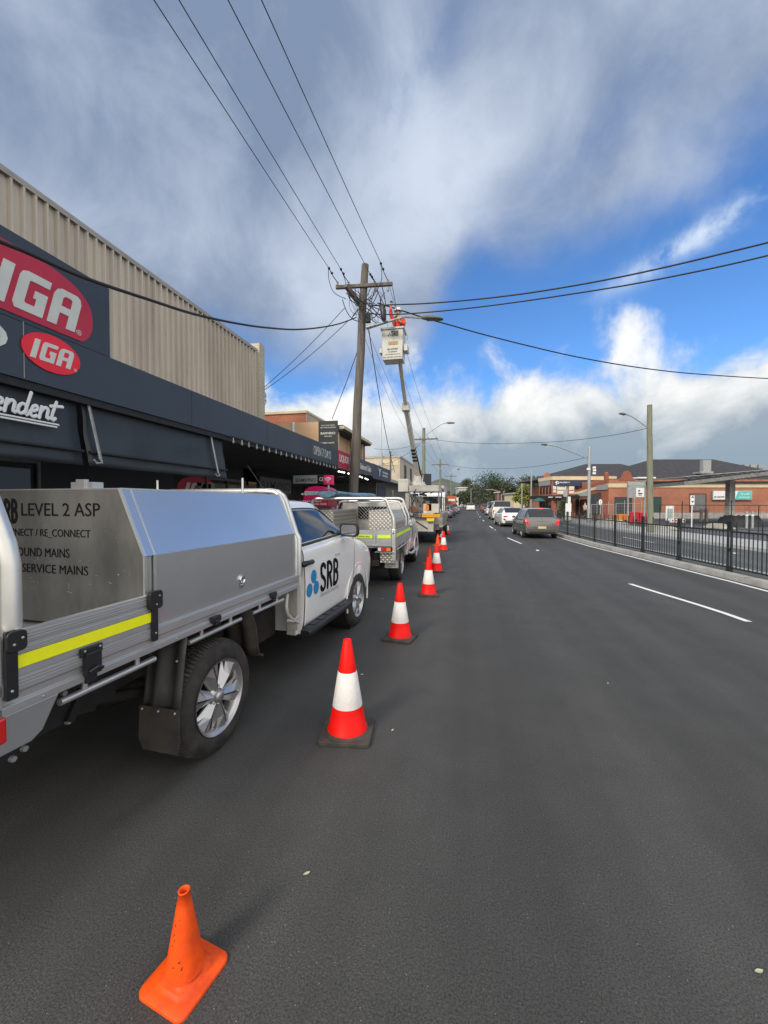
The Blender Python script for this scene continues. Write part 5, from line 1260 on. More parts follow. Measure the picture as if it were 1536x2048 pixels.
c = MB(); c.bb((bx0 + .1, yA - .1, zr - .05), (bx0 + .30, yB + .3, zr + .06)); ad(c, 'gutter', 'cream')
c = MB(); c.bb((-11, yA, 3.3), (bx0, yB, 3.45)); ad(c, 'balcony_floor', 'cream')
for yy in (yA + .05, (yA + yB) / 2, yB - .5): c = MB(); c.bb((bx0 - .12, yy, 3.4), (bx0, yy + .14, zr)); ad(c, 'balcony_post', 'cream')
c = MB(); c.bb((-7.3, yA - .02, 3.45), (bx0 - .5, yA, zr - .13)); ad(c, 'side_wall', 'cap')

r = empty('beige_building', (-8, 38, 0), 0, 'beige two storey building with a blank parapet sign, beyond the navy awning', 'building')
def ad(mb, n, mm, bev=0): o = mb.build(n, mm, r, bev=bev); o.location = (8, -38, 0); return o
A, B = zp(728, 917, 34), zp(800, 915, 34); C = zp(836, 948, 52)
c = MB(); c.bb((A.x - 3, B.y, 0), (B.x, B.y + 22, B.z)); ad(c, 'wall', 'beige')
c = MB(); c.bb((A.x - 3, B.y - .05, B.z), (B.x + .05, B.y + 22, B.z + .15)); ad(c, 'parapet', 'cap')
c = MB(); c.bb((zp(760, 920, 34).x, B.y - .03, zp(760, 930, 34).z), (zp(797, 920, 34).x, B.y - .002, zp(760, 919, 34).z)); po = ad(c, 'parapet_sign', 'cream')
for k in range(5):
    y = B.y + 2.2 + k * 3.6
    c = MB(); c.bb((B.x - .05, y, 3.9), (B.x + .02, y + 1.2, 5.1 + .0)); c2 = ad(c, 'window', 'dark_in')
c = MB(); c.bb((B.x, B.y, 2.8), (FX + .3, B.y + 22, 3.35)); ad(c, 'awning', 'cap')
r = empty('low_shop_row', (-6, 27, 0), 0, 'low grey roofed shop row with purple posters between navy awning and beige building', 'building')
def ad(mb, n, mm, bev=0): o = mb.build(n, mm, r, bev=bev); o.location = (6, -27, 0); return o
y0, y1 = F(781) + .02, B.y - .1
c = MB(); c.bb((-10, y0, .14), (-5.0, y1, 3.2)); ad(c, 'wall', 'truckg')
c = MB(); c.add([(-10, y0, 4.0), (-10, y1, 4.0), (FX, y1, 3.05), (FX, y0, 3.05), (-10, y0, 3.9), (-10, y1, 3.9), (FX, y1, 2.9), (FX, y0, 2.9)], [(0, 1, 2, 3), (7, 6, 5, 4), (0, 3, 7, 4), (1, 5, 6, 2), (2, 6, 7, 3), (0, 4, 5, 1)]); ad(c, 'roof', 'cap')
c = MB(); c.bb((-5.02, y0 + .3, .5), (-4.97, y0 + 2.5, 2.7)); ad(c, 'poster_window', 'navy2')
# far left shops
M_['far_a'] = mat('far_shop_white', (.50, .49, .46), .8, var=.2, vs=.6); M_['far_b'] = mat('far_shop_orange', (.50, .13, .05), .8, var=.2, vs=.6); M_['far_c'] = mat('far_shop_dark', (.05, .055, .06), .8, var=.2, vs=.6)
yy = 60
for k, (ln, h, m, lab, fm) in enumerate([(10, 4.6, 'far_a', 'white fronted shop far down the left side of the street', 'wht'), (9, 3.9, 'far_b', 'orange fronted shop far down the left side of the street', 'far_b'), (11, 4.8, 'brickred', 'brick shop far down the left side, past the orange shop', 'navy2'), (14, 5.6, 'far_a', 'pale two storey building farthest down the left side', 'cap')]):
    r = empty('distant_shop', (-8, yy, 0), 0, lab, 'shop'); c = MB(); c.bb((-5, 0, 0), (2.4, ln - .3, h)); c.build('wall', m, r)
    c = MB(); c.bb((2.4, .2, 2.8), (4.0, ln - .5, 3.3)); c.build('awning', fm, r); c = MB(); c.bb((2.41, .5, .4), (2.45, ln - 1, 2.6)); c.build('shop_window', 'shopglass', r); yy += ln
# black and white sign on pole 2
# ============================================================ POLES AND WIRES
def wire(name, pts, r, label, n=5, mat_='wire'): return tag(MB().tube(pts, r, n).build(name, mat_), label, 'cable')
def sag(p0, p1, s, n=24): p0, p1 = Vector(p0), Vector(p1); return [p0.lerp(p1, i / n) - Vector((0, 0, 4 * s * (i / n) * (1 - i / n))) for i in range(n + 1)]
def vplane(a, b, pxs):
    """points of a cable hanging in the vertical plane through a and b (x,y)"""
    out = []; n = Vector((b[1] - a[1], a[0] - b[0], 0)); c = n.x * a[0] + n.y * a[1]
    for px, py in pxs: d = ray(px, py); t = c / (n.x * d.x + n.y * d.y); out.append(_go(d, t))
    # smooth
    return [Vector([cr(*[out[min(max(i + k, 0), len(out) - 1)][j] for k in (-1, 0, 1, 2)], t / 6) for j in range(3)]) for i in range(len(out) - 1) for t in range(6)] + [out[-1]]
def timber_pole(name, base, top, r0, r1, label, m='wood', grp='timber power poles'):
    r = empty(name, base, 0, label, 'power pole', grp); d = Vector(top) - Vector(base)
    p = MB(); n = 10; p.tube([Vector((0, 0, 0)).lerp(d, i / n) + Vector((.01 * math.sin(i * 2.1), .01 * math.cos(i * 1.7), 0)) for i in range(n + 1)], [r0 + (r1 - r0) * i / n for i in range(n + 1)], 18); p.build('pole', m, r)
    return r, d
PB = Vector((-4.12, 13.9, .14)); PT = yp(730, 530, 14.0)
p1, pd = timber_pole('power_pole', PB, PT, .185, .125, 'tall leaning timber power pole carrying the crossarm, tangled cables and street lamp')
def rel(px, py, y): return yp(px, py, y) - PB
c = MB(); a, b = rel(672, 575, 13.86), rel(785, 568, 13.86); c.beam(a, b, .11, .11); co_ = c.build('crossarm', 'wood', p1, bev=.008)
c = MB(); a, b = rel(697, 580, 13.7), rel(722, 612, 14.1); c.beam((a.x, a.y - .3, a.z), (b.x, b.y, b.z), .13, .14); c.build('brace_arm', 'wood', p1)
for px, py in ((675, 566), (697, 566), (751, 578), (776, 578), (749, 565), (776, 562)):
    q = rel(px, py, 13.86); i_ = MB(); i_.lathe([(.012, -.09), (.03, -.07), (.045, -.03), (.03, -.01), (.045, .02), (.02, .05), (.001, .055)], 12, c=q); i_.build('insulator', 'porc', p1)
# strain insulators at the conductor ends
INS = [rel(657, 535, 13.2), rel(681, 537, 13.3), rel(740, 548, 13.6), rel(761, 525, 13.3)]
for q, (px, py) in zip(INS, ((676, 566), (698, 566), (751, 564), (776, 562))):
    e = rel(px, py, 13.86); i_ = MB(); i_.tube([q, q.lerp(e, .5) - Vector((0, 0, .04)), e], .014, 6)
    for f in (.05, .35): i_.ball(q.lerp(e, f), .045, 5)
    i_.build('strain_clamp', 'black', p1)
# tangled jumper cables
random.seed(3)
for k in range(26):
    x0 = random.uniform(682, 765); y0 = random.uniform(572, 600); x1 = random.uniform(700, 775); y1 = random.uniform(600, 650)
    a, b = rel(x0, y0, 13.7 + random.uniform(-.2, .25)), rel(x1, y1, 13.7 + random.uniform(-.2, .25)); m_ = (a + b) / 2 + Vector((random.uniform(-.5, .5), random.uniform(-.15, .15), random.uniform(-.45, .05)))
    pts = [a * (1 - t) ** 2 + m_ * 2 * t * (1 - t) + b * t * t for t in [i / 10 for i in range(11)]]
    MB().tube(pts, random.choice((.008, .011, .015)), 5).build('jumper_cable', 'wire', p1)
for pts in ([(657, 535), (658, 560), (668, 585), (692, 598)], [(681, 537), (690, 560), (700, 600), (722, 605)], [(761, 525), (763, 560), (748, 590), (738, 600)], [(740, 548), (752, 570), (742, 600), (736, 612)], [(785, 575), (793, 620), (795, 632)], [(770, 585), (760, 600), (766, 612)]):
    q = [rel(x, y, 13.75) for x, y in pts]; q = [Vector([cr(*[q[min(max(i + k, 0), len(q) - 1)][j] for k in (-1, 0, 1, 2)], t / 5) for j in range(3)]) for i in range(len(q) - 1) for t in range(5)] + [q[-1]]
    MB().tube(q, .012, 5).build('jumper_cable', 'wire', p1)
c = MB(); a, b = rel(765, 610, 13.6), rel(768, 642, 13.6); c.tube([a, a.lerp(b, .1), a.lerp(b, .5), a.lerp(b, .9), b], [.05, .085, .095, .085, .05], 12); c.build('cable_joint_box', 'black', p1)
c = MB(); a = rel(736, 636, 13.85); c.box(a, (.16, .16, .30)); c.build('pole_fitting', 'black_m', p1)
# street lamp bracket on pole 1
c = MB(); q = [rel(733, 655, 13.9), rel(760, 648, 13.8), rel(790, 639, 13.6), rel(810, 634, 13.5), rel(845, 636, 13.4)]; c.tube(q, [.075, .05, .035, .03, .03], 10); c.build('lamp_arm', 'galv', p1)
def lamp_head(r, a, b, m='lampgrey', w=.15, name='lamp_head'):
    a, b = Vector(a), Vector(b); d = b - a; L0 = d.length; u = d.normalized(); s_ = u.cross(Vector((0, 0, 1))).normalized(); g = []
    for t, ww, hh in ((0, .35, .5), (.12, .6, .8), (.35, 1, 1), (.7, 1, .9), (.93, .7, .6), (1, .3, .3)):
        g.append([a + u * (L0 * t) + s_ * (w * ww * math.cos(th)) + Vector((0, 0, (.085 if math.sin(th) > 0 else .06) * w / .15 * hh * math.sin(th))) for th in [2 * math.pi * k / 14 for k in range(14)]])
    mb = MB(); mb.grid(g, True, wrap=True); mb.add(g[0], [tuple(range(14))]); mb.add(g[-1], [tuple(range(14))]); mb.ball(a + u * L0 * .3 - Vector((0, 0, .07 * w / .15)), .03 * w / .15, 5)
    return mb.build(name, m, r)
lamp_head(p1, rel(843, 636, 13.4), rel(886, 638, 13.25), w=.16)
# four street conductors running back overhead past the camera
for q, (tx, ty), wn in zip(INS, ((308, 0), (358, 0), (456, 0), (523, 0)), ('leftmost', 'second from left', 'third from left', 'rightmost')):
    P0 = q + PB; d = ray(tx, ty); P1 = _go(d, 7.65 / d.z); dy = P0.y - P1.y
    far = Vector((P1.x + (P1.x - P0.x) / dy * 30, P1.y - 30, P1.z + .35)); pts = []
    for i in range(31):
        t = i / 30; y = P0.y + (far.y - P0.y) * t; u = (P0.y - y)
        # parabola through P0, P1, far
        A_ = ((far.z - P0.z) / (P0.y - far.y) - (P1.z - P0.z) / dy) / ((P0.y - far.y) - dy); B_ = (P1.z - P0.z) / dy - A_ * dy
        pts.append(Vector((P0.x + (P1.x - P0.x) * u / dy, y, P0.z + B_ * u + A_ * u * u)))
    wire('overhead_wire', pts, .009, 'thin overhead wire leaving through the top of the picture, ' + wn + ' of four', 5)
wire('service_cable', vplane((-3.97, 14), (-3.7, 3.0), [(712, 635), (680, 647), (640, 655), (590, 659), (530, 655), (480, 648), (420, 636), (370, 623), (300, 600), (218, 573), (150, 548), (100, 526), (50, 503), (0, 483), (-60, 455), (-130, 420)]), .019, 'thick black cable drooping left from the pole in front of the ribbed wall', 6)
wire('service_cable', vplane((-3.6, 13.8), (14, 9), [(738, 612), (770, 610), (850, 607), (950, 599), (1050, 587), (1150, 571), (1250, 552), (1350, 530), (1450, 506), (1536, 485), (1620, 462), (1700, 438)]), .021, 'upper of two thick black cables crossing the blue sky to the right', 6)
wire('service_cable', vplane((-3.6, 13.8), (14, 9), [(740, 627), (780, 629), (850, 625), (950, 615), (1050, 602), (1150, 587), (1250, 571), (1350, 552), (1450, 531), (1536, 511), (1620, 490), (1700, 468)]), .019, 'lower of two thick black cables crossing the blue sky to the right', 6)
wire('service_cable', vplane((-3.6, 13.9), (16, 26), [(755, 606), (800, 620), (850, 636), (900, 650), (960, 667), (1050, 690), (1150, 713), (1250, 731), (1350, 744), (1450, 752), (1536, 757), (1620, 760)]), .024, 'black cable descending right from the pole past the grey lamp head', 6)
wire('service_cable', vplane((-4.0, 13.9), (-7.5, 13.95), [(698, 640), (690, 646), (640, 688), (600, 722), (560, 755), (526, 780)]) if False else sag(yp(698, 640, 13.9), yp(527, 781, 13.95), .12), .011, 'thin cable from the pole down to the brick pier of the supermarket', 5)
wire('service_cable', sag(yp(690, 615, 13.9), yp(524, 778, 13.97), .10), .011, 'thin cable from just below the crossarm down to the brick pier', 5)
wire('service_cable', sag(yp(714, 705, 13.9), zp(664, 838, 17), .05), .013, 'taut cable from the pole to the roof behind the black sign', 5)
wire('service_cable', sag(yp(737, 655, 13.9), zp(790, 945, 30), .6), .017, 'dark cable falling steeply from the lamp bracket toward the far shops', 5)
# fittings on the brick pier
r = empty('cable_bracket', (-7.42, 13.99, 5.9), 0, 'cluster of insulators and curled leads on the brick pier end', 'cable bracket')
for px, py in ((518, 768), (521, 776), (522, 790), (524, 798), (519, 820)): q = yp(px, py, 14.02) - Vector((-7.42, 13.99, 5.9)); c = MB(); c.lathe([(.02, -.05), (.05, -.03), (.03, 0), (.05, .03), (.001, .05)], 10, c=q); c.build('insulator', 'porc', r)
random.seed(5)
for k in range(5):
    a = yp(524, 780 + k * 4, 14.05) - r.location; MB().tube([a, a + Vector((random.uniform(.05, .2), 0, -.12)), a + Vector((random.uniform(0, .15), 0, -.3)), a + Vector((-.03, 0, -.5))], .010, 5).build('cable_lead', 'wire', r)

# wires onward to pole 2, pole 3, pole 4
def small_pole(Y, px, ytop, label, arm=(-1.1, 1.1), armdz=-.55, lamp=None, r=.14, m='wood_g'):
    T = yp(px, ytop, Y); rr_, d = timber_pole('power_pole', (T.x, Y, .0), T, r * 1.15, r * .85, label, m)
    h = d.z
    if arm:
        c = MB(); c.bb((arm[0], -.20, h + armdz - .05), (arm[1], -.10, h + armdz + .05)); c.build('crossarm', 'wood', rr_)
        c = MB(); c.beam((arm[0] * .6, -.15, h + armdz - .05), (0, -.12, h + armdz - .55), .03, .03); c.beam((arm[1] * .6, -.15, h + armdz - .05), (0, -.12, h + armdz - .55), .03, .03); c.build('arm_brace', 'galv', rr_)
        for k in range(4): x = arm[0] + (arm[1] - arm[0]) * (.06 + k * .293); c = MB(); c.lathe([(.02, 0), (.05, .04), (.03, .08), (.05, .12), (.001, .16)], 8, c=(x, -.15, h + armdz + .05)); c.build('insulator', 'porc', rr_)
    return rr_, T
p2, T2 = small_pole(36, 847.5, 856, 'greenish timber pole with crossarm and lamp, behind the lift truck', (-1.15, 1.25), -1.0, r=.155)
p3, T3 = small_pole(58, 880.5, 918, 'greenish timber pole with a crossarm, third along the left kerb', (-1.2, 1.2), -.8, r=.15)
p4, T4 = small_pole(88, 902, 948, 'thin distant timber pole with a crossarm on the left kerb', (-1.2, 1.2), -.5, r=.13)
l2 = [(845, 868), (868, 858), (888, 849), (896, 846)]
q = [yp(x, y, 36) - Vector((T2.x, 36, 0)) for x, y in ((851, 871), (868, 858), (884, 848), (893, 846))]; MB().tube(q, .035, 8).build('lamp_arm', 'galv', p2); lamp_head(p2, q[-1], yp(910, 846, 36) - Vector((T2.x, 36, 0)), w=.17)
q = [yp(x, y, 88) - Vector((T4.x, 88, 0)) for x, y in ((902, 948), (908, 941), (914, 938.5))]; MB().tube(q, .06, 8).build('lamp_arm', 'galv', p4); lamp_head(p4, q[-1], yp(920, 938.5, 88) - Vector((T4.x, 88, 0)), w=.25)
for k in range(4):
    x2 = T2.x - 1.15 + 2.4 * (.06 + k * .293); x3 = T3.x - 1.2 + 2.4 * (.06 + k * .293); x4 = T4.x - 1.2 + 2.4 * (.06 + k * .293)
    s0 = PB + rel((690, 700, 752, 778)[k], 568, 13.95)
    nm = ('first', 'second', 'third', 'fourth')[k]
    wire('overhead_wire', sag(s0, (x2, 35.85, T2.z - .85), .75), .007, 'faint overhead wire from the big crossarm to the next pole, ' + nm + ' from the kerb', 4)
    wire('overhead_wire', sag((x2, 35.85, T2.z - .85), (x3, 57.85, T3.z - .65), .5) + sag((x3, 57.85, T3.z - .65), (x4, 87.85, T4.z - .35), .7), .009, 'faint wire linking the distant left poles, ' + nm + ' from the kerb', 4)
wire('service_cable', sag(yp(843, 884, 36), (-7.9, 33.5, 6.3), .3), .014, 'cable from the second left pole to a roof standard above the shops', 4)
wire('service_cable', sag(yp(843, 886, 36), (-7.0, 31, 4.6), .3), .014, 'lower cable from the second left pole to the low shop row', 4)
for px, pyt, Y, lab in ((763, 818, 26, 'very thin pale mast rising above the navy shop'), ):
    T = yp(px, pyt, Y); tag(MB().cyl((T.x, Y, 2.5), T, .022, .014, 6).build('mast', 'galv'), lab, 'mast')
for px, pyt, Y, lab in ((781, 903, 30, 'short dark roof standard with insulators beyond the navy shop'), (764, 906, 30, 'short grey roof standard left of the dark one')):
    T = yp(px, pyt, Y); r = empty('roof_standard', (T.x, Y, 2.9), 0, lab, 'roof mast'); MB().cyl((0, 0, 0), (0, 0, T.z - 2.9), .07, .06, 8).build('post', 'wood' if px == 781 else 'galv', r)
    for k in range(3): c = MB(); c.ball((.12, 0, (T.z - 2.9) * (.9 - .2 * k)), .07, 5); c.build('insulator', 'porc', r)
# right-hand poles
def right_pole(px, pytop, Z, label, arm, r=.15, m='wood_g', rb=None):
    T = zp(px, pytop, Z); base = zp(px + (5 if Z < 28 else 0), pytop, Z); rr_, d = timber_pole('lamp_pole', (base.x, base.y, .1), T, rb or r * 1.2, r, label, m, None)
    if arm:
        q = [zp(x, y, Z) - Vector((base.x, base.y, .1)) for x, y in arm]; MB().tube(q[:-1], .035 * Z / 25, 8).build('lamp_arm', 'galv', rr_); lamp_head(rr_, q[-2], q[-1], w=.12 * Z / 22)
    return rr_, T
rp1, RT1 = right_pole(1299, 810, 22.5, 'tall round timber pole with a lamp arm beyond the median fence', [(1297, 857), (1280, 844), (1262, 832), (1252, 829), (1238, 827)], r=.125, rb=.17)
rp2, RT2 = right_pole(1179, 894, 33, 'slim grey lamp pole with a long arm in front of the gabled brick shops', [(1177, 918), (1150, 906), (1115, 893), (1095, 889.5), (1082, 889)], r=.11, m='galv')
c = MB()
for k, (dx, dz) in enumerate(((-.15, 0), (.28, .1), (.3, -.12), (.28, -.35))): c.box(zp(1180, 938, 33) - rp2.location + Vector((dx, -.1, dz)), (.22, .14, .16))
c.build('camera_cluster', 'wht', rp2)
rp3, RT3 = right_pole(1063, 941, 60, 'leaning slim pole beyond the queue of cars, left of the gabled shops', None, r=.12, m='galv')
rp4, RT4 = right_pole(1044, 962, 75, 'distant street lamp with a curved arm left over the road', [(1044, 966), (1040, 960), (1033, 957), (1028, 956.5), (1021, 956.5)], r=.10, m='galv')
wire('service_cable', vplane((T2.x, 36), (RT1.x, RT1.y), [(874, 880), (920, 885), (980, 887), (1050, 886), (1130, 882), (1200, 874), (1250, 866), (1293, 857)]), .015, 'long thin cable sagging across the road to the tall round right pole', 4)
wire('service_cable', vplane((T3.x, 58), (RT2.x, RT2.y), [(898, 931), (940, 936), (990, 937.5), (1050, 935), (1110, 927), (1150, 920), (1178, 913)]), .02, 'long thin cable sagging low across the road to the slim lamp pole', 4)
# fascia sign board on pole 2 (black with white pattern)
r = empty('black_shop_sign', (T2.x - .2, 35.2, 4.2), 0, 'black projecting sign with white curls beside the second left pole', 'sign')
P_ = lambda px, py: zp(px, py, 33) - r.location
a, b = P_(834, 948), P_(863, 975); c = MB(); c.bb((a.x, a.y - .06, b.z), (b.x, a.y + .06, a.z)); c.build('sign_board', 'dark_in', r)
c = MB()
for k in range(3):
    cx = P_(838, 952 + 7 * k); c.tube([(cx.x + .13 * math.cos(R(t)), a.y - .07, cx.z + .10 * math.sin(R(t))) for t in range(-120, 121, 20)], .035, 6)
c.build('sign_curls', 'white_txt', r)

# ============================================================ LIFT TRUCK
bt = empty('lift_truck', (-2.28, 17.2, 0), 0, 'pale bucket lift truck with boom raised toward the power pole, third in the line', 'lift truck', 'work vehicles lined up at the kerb')
TX, TY = -2.28, 17.2
def bl(mb, n, m, bev=0, par=None):
    o = mb.build(n, m, par or bt, bev=bev); return o
c = MB(); c.bb((-1.0, .25, .62), (1.0, 4.8, .85)); bl(c, 'deck', 'truckg')
c = MB(); c.bb((-1.02, .0, .55), (.78, .34, 1.32)); bl(c, 'rear_locker', 'truckw', .01)
c = MB(); c.bb((.80, .3, .72), (1.14, 3.9, 1.34)); bl(c, 'side_locker', 'truckw', .01); c = MB(); c.bb((-1.14, .3, .72), (-.80, 3.9, 1.34)); bl(c, 'side_locker', 'truckw', .01)
for k in range(4): c = MB(); c.bb((1.135, .4 + k * .88, .78), (1.15, 1.2 + k * .88, 1.30)); bl(c, 'locker_door', 'alu_dull')
c = MB(); c.bb((.5, -.02, 1.34), (1.02, .7, 1.72)); bl(c, 'rear_box', 'truckw', .01)
c = MB(); c.prism(rrect(-.4, -.07, .74, .07, .06), -.20, -.02, lambda a, b_, h: (a + .35, h, 1.22 + b_)); bl(c, 'yellow_step', mat('yellow_plastic', (.70, .33, .02), .5, var=.08), .01)
c = MB(); c.bb((.52, -.16, .99), (.82, -.02, 1.12)); bl(c, 'number_plate', mat('yellow_plate', (.85, .62, .06), .5))
c = MB(); c.bb((.36, -.02, 1.42), (.70, .0, 1.72)); bo = bl(c, 'orange_placard', mat('orange_placard', (.80, .50, .38), .5)); 
q = MB(); q.prism([(.46, 1.44), (.60, 1.44), (.60, 1.62), (.57, 1.68), (.49, 1.68), (.46, 1.62)], -.03, -.022, lambda a, b_, h: (a, h, b_)); bl(q, 'placard_symbol', 'orbar', 0, bo)
c = MB(); c.tube([(-.30, -.05, 1.38), (-.18, -.07, 1.55), (0, -.07, 1.60), (.12, -.05, 1.42), (.10, -.05, 1.30)], .03, 6)
for k in range(5): c.tube([(-.25 + .05 * k, -.06, 1.50 - .03 * k), (-.1 + .05 * k, -.1, 1.62 - .04 * k), (.1, -.06, 1.46 - .03 * k)], .016, 5)
bl(c, 'coiled_hose', mat('brown_hose', (.25, .08, .04), .7))
for sd in (1, -1):
    c = MB()
    for yy in (.05, 1.2, 2.4, 3.6): c.tube([(1.05 * sd, yy, 1.34), (1.05 * sd, yy, 2.0)], .02, 6)
    c.tube([(1.05 * sd, .05, 2.0), (1.05 * sd, 3.6, 2.0)], .02, 6); c.tube([(1.05 * sd, .05, 1.7), (1.05 * sd, 3.6, 1.7)], .016, 6); bl(c, 'hand_rail', 'truckg')
random.seed(11)
c = MB()
for k in range(26): 
    x, y, z = random.uniform(-.2, .95), random.uniform(.2, 1.6), random.uniform(1.4, 2.15); c.box((x, y, z), (random.uniform(.05, .28), .15, random.uniform(.03, .14)))
bl(c, 'stacked_tools', 'truckg')
c = MB()
for k in range(10): x, z = random.uniform(-.1, .9), random.uniform(1.75, 2.2); c.tube([(x, .2, z), (x + random.uniform(-.3, .3), .15, z + random.uniform(-.2, .2))], .022, 5)
bl(c, 'cable_gear', 'black_m')
c = MB(); c.bb((-.3, .3, 2.24), (.98, 2.2, 2.50)); bl(c, 'overhead_locker', 'truckw', .01)
c = MB(); 
for px_ in (-.3, .95): c.bb((px_, .35, 1.34), (px_ + .05, .42, 2.24)); c.bb((px_, 2.1, 1.34), (px_ + .05, 2.16, 2.24))
bl(c, 'rack_post', 'truckg')
c = MB(); c.bb((-.30, .9, .85), (.20, 1.5, 2.05)); c.bb((-.50, .6, 1.34), (-.32, .66, 2.3)); bl(c, 'pedestal', 'truckw', .02)
c = MB(); c.lathe([(.001, 0), (.36, 0), (.36, .05), (.30, .10), (.28, .18), (.001, .18)], 24, c=(.0, 1.2, 2.52)); c.box((.0, 1.2, 2.80), (.34, .55, .42), top=.7); bl(c, 'turntable', 'truckw', .015)
c = MB(); 
for sd in (-1, 1): 
    for k in range(3): c.box((.0 + sd * .19, 1.2 - .12 + .16 * k, 2.75 + .1 * k), (.04, .10, .16))
bl(c, 'turntable_bracket', 'bucketw')
c = MB(); c.bb((-.80, .5, 2.25), (-.36, 1.3, 2.80)); c.bb((-.79, .49, 2.70), (-.37, .5, 2.78)); bl(c, 'control_box', 'bucketw', .02)
c = MB(); c.cyl((-1.0, .3, .9), (-1.0, .3, 2.3), .05, .05); bl(c, 'boom_rest', 'truckg')
# cab
c = MB(); c.prism([(4.9, .6), (4.9, 2.25), (5.3, 2.35), (6.3, 2.3), (6.75, 1.45), (6.8, .6)], -.98, .98, lambda a, b_, h: (h, a, b_)); bl(c, 'cab', 'paint', .05)
c = MB(); c.bb((-.8, 4.88, 1.45), (.8, 4.898, 2.1)); bl(c, 'cab_rear_window', 'glass')
c = MB(); c.bb((.982, 5.3, 1.4), (.99, 6.2, 2.05)); bl(c, 'cab_side_window', 'glass')
for y in (1.6, 5.7):
    for sd in (1, -1): make_wheel(bt, 1.05 * sd, y, r=.40, w=.28, rr=.24, side=sd, detail=False)
c = MB(); c.bb((-.5, .1, .5), (.5, 6.5, .62)); bl(c, 'chassis', 'chassis')
c = MB(); c.tube([(.05, -.02, .98), (.35, -.05, .80), (.55, -.02, .66)], .022, 6); bl(c, 'rear_strut', 'black_m')
# boom: lower black/white section, telescoping upper boom, bucket
S0 = Vector((TX + .02, TY + 1.2, 2.85)); E1 = yp(812, 815, 16.3); E2 = yp(800, 722, 14.8)
J = S0
mid = yp(825, 935, 18.0)
def rl(p): return Vector(p) - Vector((TX, TY, 0))
c = MB(); c.beam(rl(S0), rl(S0.lerp(E1, .28)), .19, .22); c.beam(rl(S0.lerp(E1, .18)), rl(E1), .17, .20); bl(c, 'lower_boom', 'truckw', .01)
c = MB()
for k in range(4): a = S0.lerp(E1, .28 + .05 * k); b = S0.lerp(E1, .305 + .05 * k); c.beam(rl(a), rl(b), .196, .226)
bl(c, 'boom_stripe', 'black')
c = MB(); c.beam(rl(S0.lerp(E1, .05) + Vector((.13, 0, -.05))), rl(S0.lerp(E1, .34) + Vector((.09, 0, -.02))), .06, .06); bl(c, 'lift_ram', 'black')
c = MB(); c.box(rl(E1), (.30, .34, .30)); c.box(rl(E1) + Vector((0, 0, .15)), (.24, .28, .10)); bl(c, 'boom_collar', 'bucketw', .02)
c = MB(); c.beam(rl(E1), rl(E2), .13, .16); bl(c, 'upper_boom', 'truckg' if False else 'bucketw')
# bucket
By = 14.15
bz1, bz0 = yp(785, 657, By).z, yp(785, 718, By).z; bx0_, bx1 = yp(763, 690, By).x, yp(806, 690, By).x
W = bx1 - bx0_
bk = MB(); D_ = .62
prof = [(0, bz1, 0), (0.03, bz0, .03)]
vs = []
for z, ins in ((bz0, .03), (bz1, 0)):
    vs += [(bx0_ + ins, By + ins, z), (bx1 - ins, By + ins, z), (bx1 - ins, By + D_ - ins, z), (bx0_ + ins, By + D_ - ins, z)]
for z, ins in ((bz1, .04), (bz0 + .05, .06)):
    vs += [(bx0_ + ins, By + ins, z), (bx1 - ins, By + ins, z), (bx1 - ins, By + D_ - ins, z), (bx0_ + ins, By + D_ - ins, z)]
bk.add([rl(v) for v in vs], [(0, 3, 2, 1), (0, 1, 5, 4), (1, 2, 6, 5), (2, 3, 7, 6), (3, 0, 4, 7), (4, 5, 9, 8), (5, 6, 10, 9), (6, 7, 11, 10), (7, 4, 8, 11), (8, 9, 13, 12), (9, 10, 14, 13), (10, 11, 15, 14), (11, 8, 12, 15), (12, 13, 14, 15)])
bko = bl(bk, 'bucket', 'bucketw', .012)
c = MB(); e = .035
for a, b in (((bx0_ - e, By - e), (bx1 + e, By + .01)), ((bx0_ - e, By + D_ - .01), (bx1 + e, By + D_ + e)), ((bx0_ - e, By + .011), (bx0_ + .01, By + D_ - .011)), ((bx1 - .01, By + .011), (bx1 + e, By + D_ - .011))):
    c.bb(rl((a[0], a[1], bz1 - .02)), rl((b[0], b[1], bz1 + .045)))
bl(c, 'bucket_rim', 'galv', 0, bko)
c = MB(); c.bb(rl((bx1, By + .1, bz0 + .30)), rl((bx1 + .14, By + .5, bz0 + .52))); c.bb(rl((bx0_ - .10, By + .1, bz0 + .28)), rl((bx0_, By + .4, bz0 + .44))); c.tube([rl((bx1 + .02, By + .2, bz1)), rl((bx1 + .13, By + .2, bz1 - .2)), rl((bx1 + .1, By + .25, bz1 - .34))], .03, 6); bl(c, 'bucket_bracket', 'bucketw', .01)
q = MB(); strokes(q, SRB_PATHS, rl((bx0_ + W * .47, By - .006, bz0 + .80)), (1, 0, 0), (0, 0, 1), .165, .085, .05); place_geo(q, text_geo('CALL US TODAY', .02), rl((bx0_ + W * .26, By + .012, bz0 + .33)), (1, 0, 0), (0, 0, 1), w=W * .5, h=.05, th=.003); place_geo(q, text_geo('FOR A QUOTE NOW', .02), rl((bx0_ + W * .3, By + .016, bz0 + .24)), (1, 0, 0), (0, 0, 1), w=W * .42, h=.035, th=.003); place_geo(q, text_geo('www.srbelectrical.com.au', .0), rl((bx0_ + W * .16, By + .018, bz0 + .16)), (1, 0, 0), (0, 0, 1), w=W * .7, h=.035, th=.003); place_geo(q, text_geo('LEVEL 2 ELECTRICAL CONTRACTING', .0), rl((bx0_ + W * .07, By + .022, bz0 + .06)), (1, 0, 0), (0, 0, 1), w=W * .86, h=.035, th=.003); q.build('bucket_lettering', 'dk_txt', bko)
q = MB()
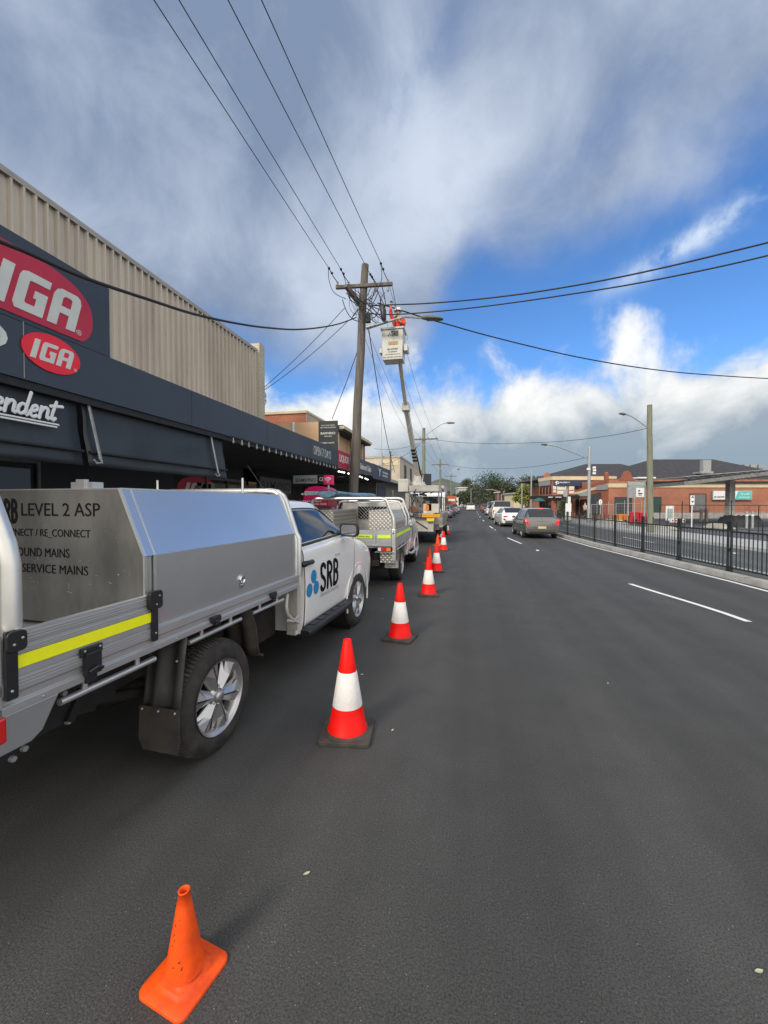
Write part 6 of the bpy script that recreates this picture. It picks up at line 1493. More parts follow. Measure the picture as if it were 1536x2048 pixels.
for dx, dz in ((.37, .90), (.32, .82), (.41, .82)): place_geo(q, shape_geo([ellipse(0, 0, 1, 1, 16)]), rl((bx0_ + W * dx, By + .008, bz0 + dz - .03)), (1, 0, 0), (0, 0, 1), w=.055, h=.075, th=.004, anchor='c')
q.build('bucket_mark', mat('teal_mark', (.03, .25, .33), .5), bko)
q = MB(); q.bb(rl((bx0_ + W * .32, By + .004, bz0 + .50)), rl((bx0_ + W * .76, By + .012, bz0 + .61))); q.build('bucket_label', mat('tan_label', (.52, .30, .13), .6, var=.1), bko)
for o_ in [x for x in COL.objects if x.parent == bko]: pass

# ============================================================ PEOPLE
def skin_mesh(joints, edges, name, m, parent=None, sub=2, root=0):
    me = bpy.data.meshes.new(name); me.from_pydata([j[:3] for j in joints], edges, [])
    o = bpy.data.objects.new(name, me); COL.objects.link(o)
    sk = o.modifiers.new('skin', 'SKIN'); sk.use_smooth_shade = True
    for i, j in enumerate(joints):
        r = j[3]; rr = r if isinstance(r, tuple) else (r, r); me.skin_vertices[0].data[i].radius = rr
        me.skin_vertices[0].data[i].use_root = (i == root)
    ss_ = o.modifiers.new('sub', 'SUBSURF'); ss_.levels = sub; ss_.render_levels = sub
    dg = bpy.context.evaluated_depsgraph_get(); dg.update()
    nm = bpy.data.meshes.new_from_object(o.evaluated_get(dg)); o.modifiers.clear(); o.data = nm; nm.materials.clear(); nm.materials.append(M_[m])
    for p in nm.polygons: p.use_smooth = True
    if parent: o.parent = parent
    return o
def worker():
    fx = (yp(797, 655, 14.45)); fz = bz0 + .06
    r = empty('person', (fx.x, 14.45, fz), 0, 'worker in orange shirt and white hard hat reaching up from the raised bucket', 'person')
    top = yp(803, 621, 14.45).z - fz
    h = 1.78
    J = [(0, 0, .95, .15), (0, 0, 1.18, (.16, .11)), (-.02, 0, 1.38, (.18, .11)), (-.03, 0, 1.50, .06), (-.02, -.01, 1.64, .095), (-.02, -.01, 1.72, .08),
         (-.20, 0, 1.42, .065), (-.27, -.05, 1.62, .055), (-.25, -.12, 1.86, .042), (-.24, -.13, 1.95, .036),
         (.17, 0, 1.40, .065), (.22, -.05, 1.18, .052), (.05, -.20, 1.28, .042), (-.02, -.24, 1.36, .034),
         (.09, 0, .88, .10), (.10, 0, .50, .075), (.10, .02, .08, .055), (.10, -.14, .04, .045), (-.09, 0, .88, .10), (-.10, 0, .50, .075), (-.10, .02, .08, .055), (-.10, -.14, .04, .045)]
    Ed = [(0, 1), (1, 2), (2, 3), (3, 4), (4, 5), (2, 6), (6, 7), (7, 8), (8, 9), (2, 10), (10, 11), (11, 12), (12, 13), (0, 14), (14, 15), (15, 16), (16, 17), (0, 18), (18, 19), (19, 20), (20, 21)]
    skin_mesh(J, Ed, 'body', 'skin', r)
    s = [(0, 0, .98, (.165, .125)), (0, 0, 1.18, (.185, .13)), (-.02, 0, 1.38, (.20, .13)), (-.03, 0, 1.475, .072), (-.20, 0, 1.42, .082), (-.27, -.05, 1.62, .070), (-.255, -.11, 1.80, .056), (.17, 0, 1.40, .082), (.22, -.05, 1.18, .068), (.09, -.17, 1.26, .055)]
    skin_mesh(s, [(0, 1), (1, 2), (2, 3), (2, 4), (4, 5), (5, 6), (2, 7), (7, 8), (8, 9)], 'work_shirt', 'hivis', r)
    t = [(0, 0, .93, (.16, .13)), (.09, 0, .85, .115), (.10, 0, .50, .09), (.10, .02, .12, .075), (-.09, 0, .85, .115), (-.10, 0, .50, .09), (-.10, .02, .12, .075)]
    skin_mesh(t, [(0, 1), (1, 2), (2, 3), (0, 4), (4, 5), (5, 6)], 'trousers', 'navy2', r)
    hm_ = MB(); hm_.lathe([(.155, .0), (.125, .005), (.118, .05), (.095, .10), (.05, .128), (.001, .135)], 20, c=(-.02, -.01, 1.70)); hm_.build('hard_hat', 'helmet', r)
    hn = MB(); hn.tube([(-.13, -.115, 1.42), (-.10, -.16, 1.2), (-.08, -.13, 1.0)], .018, 6); hn.tube([(.09, -.115, 1.42), (.08, -.16, 1.2), (.08, -.13, 1.0)], .018, 6); hn.tube([(.17, .10, 1.38), (.19, .05, 1.1), (.15, .02, .95)], .022, 6); hn.build('harness', 'black', r)
    # fingers closing on the cable
    for (hx, hy, hz), sg in (((-.24, -.13, 1.97), 1), ((-.04, -.25, 1.38), -1)):
        f = MB()
        for k in range(4):
            x = hx - .03 + .02 * k; l = (.05, .06, .057, .045)[k]; f.tube([(x, hy, hz), (x, hy - .025, hz + l * .6), (x, hy - .01, hz + l), (x, hy + .015, hz + l * .9)], [.0095, .009, .0085, .007], 6)
        f.tube([(hx + .03 * sg, hy, hz - .03), (hx + .055 * sg, hy - .015, hz), (hx + .04 * sg, hy - .03, hz + .02)], [.011, .0105, .008], 6); f.build('glove', 'black', r)
    return r
worker()
def walker(loc, rz, label, top='navy2', bot='black', sc=1.0, sit=False):
    r = empty('person', loc, rz, label, 'person'); r.scale = (sc,) * 3
    J = [(0, 0, .92, .13), (0, 0, 1.15, (.14, .10)), (0, 0, 1.36, (.17, .10)), (0, 0, 1.48, .055), (0, -.02, 1.60, .09), (0, -.01, 1.67, .075), (-.2, 0, 1.34, .055), (-.24, .05, 1.08, .045), (-.23, -.08, .84, .038), (.2, 0, 1.34, .055), (.24, -.03, 1.08, .045), (.22, -.16, .86, .038),
         (.09, 0, .86, .09), (.10, -.12, .48, .065), (.10, -.10, .08, .05), (.10, -.22, .04, .04), (-.09, 0, .86, .09), (-.10, .05, .48, .065), (-.10, .22, .12, .05), (-.10, .12, .04, .04)]
    skin_mesh(J, [(0, 1), (1, 2), (2, 3), (3, 4), (4, 5), (2, 6), (6, 7), (7, 8), (2, 9), (9, 10), (10, 11), (0, 12), (12, 13), (13, 14), (14, 15), (0, 16), (16, 17), (17, 18), (18, 19)], 'body', 'skin', r, 1)
    skin_mesh([(0, 0, .92, .15), (0, 0, 1.15, (.16, .12)), (0, 0, 1.36, (.19, .12)), (0, 0, 1.45, .07), (-.2, 0, 1.34, .07), (-.24, .05, 1.08, .06), (.2, 0, 1.34, .07), (.24, -.03, 1.08, .06)], [(0, 1), (1, 2), (2, 3), (2, 4), (4, 5), (2, 6), (6, 7)], 'shirt', top, r, 1)
    skin_mesh([(0, 0, .90, .15), (.09, 0, .84, .105), (.10, -.12, .48, .08), (.10, -.10, .12, .065), (-.09, 0, .84, .105), (-.10, .05, .48, .08), (-.10, .2, .15, .065)], [(0, 1), (1, 2), (2, 3), (0, 4), (4, 5), (5, 6)], 'trousers', bot, r, 1)
    h = MB(); h.ball((0, .01, 1.68), .098, 6, (1, 1.05, .8)); h.build('hair', 'black', r)
    return r

# ============================================================ CARS
def car(name, loc, rz, prof, W, label, cat='car', paint='paint', lamps='wrap', near=False, lampm='red_lamp', plate=True, wheelx=(None, None), r=.31, group='cars on the road', glassm='glass', rear_v=(5.98, 8), brake=True, rw=None, Lx=None):
    """prof: rear->front stations (y, belt z, top z, width factor at belt, at roof rail)"""
    root = empty(name, loc, rz, label, cat, group); h = W / 2; st = []
    for y, zb, zt, wb, wt in prof:
        lo = .20 if abs(y) < prof[-1][0] - .25 else .26
        d = max(zt - zb, .03)
        zs = [lo, lo + .04, lo + (zb - lo) * .30, lo + (zb - lo) * .60, lo + (zb - lo) * .86, zb, zb + d * .86, zb + d * .97, zt]
        xs = [h * wb * .84, h * wb * .96, h * wb * 1.0, h * wb * 1.01, h * wb * .985, h * wb * .95, h * wt, h * wt * .80, 0]
        st.append([(x, y, z) for x, z in zip(xs, zs)])
    L = Loft(st); b = L.body(4, 3).build('body', paint, root)
    ya, yb = wheelx; c = MB()
    for yy in (ya, yb): c.cyl((-1.3, yy, r), (1.3, yy, r), r * 1.14, n=28)
    cut(b, c)
    for q in b.data.polygons: q.use_smooth = True
    b.modifiers.new('n', 'EDGE_SPLIT').split_angle = R(36)
    w = MB()
    for yy in (ya, yb): w.bb((-h * .72, yy - r * 1.2, .22), (h * .72, yy + r * 1.2, r * 2.1))
    w.build('wheel_well', 'chassis', root)
    for yy in (ya, yb):
        for sd in (1, -1): make_wheel(root, sd * h * .985, yy, r=r, w=.2, rr=r * .66, side=sd, detail=False, spokes=5)
    n = len(prof) - 1
    # windows
    (r0, r1), (w0, w1), (s0, s1) = Lx
    rwm = MB(); L.patch([(r0, 6.0 if not rw else rw), (r1, 6.0 if not rw else rw), (r1, 8), (r0, 8)], 6, 6, .006, 1, rwm); L.patch([(r0, 6.0 if not rw else rw), (r1, 6.0 if not rw else rw), (r1, 8), (r0, 8)], 6, 6, .006, -1, rwm); rwm.build('rear_window', glassm, root)
    wm = MB(); L.patch([(w0, 6.0), (w1, 6.0), (w1, 8), (w0, 8)], 6, 6, .006, 1, wm); L.patch([(w0, 6.0), (w1, 6.0), (w1, 8), (w0, 8)], 6, 6, .006, -1, wm); wm.build('windscreen', glassm, root)
    for sd in (1, -1):
        L.patch([(s0, 5.12), (s1, 5.12), (s1 - .9, 5.92), (s0 + .5, 5.92)], 10, 5, .006, sd).build('side_window', glassm, root)
        m = MB(); q = L.S(s1 - .7, 5.1); m.ball((sd * (q.x + .10), q.y, q.z + .05), .09, 6, (1, .55, .8)); m.build('side_mirror', paint if near else 'black', root)
        if lamps == 'wrap':
            L.patch([(.15, 4.1), (1.0, 4.3), (1.55, 5.3), (.35, 5.1)], 5, 5, .010, sd).build('tail_lamp', lampm, root)
            t = MB(); q = L.S(.0, 4.5); t.prism(rrect(-.05, -.07, .075, .10, .04), q.y - .03, q.y + .06, lambda a, b_, hh: (sd * (q.x - .07 + a), hh, q.z + .0 + b_)); t.build('tail_lamp', lampm, root)
        elif lamps == 'tall':
            t = MB(); q = L.S(.0, 4.0); t.prism(rrect(-.06, -.16, .06, .18, .03), q.y - .025, q.y + .05, lambda a, b_, hh: (sd * (q.x - .05 + a), hh, q.z + b_)); t.build('tail_lamp', lampm, root)
        else:
            t = MB(); q = L.S(.0, 4.6); t.prism(rrect(-.22, -.035, .06, .045, .02), q.y - .025, q.y + .06, lambda a, b_, hh: (sd * (q.x - .05 + a), hh, q.z + b_)); t.build('tail_lamp', lampm, root)
        L.patch([(n - 1.2, 4.0), (n - .25, 3.9), (n - .3, 4.9), (n - 1.3, 5.0)], 4, 4, .01, sd).build('headlight', 'clear', root)
    y0 = prof[0][0]; zb0 = prof[0][1]
    if plate: t = MB(); t.bb((-.19, y0 - .022, zb0 * .62), (.19, y0 - .002, zb0 * .62 + .11)); t.build('number_plate', 'cream', root)
    t = MB(); t.bb((-h * .74, y0 - .03, .24), (h * .74, y0 + .02, .36)); t.build('bumper_lower', 'black', root, bev=.01)
    t = MB(); t.tube([L.S(.02, 2.3) * 1, *( [Vector((L.S(0, 2.3).x * k, y0 - .03, L.S(0, 2.3).z)) for k in (.9, .5, 0, -.5, -.9)]), Vector((-L.S(.02, 2.3).x, L.S(.02, 2.3).y, L.S(.02, 2.3).z))], .018, 6); t.build('bumper_crease', paint, root)
    if brake: t = MB(); q = L.S(r1 + .12, 8); t.box((0, q.y - .06, q.z - .005), (.30, .05, .045)); t.build('brake_light', lampm, root, bev=.01)
    return root, L
HATCH = [(-1.92, .80, .85, .90, .60), (-1.86, .93, .97, .96, .66), (-1.74, .97, 1.10, .98, .70), (-1.52, .99, 1.40, .99, .70), (-1.30, .985, 1.475, .99, .705), (-.5, .96, 1.51, .99, .71), (.2, .94, 1.485, .99, .70), (.75, .925, 1.24, .98, .74), (1.10, .90, .99, .97, .78), (1.55, .82, .87, .93, .72), (1.84, .66, .71, .84, .60), (1.92, .50, .55, .70, .50)]
def scl(p, L_, H, base=(3.84, 1.51)): return [(y * L_ / base[0], zb * H / base[1], zt * H / base[1], a, b) for y, zb, zt, a, b in p]
LX = ((1.75, 3.6), (6.2, 7.9), (2.6, 7.6))
M_['greycar'] = mat('dark_grey_car_paint', (.17, .16, .145), .25, metal=.55, coat=1.0, var=.03); M_['silvercar'] = mat('silver_car_paint', (.34, .35, .36), .25, metal=.6, coat=1.0, var=.03)
M_['redcar'] = mat('red_car_paint', (.35, .02, .02), .25, coat=1.0, var=.03); M_['creamcar'] = mat('cream_van_paint', (.70, .68, .60), .28, coat=1.0, var=.03); M_['greencar'] = mat('green_car_paint', (.04, .08, .06), .25, coat=1.0, var=.03); M_['bluecar'] = mat('blue_car_paint', (.05, .09, .16), .25, coat=1.0, var=.03)
hc, HL = car('hatchback', (3.30, 23.05, 0), R(4.5), HATCH, 1.70, 'dark grey hatchback with three glowing red rear lamps beside the median fence', paint='greycar', near=True, lampm='brake_lit', wheelx=(-1.22, 1.21), Lx=LX)
t = MB(); t.cyl((0, -1.885, .92), (0, -1.865, .92), .035, n=16); t.build('emblem', 'chrome', hc)
t = MB(); t.tube([(-.42, -1.90, .865), (0, -1.925, .862), (.42, -1.90, .865)], .006, 5); t.build('hatch_line', 'black', hc)
COR = [(-2.18, .80, .84, .86, .60), (-2.10, .93, .97, .95, .64), (-1.85, .97, 1.08, .98, .66), (-1.45, .98, 1.33, .99, .66), (-1.05, .97, 1.41, .99, .67), (-.4, .94, 1.435, .99, .68), (.3, .92, 1.40, .99, .68), (1.0, .90, 1.14, .98, .72), (1.35, .87, .95, .97, .76), (1.8, .78, .83, .93, .72), (2.1, .62, .67, .84, .60), (2.18, .48, .53, .70, .50)]
cc, CLf = car('hatchback', (2.95, 33.1, 0), R(5), COR, 1.79, 'white hatchback with black lower diffuser, directly ahead of the dark grey hatchback', paint='paint', near=True, lamps='slim', wheelx=(-1.32, 1.32), r=.33, Lx=LX)
t = MB(); t.prism([(-.80, .62), (-.62, .40), (.62, .40), (.80, .62), (.70, .62), (.55, .50), (-.55, .50), (-.70, .62)], -2.215, -2.17, lambda a, b_, h: (a, h, b_)); t.build('diffuser', 'black', cc)
VAN = [(-2.45, .95, 1.02, .93, .86), (-2.43, 1.18, 1.30, .98, .86), (-2.33, 1.20, 1.82, .99, .83), (-2.15, 1.20, 1.95, .99, .80), (-1.0, 1.19, 1.99, .99, .80), (.6, 1.18, 1.985, .99, .80), (1.2, 1.16, 1.90, .99, .80), (1.75, 1.12, 1.42, .98, .84), (2.05, 1.05, 1.12, .96, .84), (2.3, .85, .92, .92, .80), (2.42, .62, .68, .82, .70), (2.45, .5, .55, .76, .6)]
vv, VL = car('van', (3.02, 45.0, 0), R(3), VAN, 1.90, 'cream passenger van, tallest in the queue, ahead of the white hatchback', 'van', 'creamcar', 'tall', wheelx=(-1.5, 1.5), r=.34, Lx=((1.15, 2.7), (6.2, 7.9), (2.8, 7.6)), brake=False)
car('hatchback', (3.05, 62, 0), R(2), scl(COR, 4.3, 1.50), 1.78, 'white car with red trim around its rear window, ahead of the cream van', lamps='wrap', wheelx=(-1.28, 1.28), Lx=LX)
car('hatchback', (3.0, 76, 0), R(1), scl(HATCH, 4.0, 1.5), 1.74, 'dark green car fourth ahead in the queue, small in the distance', paint='greencar', wheelx=(-1.25, 1.25), Lx=LX)
car('hatchback', (3.1, 92, 0), 0, scl(HATCH, 4.3, 1.6), 1.78, 'farthest dark car in the right hand queue, barely visible', paint='redcar', wheelx=(-1.3, 1.3), Lx=LX)
car('van', (4.2, 86, 0), 0, VAN, 1.9, 'white van roof showing above the cream van', 'van', 'paint', 'tall', wheelx=(-1.5, 1.5), Lx=((1.15, 2.7), (6.2, 7.9), (2.8, 7.6)), brake=False)
car('sport_utility', (.15, 94, 0), 0, scl(VAN, 4.6, 1.78, (4.9, 1.99)), 1.88, 'white high riding vehicle alone in the left lane far down the road', 'car', 'paint', 'tall', wheelx=(-1.4, 1.4), Lx=((1.15, 2.7), (6.2, 7.9), (2.8, 7.6)), brake=False)
SUV = scl(VAN, 4.5, 1.65, (4.9, 1.99))
gk = 'cars parked along the left kerb'
car('sport_utility', (-3.02, 39.5, 0), R(0), SUV, 1.82, 'white wagon parked just beyond the lift truck', 'car', 'paint', 'tall', group=gk, wheelx=(-1.35, 1.35), Lx=((1.15, 2.7), (6.2, 7.9), (2.8, 7.6)), brake=False)
car('hatchback', (-2.95, 50, 0), R(0), scl(COR, 4.5, 1.48), 1.80, 'silver sedan with dark rear window parked second beyond the lift truck', paint='silvercar', group=gk, wheelx=(-1.3, 1.3), Lx=LX)
car('hatchback', (-2.9, 58, 0), R(0), scl(HATCH, 4.1, 1.52), 1.75, 'blue grey hatchback parked third beyond the lift truck', paint='bluecar', group=gk, wheelx=(-1.25, 1.25), Lx=LX)
car('sport_utility', (-2.8, 68, 0), R(0), SUV, 1.82, 'pale silver wagon parked fourth beyond the lift truck', 'car', 'silvercar', 'tall', group=gk, wheelx=(-1.35, 1.35), Lx=((1.15, 2.7), (6.2, 7.9), (2.8, 7.6)), brake=False)
car('hatchback', (-2.9, 82, 0), R(0), scl(COR, 4.3, 1.48), 1.80, 'white car farthest along the left kerb', group=gk, wheelx=(-1.3, 1.3), Lx=LX)

# ============================================================ MEDIAN FENCE
FY = lambda y: EX(y) + .50
fr = empty('median_fence', (FY(11.27), 11.27, .11), 0, 'long dark green pedestrian fence of upright bars along the median', 'fence')
O_ = Vector((FY(11.27), 11.27, .11))
ys = [11.27 + 1.87 * k for k in range(-3, 20)]
for i, y in enumerate(ys):
    a = Vector((FY(y), y, .11)) - O_; b = Vector((FY(y + 1.87), y + 1.87, .11)) - O_; d = (b - a).normalized(); s_ = d * .055
    p = MB()
    for sg in (-1, 1): p.box(a + s_ * sg + Vector((0, 0, .60)), (.035, .04, 1.20), rz=math.atan2(d.y, d.x))
    p.box(a + Vector((0, 0, 1.09)), (.13, .03, .22), rz=math.atan2(d.y, d.x)); p.box(a + Vector((0, 0, .52)), (.10, .03, .07), rz=math.atan2(d.y, d.x)); p.box(a + Vector((0, 0, .07)), (.16, .05, .14), rz=math.atan2(d.y, d.x))
    p.build('post', 'dgreen', fr)
    if i == len(ys) - 1: break
    q = MB(); A = a + d * .09; B = b - d * .09
    q.beam(A + Vector((0, 0, .97)), B + Vector((0, 0, .96)), .03, .035); q.beam(A + Vector((0, 0, .10)), B + Vector((0, 0, .10)), .03, .035)
    n = 14
    for k in range(1, n):
        c = A.lerp(B, k / n); tall = (k % 3 == 1)
        q.beam(c + Vector((0, 0, .10)), c + Vector((0, 0, 1.19 if tall else .96)), .016 if not tall else .02, .016 if not tall else .02)
    q.build('bar_panel', 'dgreen', fr)

random.seed(31); wd = MB()
for k in range(900):
    y = random.uniform(6, 40) ** 1.0; x = EX(y) + random.uniform(.50, 1.02); h = random.uniform(.015, .06) * (1 if random.random() < .85 else 1.8); a = random.uniform(0, 6.28)
    if math.sin(y * 2.3) + math.sin(y * .9 + x * 5) < .1: continue
    wd.add([(x - .006 * math.cos(a), y - .006 * math.sin(a), .105), (x + .006 * math.cos(a), y + .006 * math.sin(a), .105), (x + random.uniform(-.02, .02), y + random.uniform(-.02, .02), .105 + h)], [(0, 1, 2)])
tag(wd.build('weeds', 'leaf2', fix=False), 'sparse weeds and dry grass along the foot of the median fence', 'grass', kind='stuff')

# ============================================================ RIGHT: BRICK SHOPS
# these buildings face the street corner, so they are modelled square to the viewing heading
BR = lambda a, Z, z: Vector((a * math.cos(YAW) - Z * math.sin(YAW), a * math.sin(YAW) + Z * math.cos(YAW), z))    # a: metres right of heading, Z: along heading
def ax(px, Z): return (px - 768) / FPX * Z
def hz(py, Z): return CH - (py - 1006) / FPX * Z * 1.0
class BMB(MB):
    def bz(s, x0, x1, z0, z1, Z0, Z1):
        M = Matrix.Rotation(YAW, 3, 'Z'); vs = [BR(x, Z, z) for z in (z0, z1) for x, Z in ((x0, Z0), (x1, Z0), (x1, Z1), (x0, Z1))]
        return s.add(vs, [(0, 3, 2, 1), (4, 5, 6, 7), (0, 1, 5, 4), (1, 2, 6, 5), (2, 3, 7, 6), (3, 0, 4, 7)])
    def px(s, p0, p1, q0, q1, Z, dep=.06):
        """pixel rectangle on the plane at distance Z"""
        return s.bz(ax(p0, Z), ax(p1, Z), hz(q1, Z), hz(q0, Z), Z, Z + dep)
def bgroup(name, a, Z, label, cat='building'):
    base = BR(a, Z, 0); r = empty(name, base, 0, label, cat)
    def ad(mb, n, m, bev=0, par=None):
        o = mb.build(n, m, par or r, bev=bev); 
        if par is None: o.location = -base
        return o
    return r, ad
# corner shop building (two storeys, hipped roof)
Zc = 50
r, ad = bgroup('corner_shop_building', ax(1150, Zc), Zc, 'two storey brick shop building with dark hipped roof, navy sign band and window posters', )
x0, x1 = ax(1105, Zc), ax(1232, Zc)
c = BMB(); c.bz(x0, x1, 0, hz(952, Zc), Zc, Zc + 4.4); ad(c, 'brick_wall', 'brickor')
c = BMB(); c.px(1104.5, 1233, 953, 960, Zc - .12, .11); c.bz(x0 - .12, x0 - .005, hz(960, Zc), hz(953, Zc), Zc - .12, Zc + 4.4); ad(c, 'cream_band', 'cream')
c = BMB(); c.px(1107, 1186, 961, 972, Zc - .10, .08); so_ = ad(c, 'navy_sign_band', 'navy2')
q = BMB(); place_geo(q, shape_geo([ellipse(0, 0, 1, 1, 20), ellipse(0, 0, .45, .45, 14)]), BR(ax(1114, Zc), Zc - .11, hz(968, Zc)), BR(1, 0, 0), (0, 0, 1), w=.35, h=.32, th=.02, anchor='c'); q.beam(BR(ax(1109, Zc), Zc - .13, hz(966, Zc)), BR(ax(1113, Zc), Zc - .13, hz(962.3, Zc)), .04, .10); q.beam(BR(ax(1111, Zc), Zc - .13, hz(970, Zc)), BR(ax(1112, Zc), Zc - .13, hz(965, Zc)), .04, .10)
place_geo(q, text_geo('PROPERTY', .02), BR(ax(1118, Zc), Zc - .11, hz(966.5, Zc)), BR(1, 0, 0), (0, 0, 1), w=1.25, h=.16, th=.02); ad(q, 'sign_lettering', 'white_txt')
M_['poster'] = mat('window_poster', (.70, .68, .60), .5, var=.08, vs=3)
for a, b, t, bt_ in ((1106, 1112, 971, 979), (1106, 1112, 980.5, 985), (1114, 1132, 970, 980), (1114, 1132, 981.5, 988), (1138, 1148, 970, 980), (1138, 1148, 982, 987), (1167, 1186, 970, 976)):
    c = BMB(); c.px(a, b, t, bt_, Zc - .05, .04); ad(c, 'window_poster', 'poster')
c = BMB(); place_geo(c, text_geo('FOR LEASE', .03), BR(ax(1116, Zc), Zc - .06, hz(974, Zc)), BR(1, 0, 0), (0, 0, 1), w=.85, h=.14, th=.01); ad(c, 'poster_lettering', 'dk_txt')
for a, b in ((1149, 1158), (1159, 1163)):
    c = BMB(); c.px(a, b, 970, 979, Zc - .04, .03); ad(c, 'window', 'shopglass')
c = BMB(); c.bz(ax(1072, Zc + 5), ax(1142, Zc), hz(998, Zc), hz(991, Zc), Zc - 2.2, Zc - .02); c.bz(x0 - 1.2, x0 - .13, hz(998, Zc), hz(991, Zc), Zc - .01, Zc + 4.4); ao = ad(c, 'awning', 'black_m')
c = BMB(); place_geo(c, text_geo('BAKERY', .02), BR(ax(1082, Zc), Zc - 2.22, hz(996, Zc)), BR(1, 0, 0), (0, 0, 1), w=.55, h=.14, th=.02); place_geo(c, text_geo('CAFE GRILL', .02), BR(ax(1095, Zc), Zc - 2.22, hz(996, Zc)), BR(1, 0, 0), (0, 0, 1), w=.75, h=.14, th=.02); ad(c, 'awning_lettering', 'white_txt')
for a, b in ((1113, 1122), (1124, 1127)):
    c = BMB(); c.px(a, b, 1001, 1018, Zc - .04, .03); ad(c, 'shop_window', 'shopglass')
c = BMB()
for k in range(5): c.px(1114.5, 1121, 1002 + 3.3 * k, 1004 + 3.3 * k, Zc - .06, .015)
ad(c, 'window_decal', 'poster')
for k in range(4):
    yy = Zc + .4 + k * 1.0; c = BMB(); c.bz(x0 - .05, x0 - .01, hz(988, Zc), hz(971, Zc), yy, yy + .55); ad(c, 'side_window', 'shopglass'); c = BMB(); c.bz(x0 - .06, x0 - .01, .2, hz(1002, Zc), yy, yy + .7); ad(c, 'side_shopfront', 'shopglass')
c = BMB(); c.bz(x0 - .2, x0 - .13, hz(970, Zc), hz(961, Zc), Zc + .4, Zc + 4); ad(c, 'side_sign', 'galv')
c = BMB(); e = BR(x0 + .9, Zc + 4.2, hz(952, Zc)); place_geo(c, shape_geo([[(-1, 0), (1, 0), (1, .6)] + [(math.cos(R(t)) * .75, .6 + .75 * math.sin(R(t))) for t in range(0, 181, 15)] + [(-1, .6)]]), e, BR(1, 0, 0), (0, 0, 1), w=.8, h=.75, th=.25, anchor='c'); ad(c, 'parapet_gable', 'brickor')
def hip(ad, name, x0, x1, Z0, Z1, ze, rx0, rx1, rz_, Zr, m='slate'):
    c = BMB(); V = [BR(x0, Z0, ze), BR(x1, Z0, ze), BR(x1, Z1, ze), BR(x0, Z1, ze), BR(rx0, Zr, rz_), BR(rx1, Zr, rz_)]
    c.add(V, [(0, 1, 5, 4), (1, 2, 5), (2, 3, 4, 5), (3, 0, 4), (0, 3, 2, 1)]); return ad(c, name, m)
hip(ad, 'roof', ax(1118, 51), ax(1290, 51) + 4, 51, 69, hz(953, 51), ax(1172, 60), ax(1240, 60), hz(928, 60), 60)
# long brick hall with angled shop wing
Zh = 44
r, ad = bgroup('brick_hall', ax(1380, Zh), Zh, 'long single storey orange brick hall with cream band, dark roof and roller door')
c = BMB(); c.bz(ax(1217, Zh), ax(1640, Zh), 0, hz(959, Zh), Zh, Zh + 24); ad(c, 'brick_wall', 'brickor')
c = BMB(); c.px(1216.5, 1640, 967, 975, Zh - .08, .06); ad(c, 'cream_band', 'cream')
c = BMB(); c.px(1262, 1640, 1025.5, 1040, Zh - .14, .12); ad(c, 'base_course', 'conc')
c = BMB(); c.px(1262, 1640, 962.5, 966, Zh - .3, .28); ad(c, 'gutter', 'slate')
c = BMB(); c.px(1229, 1264, 994, 1027, Zh - .05, .03); ad(c, 'dark_doorway', 'far_c')
c = BMB(); c.px(1298, 1323, 993.5, 1028, Zh - .05, .03); ad(c, 'green_door', mat('green_door', (.03, .06, .055), .5))
c = BMB(); c.px(1379, 1413, 987, 1024, Zh - .05, .03); do = ad(c, 'door_frame', mat('maroon_frame', (.12, .02, .02), .5))
c = BMB()
for k in range(16): c.px(1382, 1410.5, 989 + 2.0 * k, 990.8 + 2.0 * k, Zh - .09, .035)
ad(c, 'roller_door', mat('roller_grey', (.17, .18, .19), .6))
c = BMB(); place_geo(c, shape_geo([[(-14, 0), (14, 0), (14, 2)] + [(9.5 * math.cos(R(t)) , 4 + 9.5 * math.sin(R(t))) for t in range(0, 181, 12)] + [(-14, 2)]]), BR(ax(1252, Zh), Zh - .01, hz(961, Zh)), BR(1, 0, 0), (0, 0, 1), w=1.7, h=1.05, th=.03, anchor='c'); c.v = [tuple(v) for v in c.v]; ad(c, 'round_gable', 'brickred')
hip(ad, 'roof', ax(1262, 44.4), ax(1640, 44.4), 44.4, 66, hz(962, 44.4), ax(1302, 54), ax(1425, 54), hz(919, 54), 54)
c = BMB(); c.px(1405, 1421, 920, 944, 46.5, .5); ad(c, 'roof_vent', 'galv'); c = BMB(); c.px(1400, 1426, 943, 947, 46, 1.2); ad(c, 'vent_flashing', 'galv')
c = BMB(); c.px(1275, 1311, 954, 957, Zh - .2, 1.2); ad(c, 'white_ledge', 'wht')
for k, (a, b) in enumerate(((1488, 1496), (1500, 1512), (1516, 1530))): c = BMB(); c.px(a, b, 929, 936, 52, .6); ad(c, 'roof_unit', 'galv')
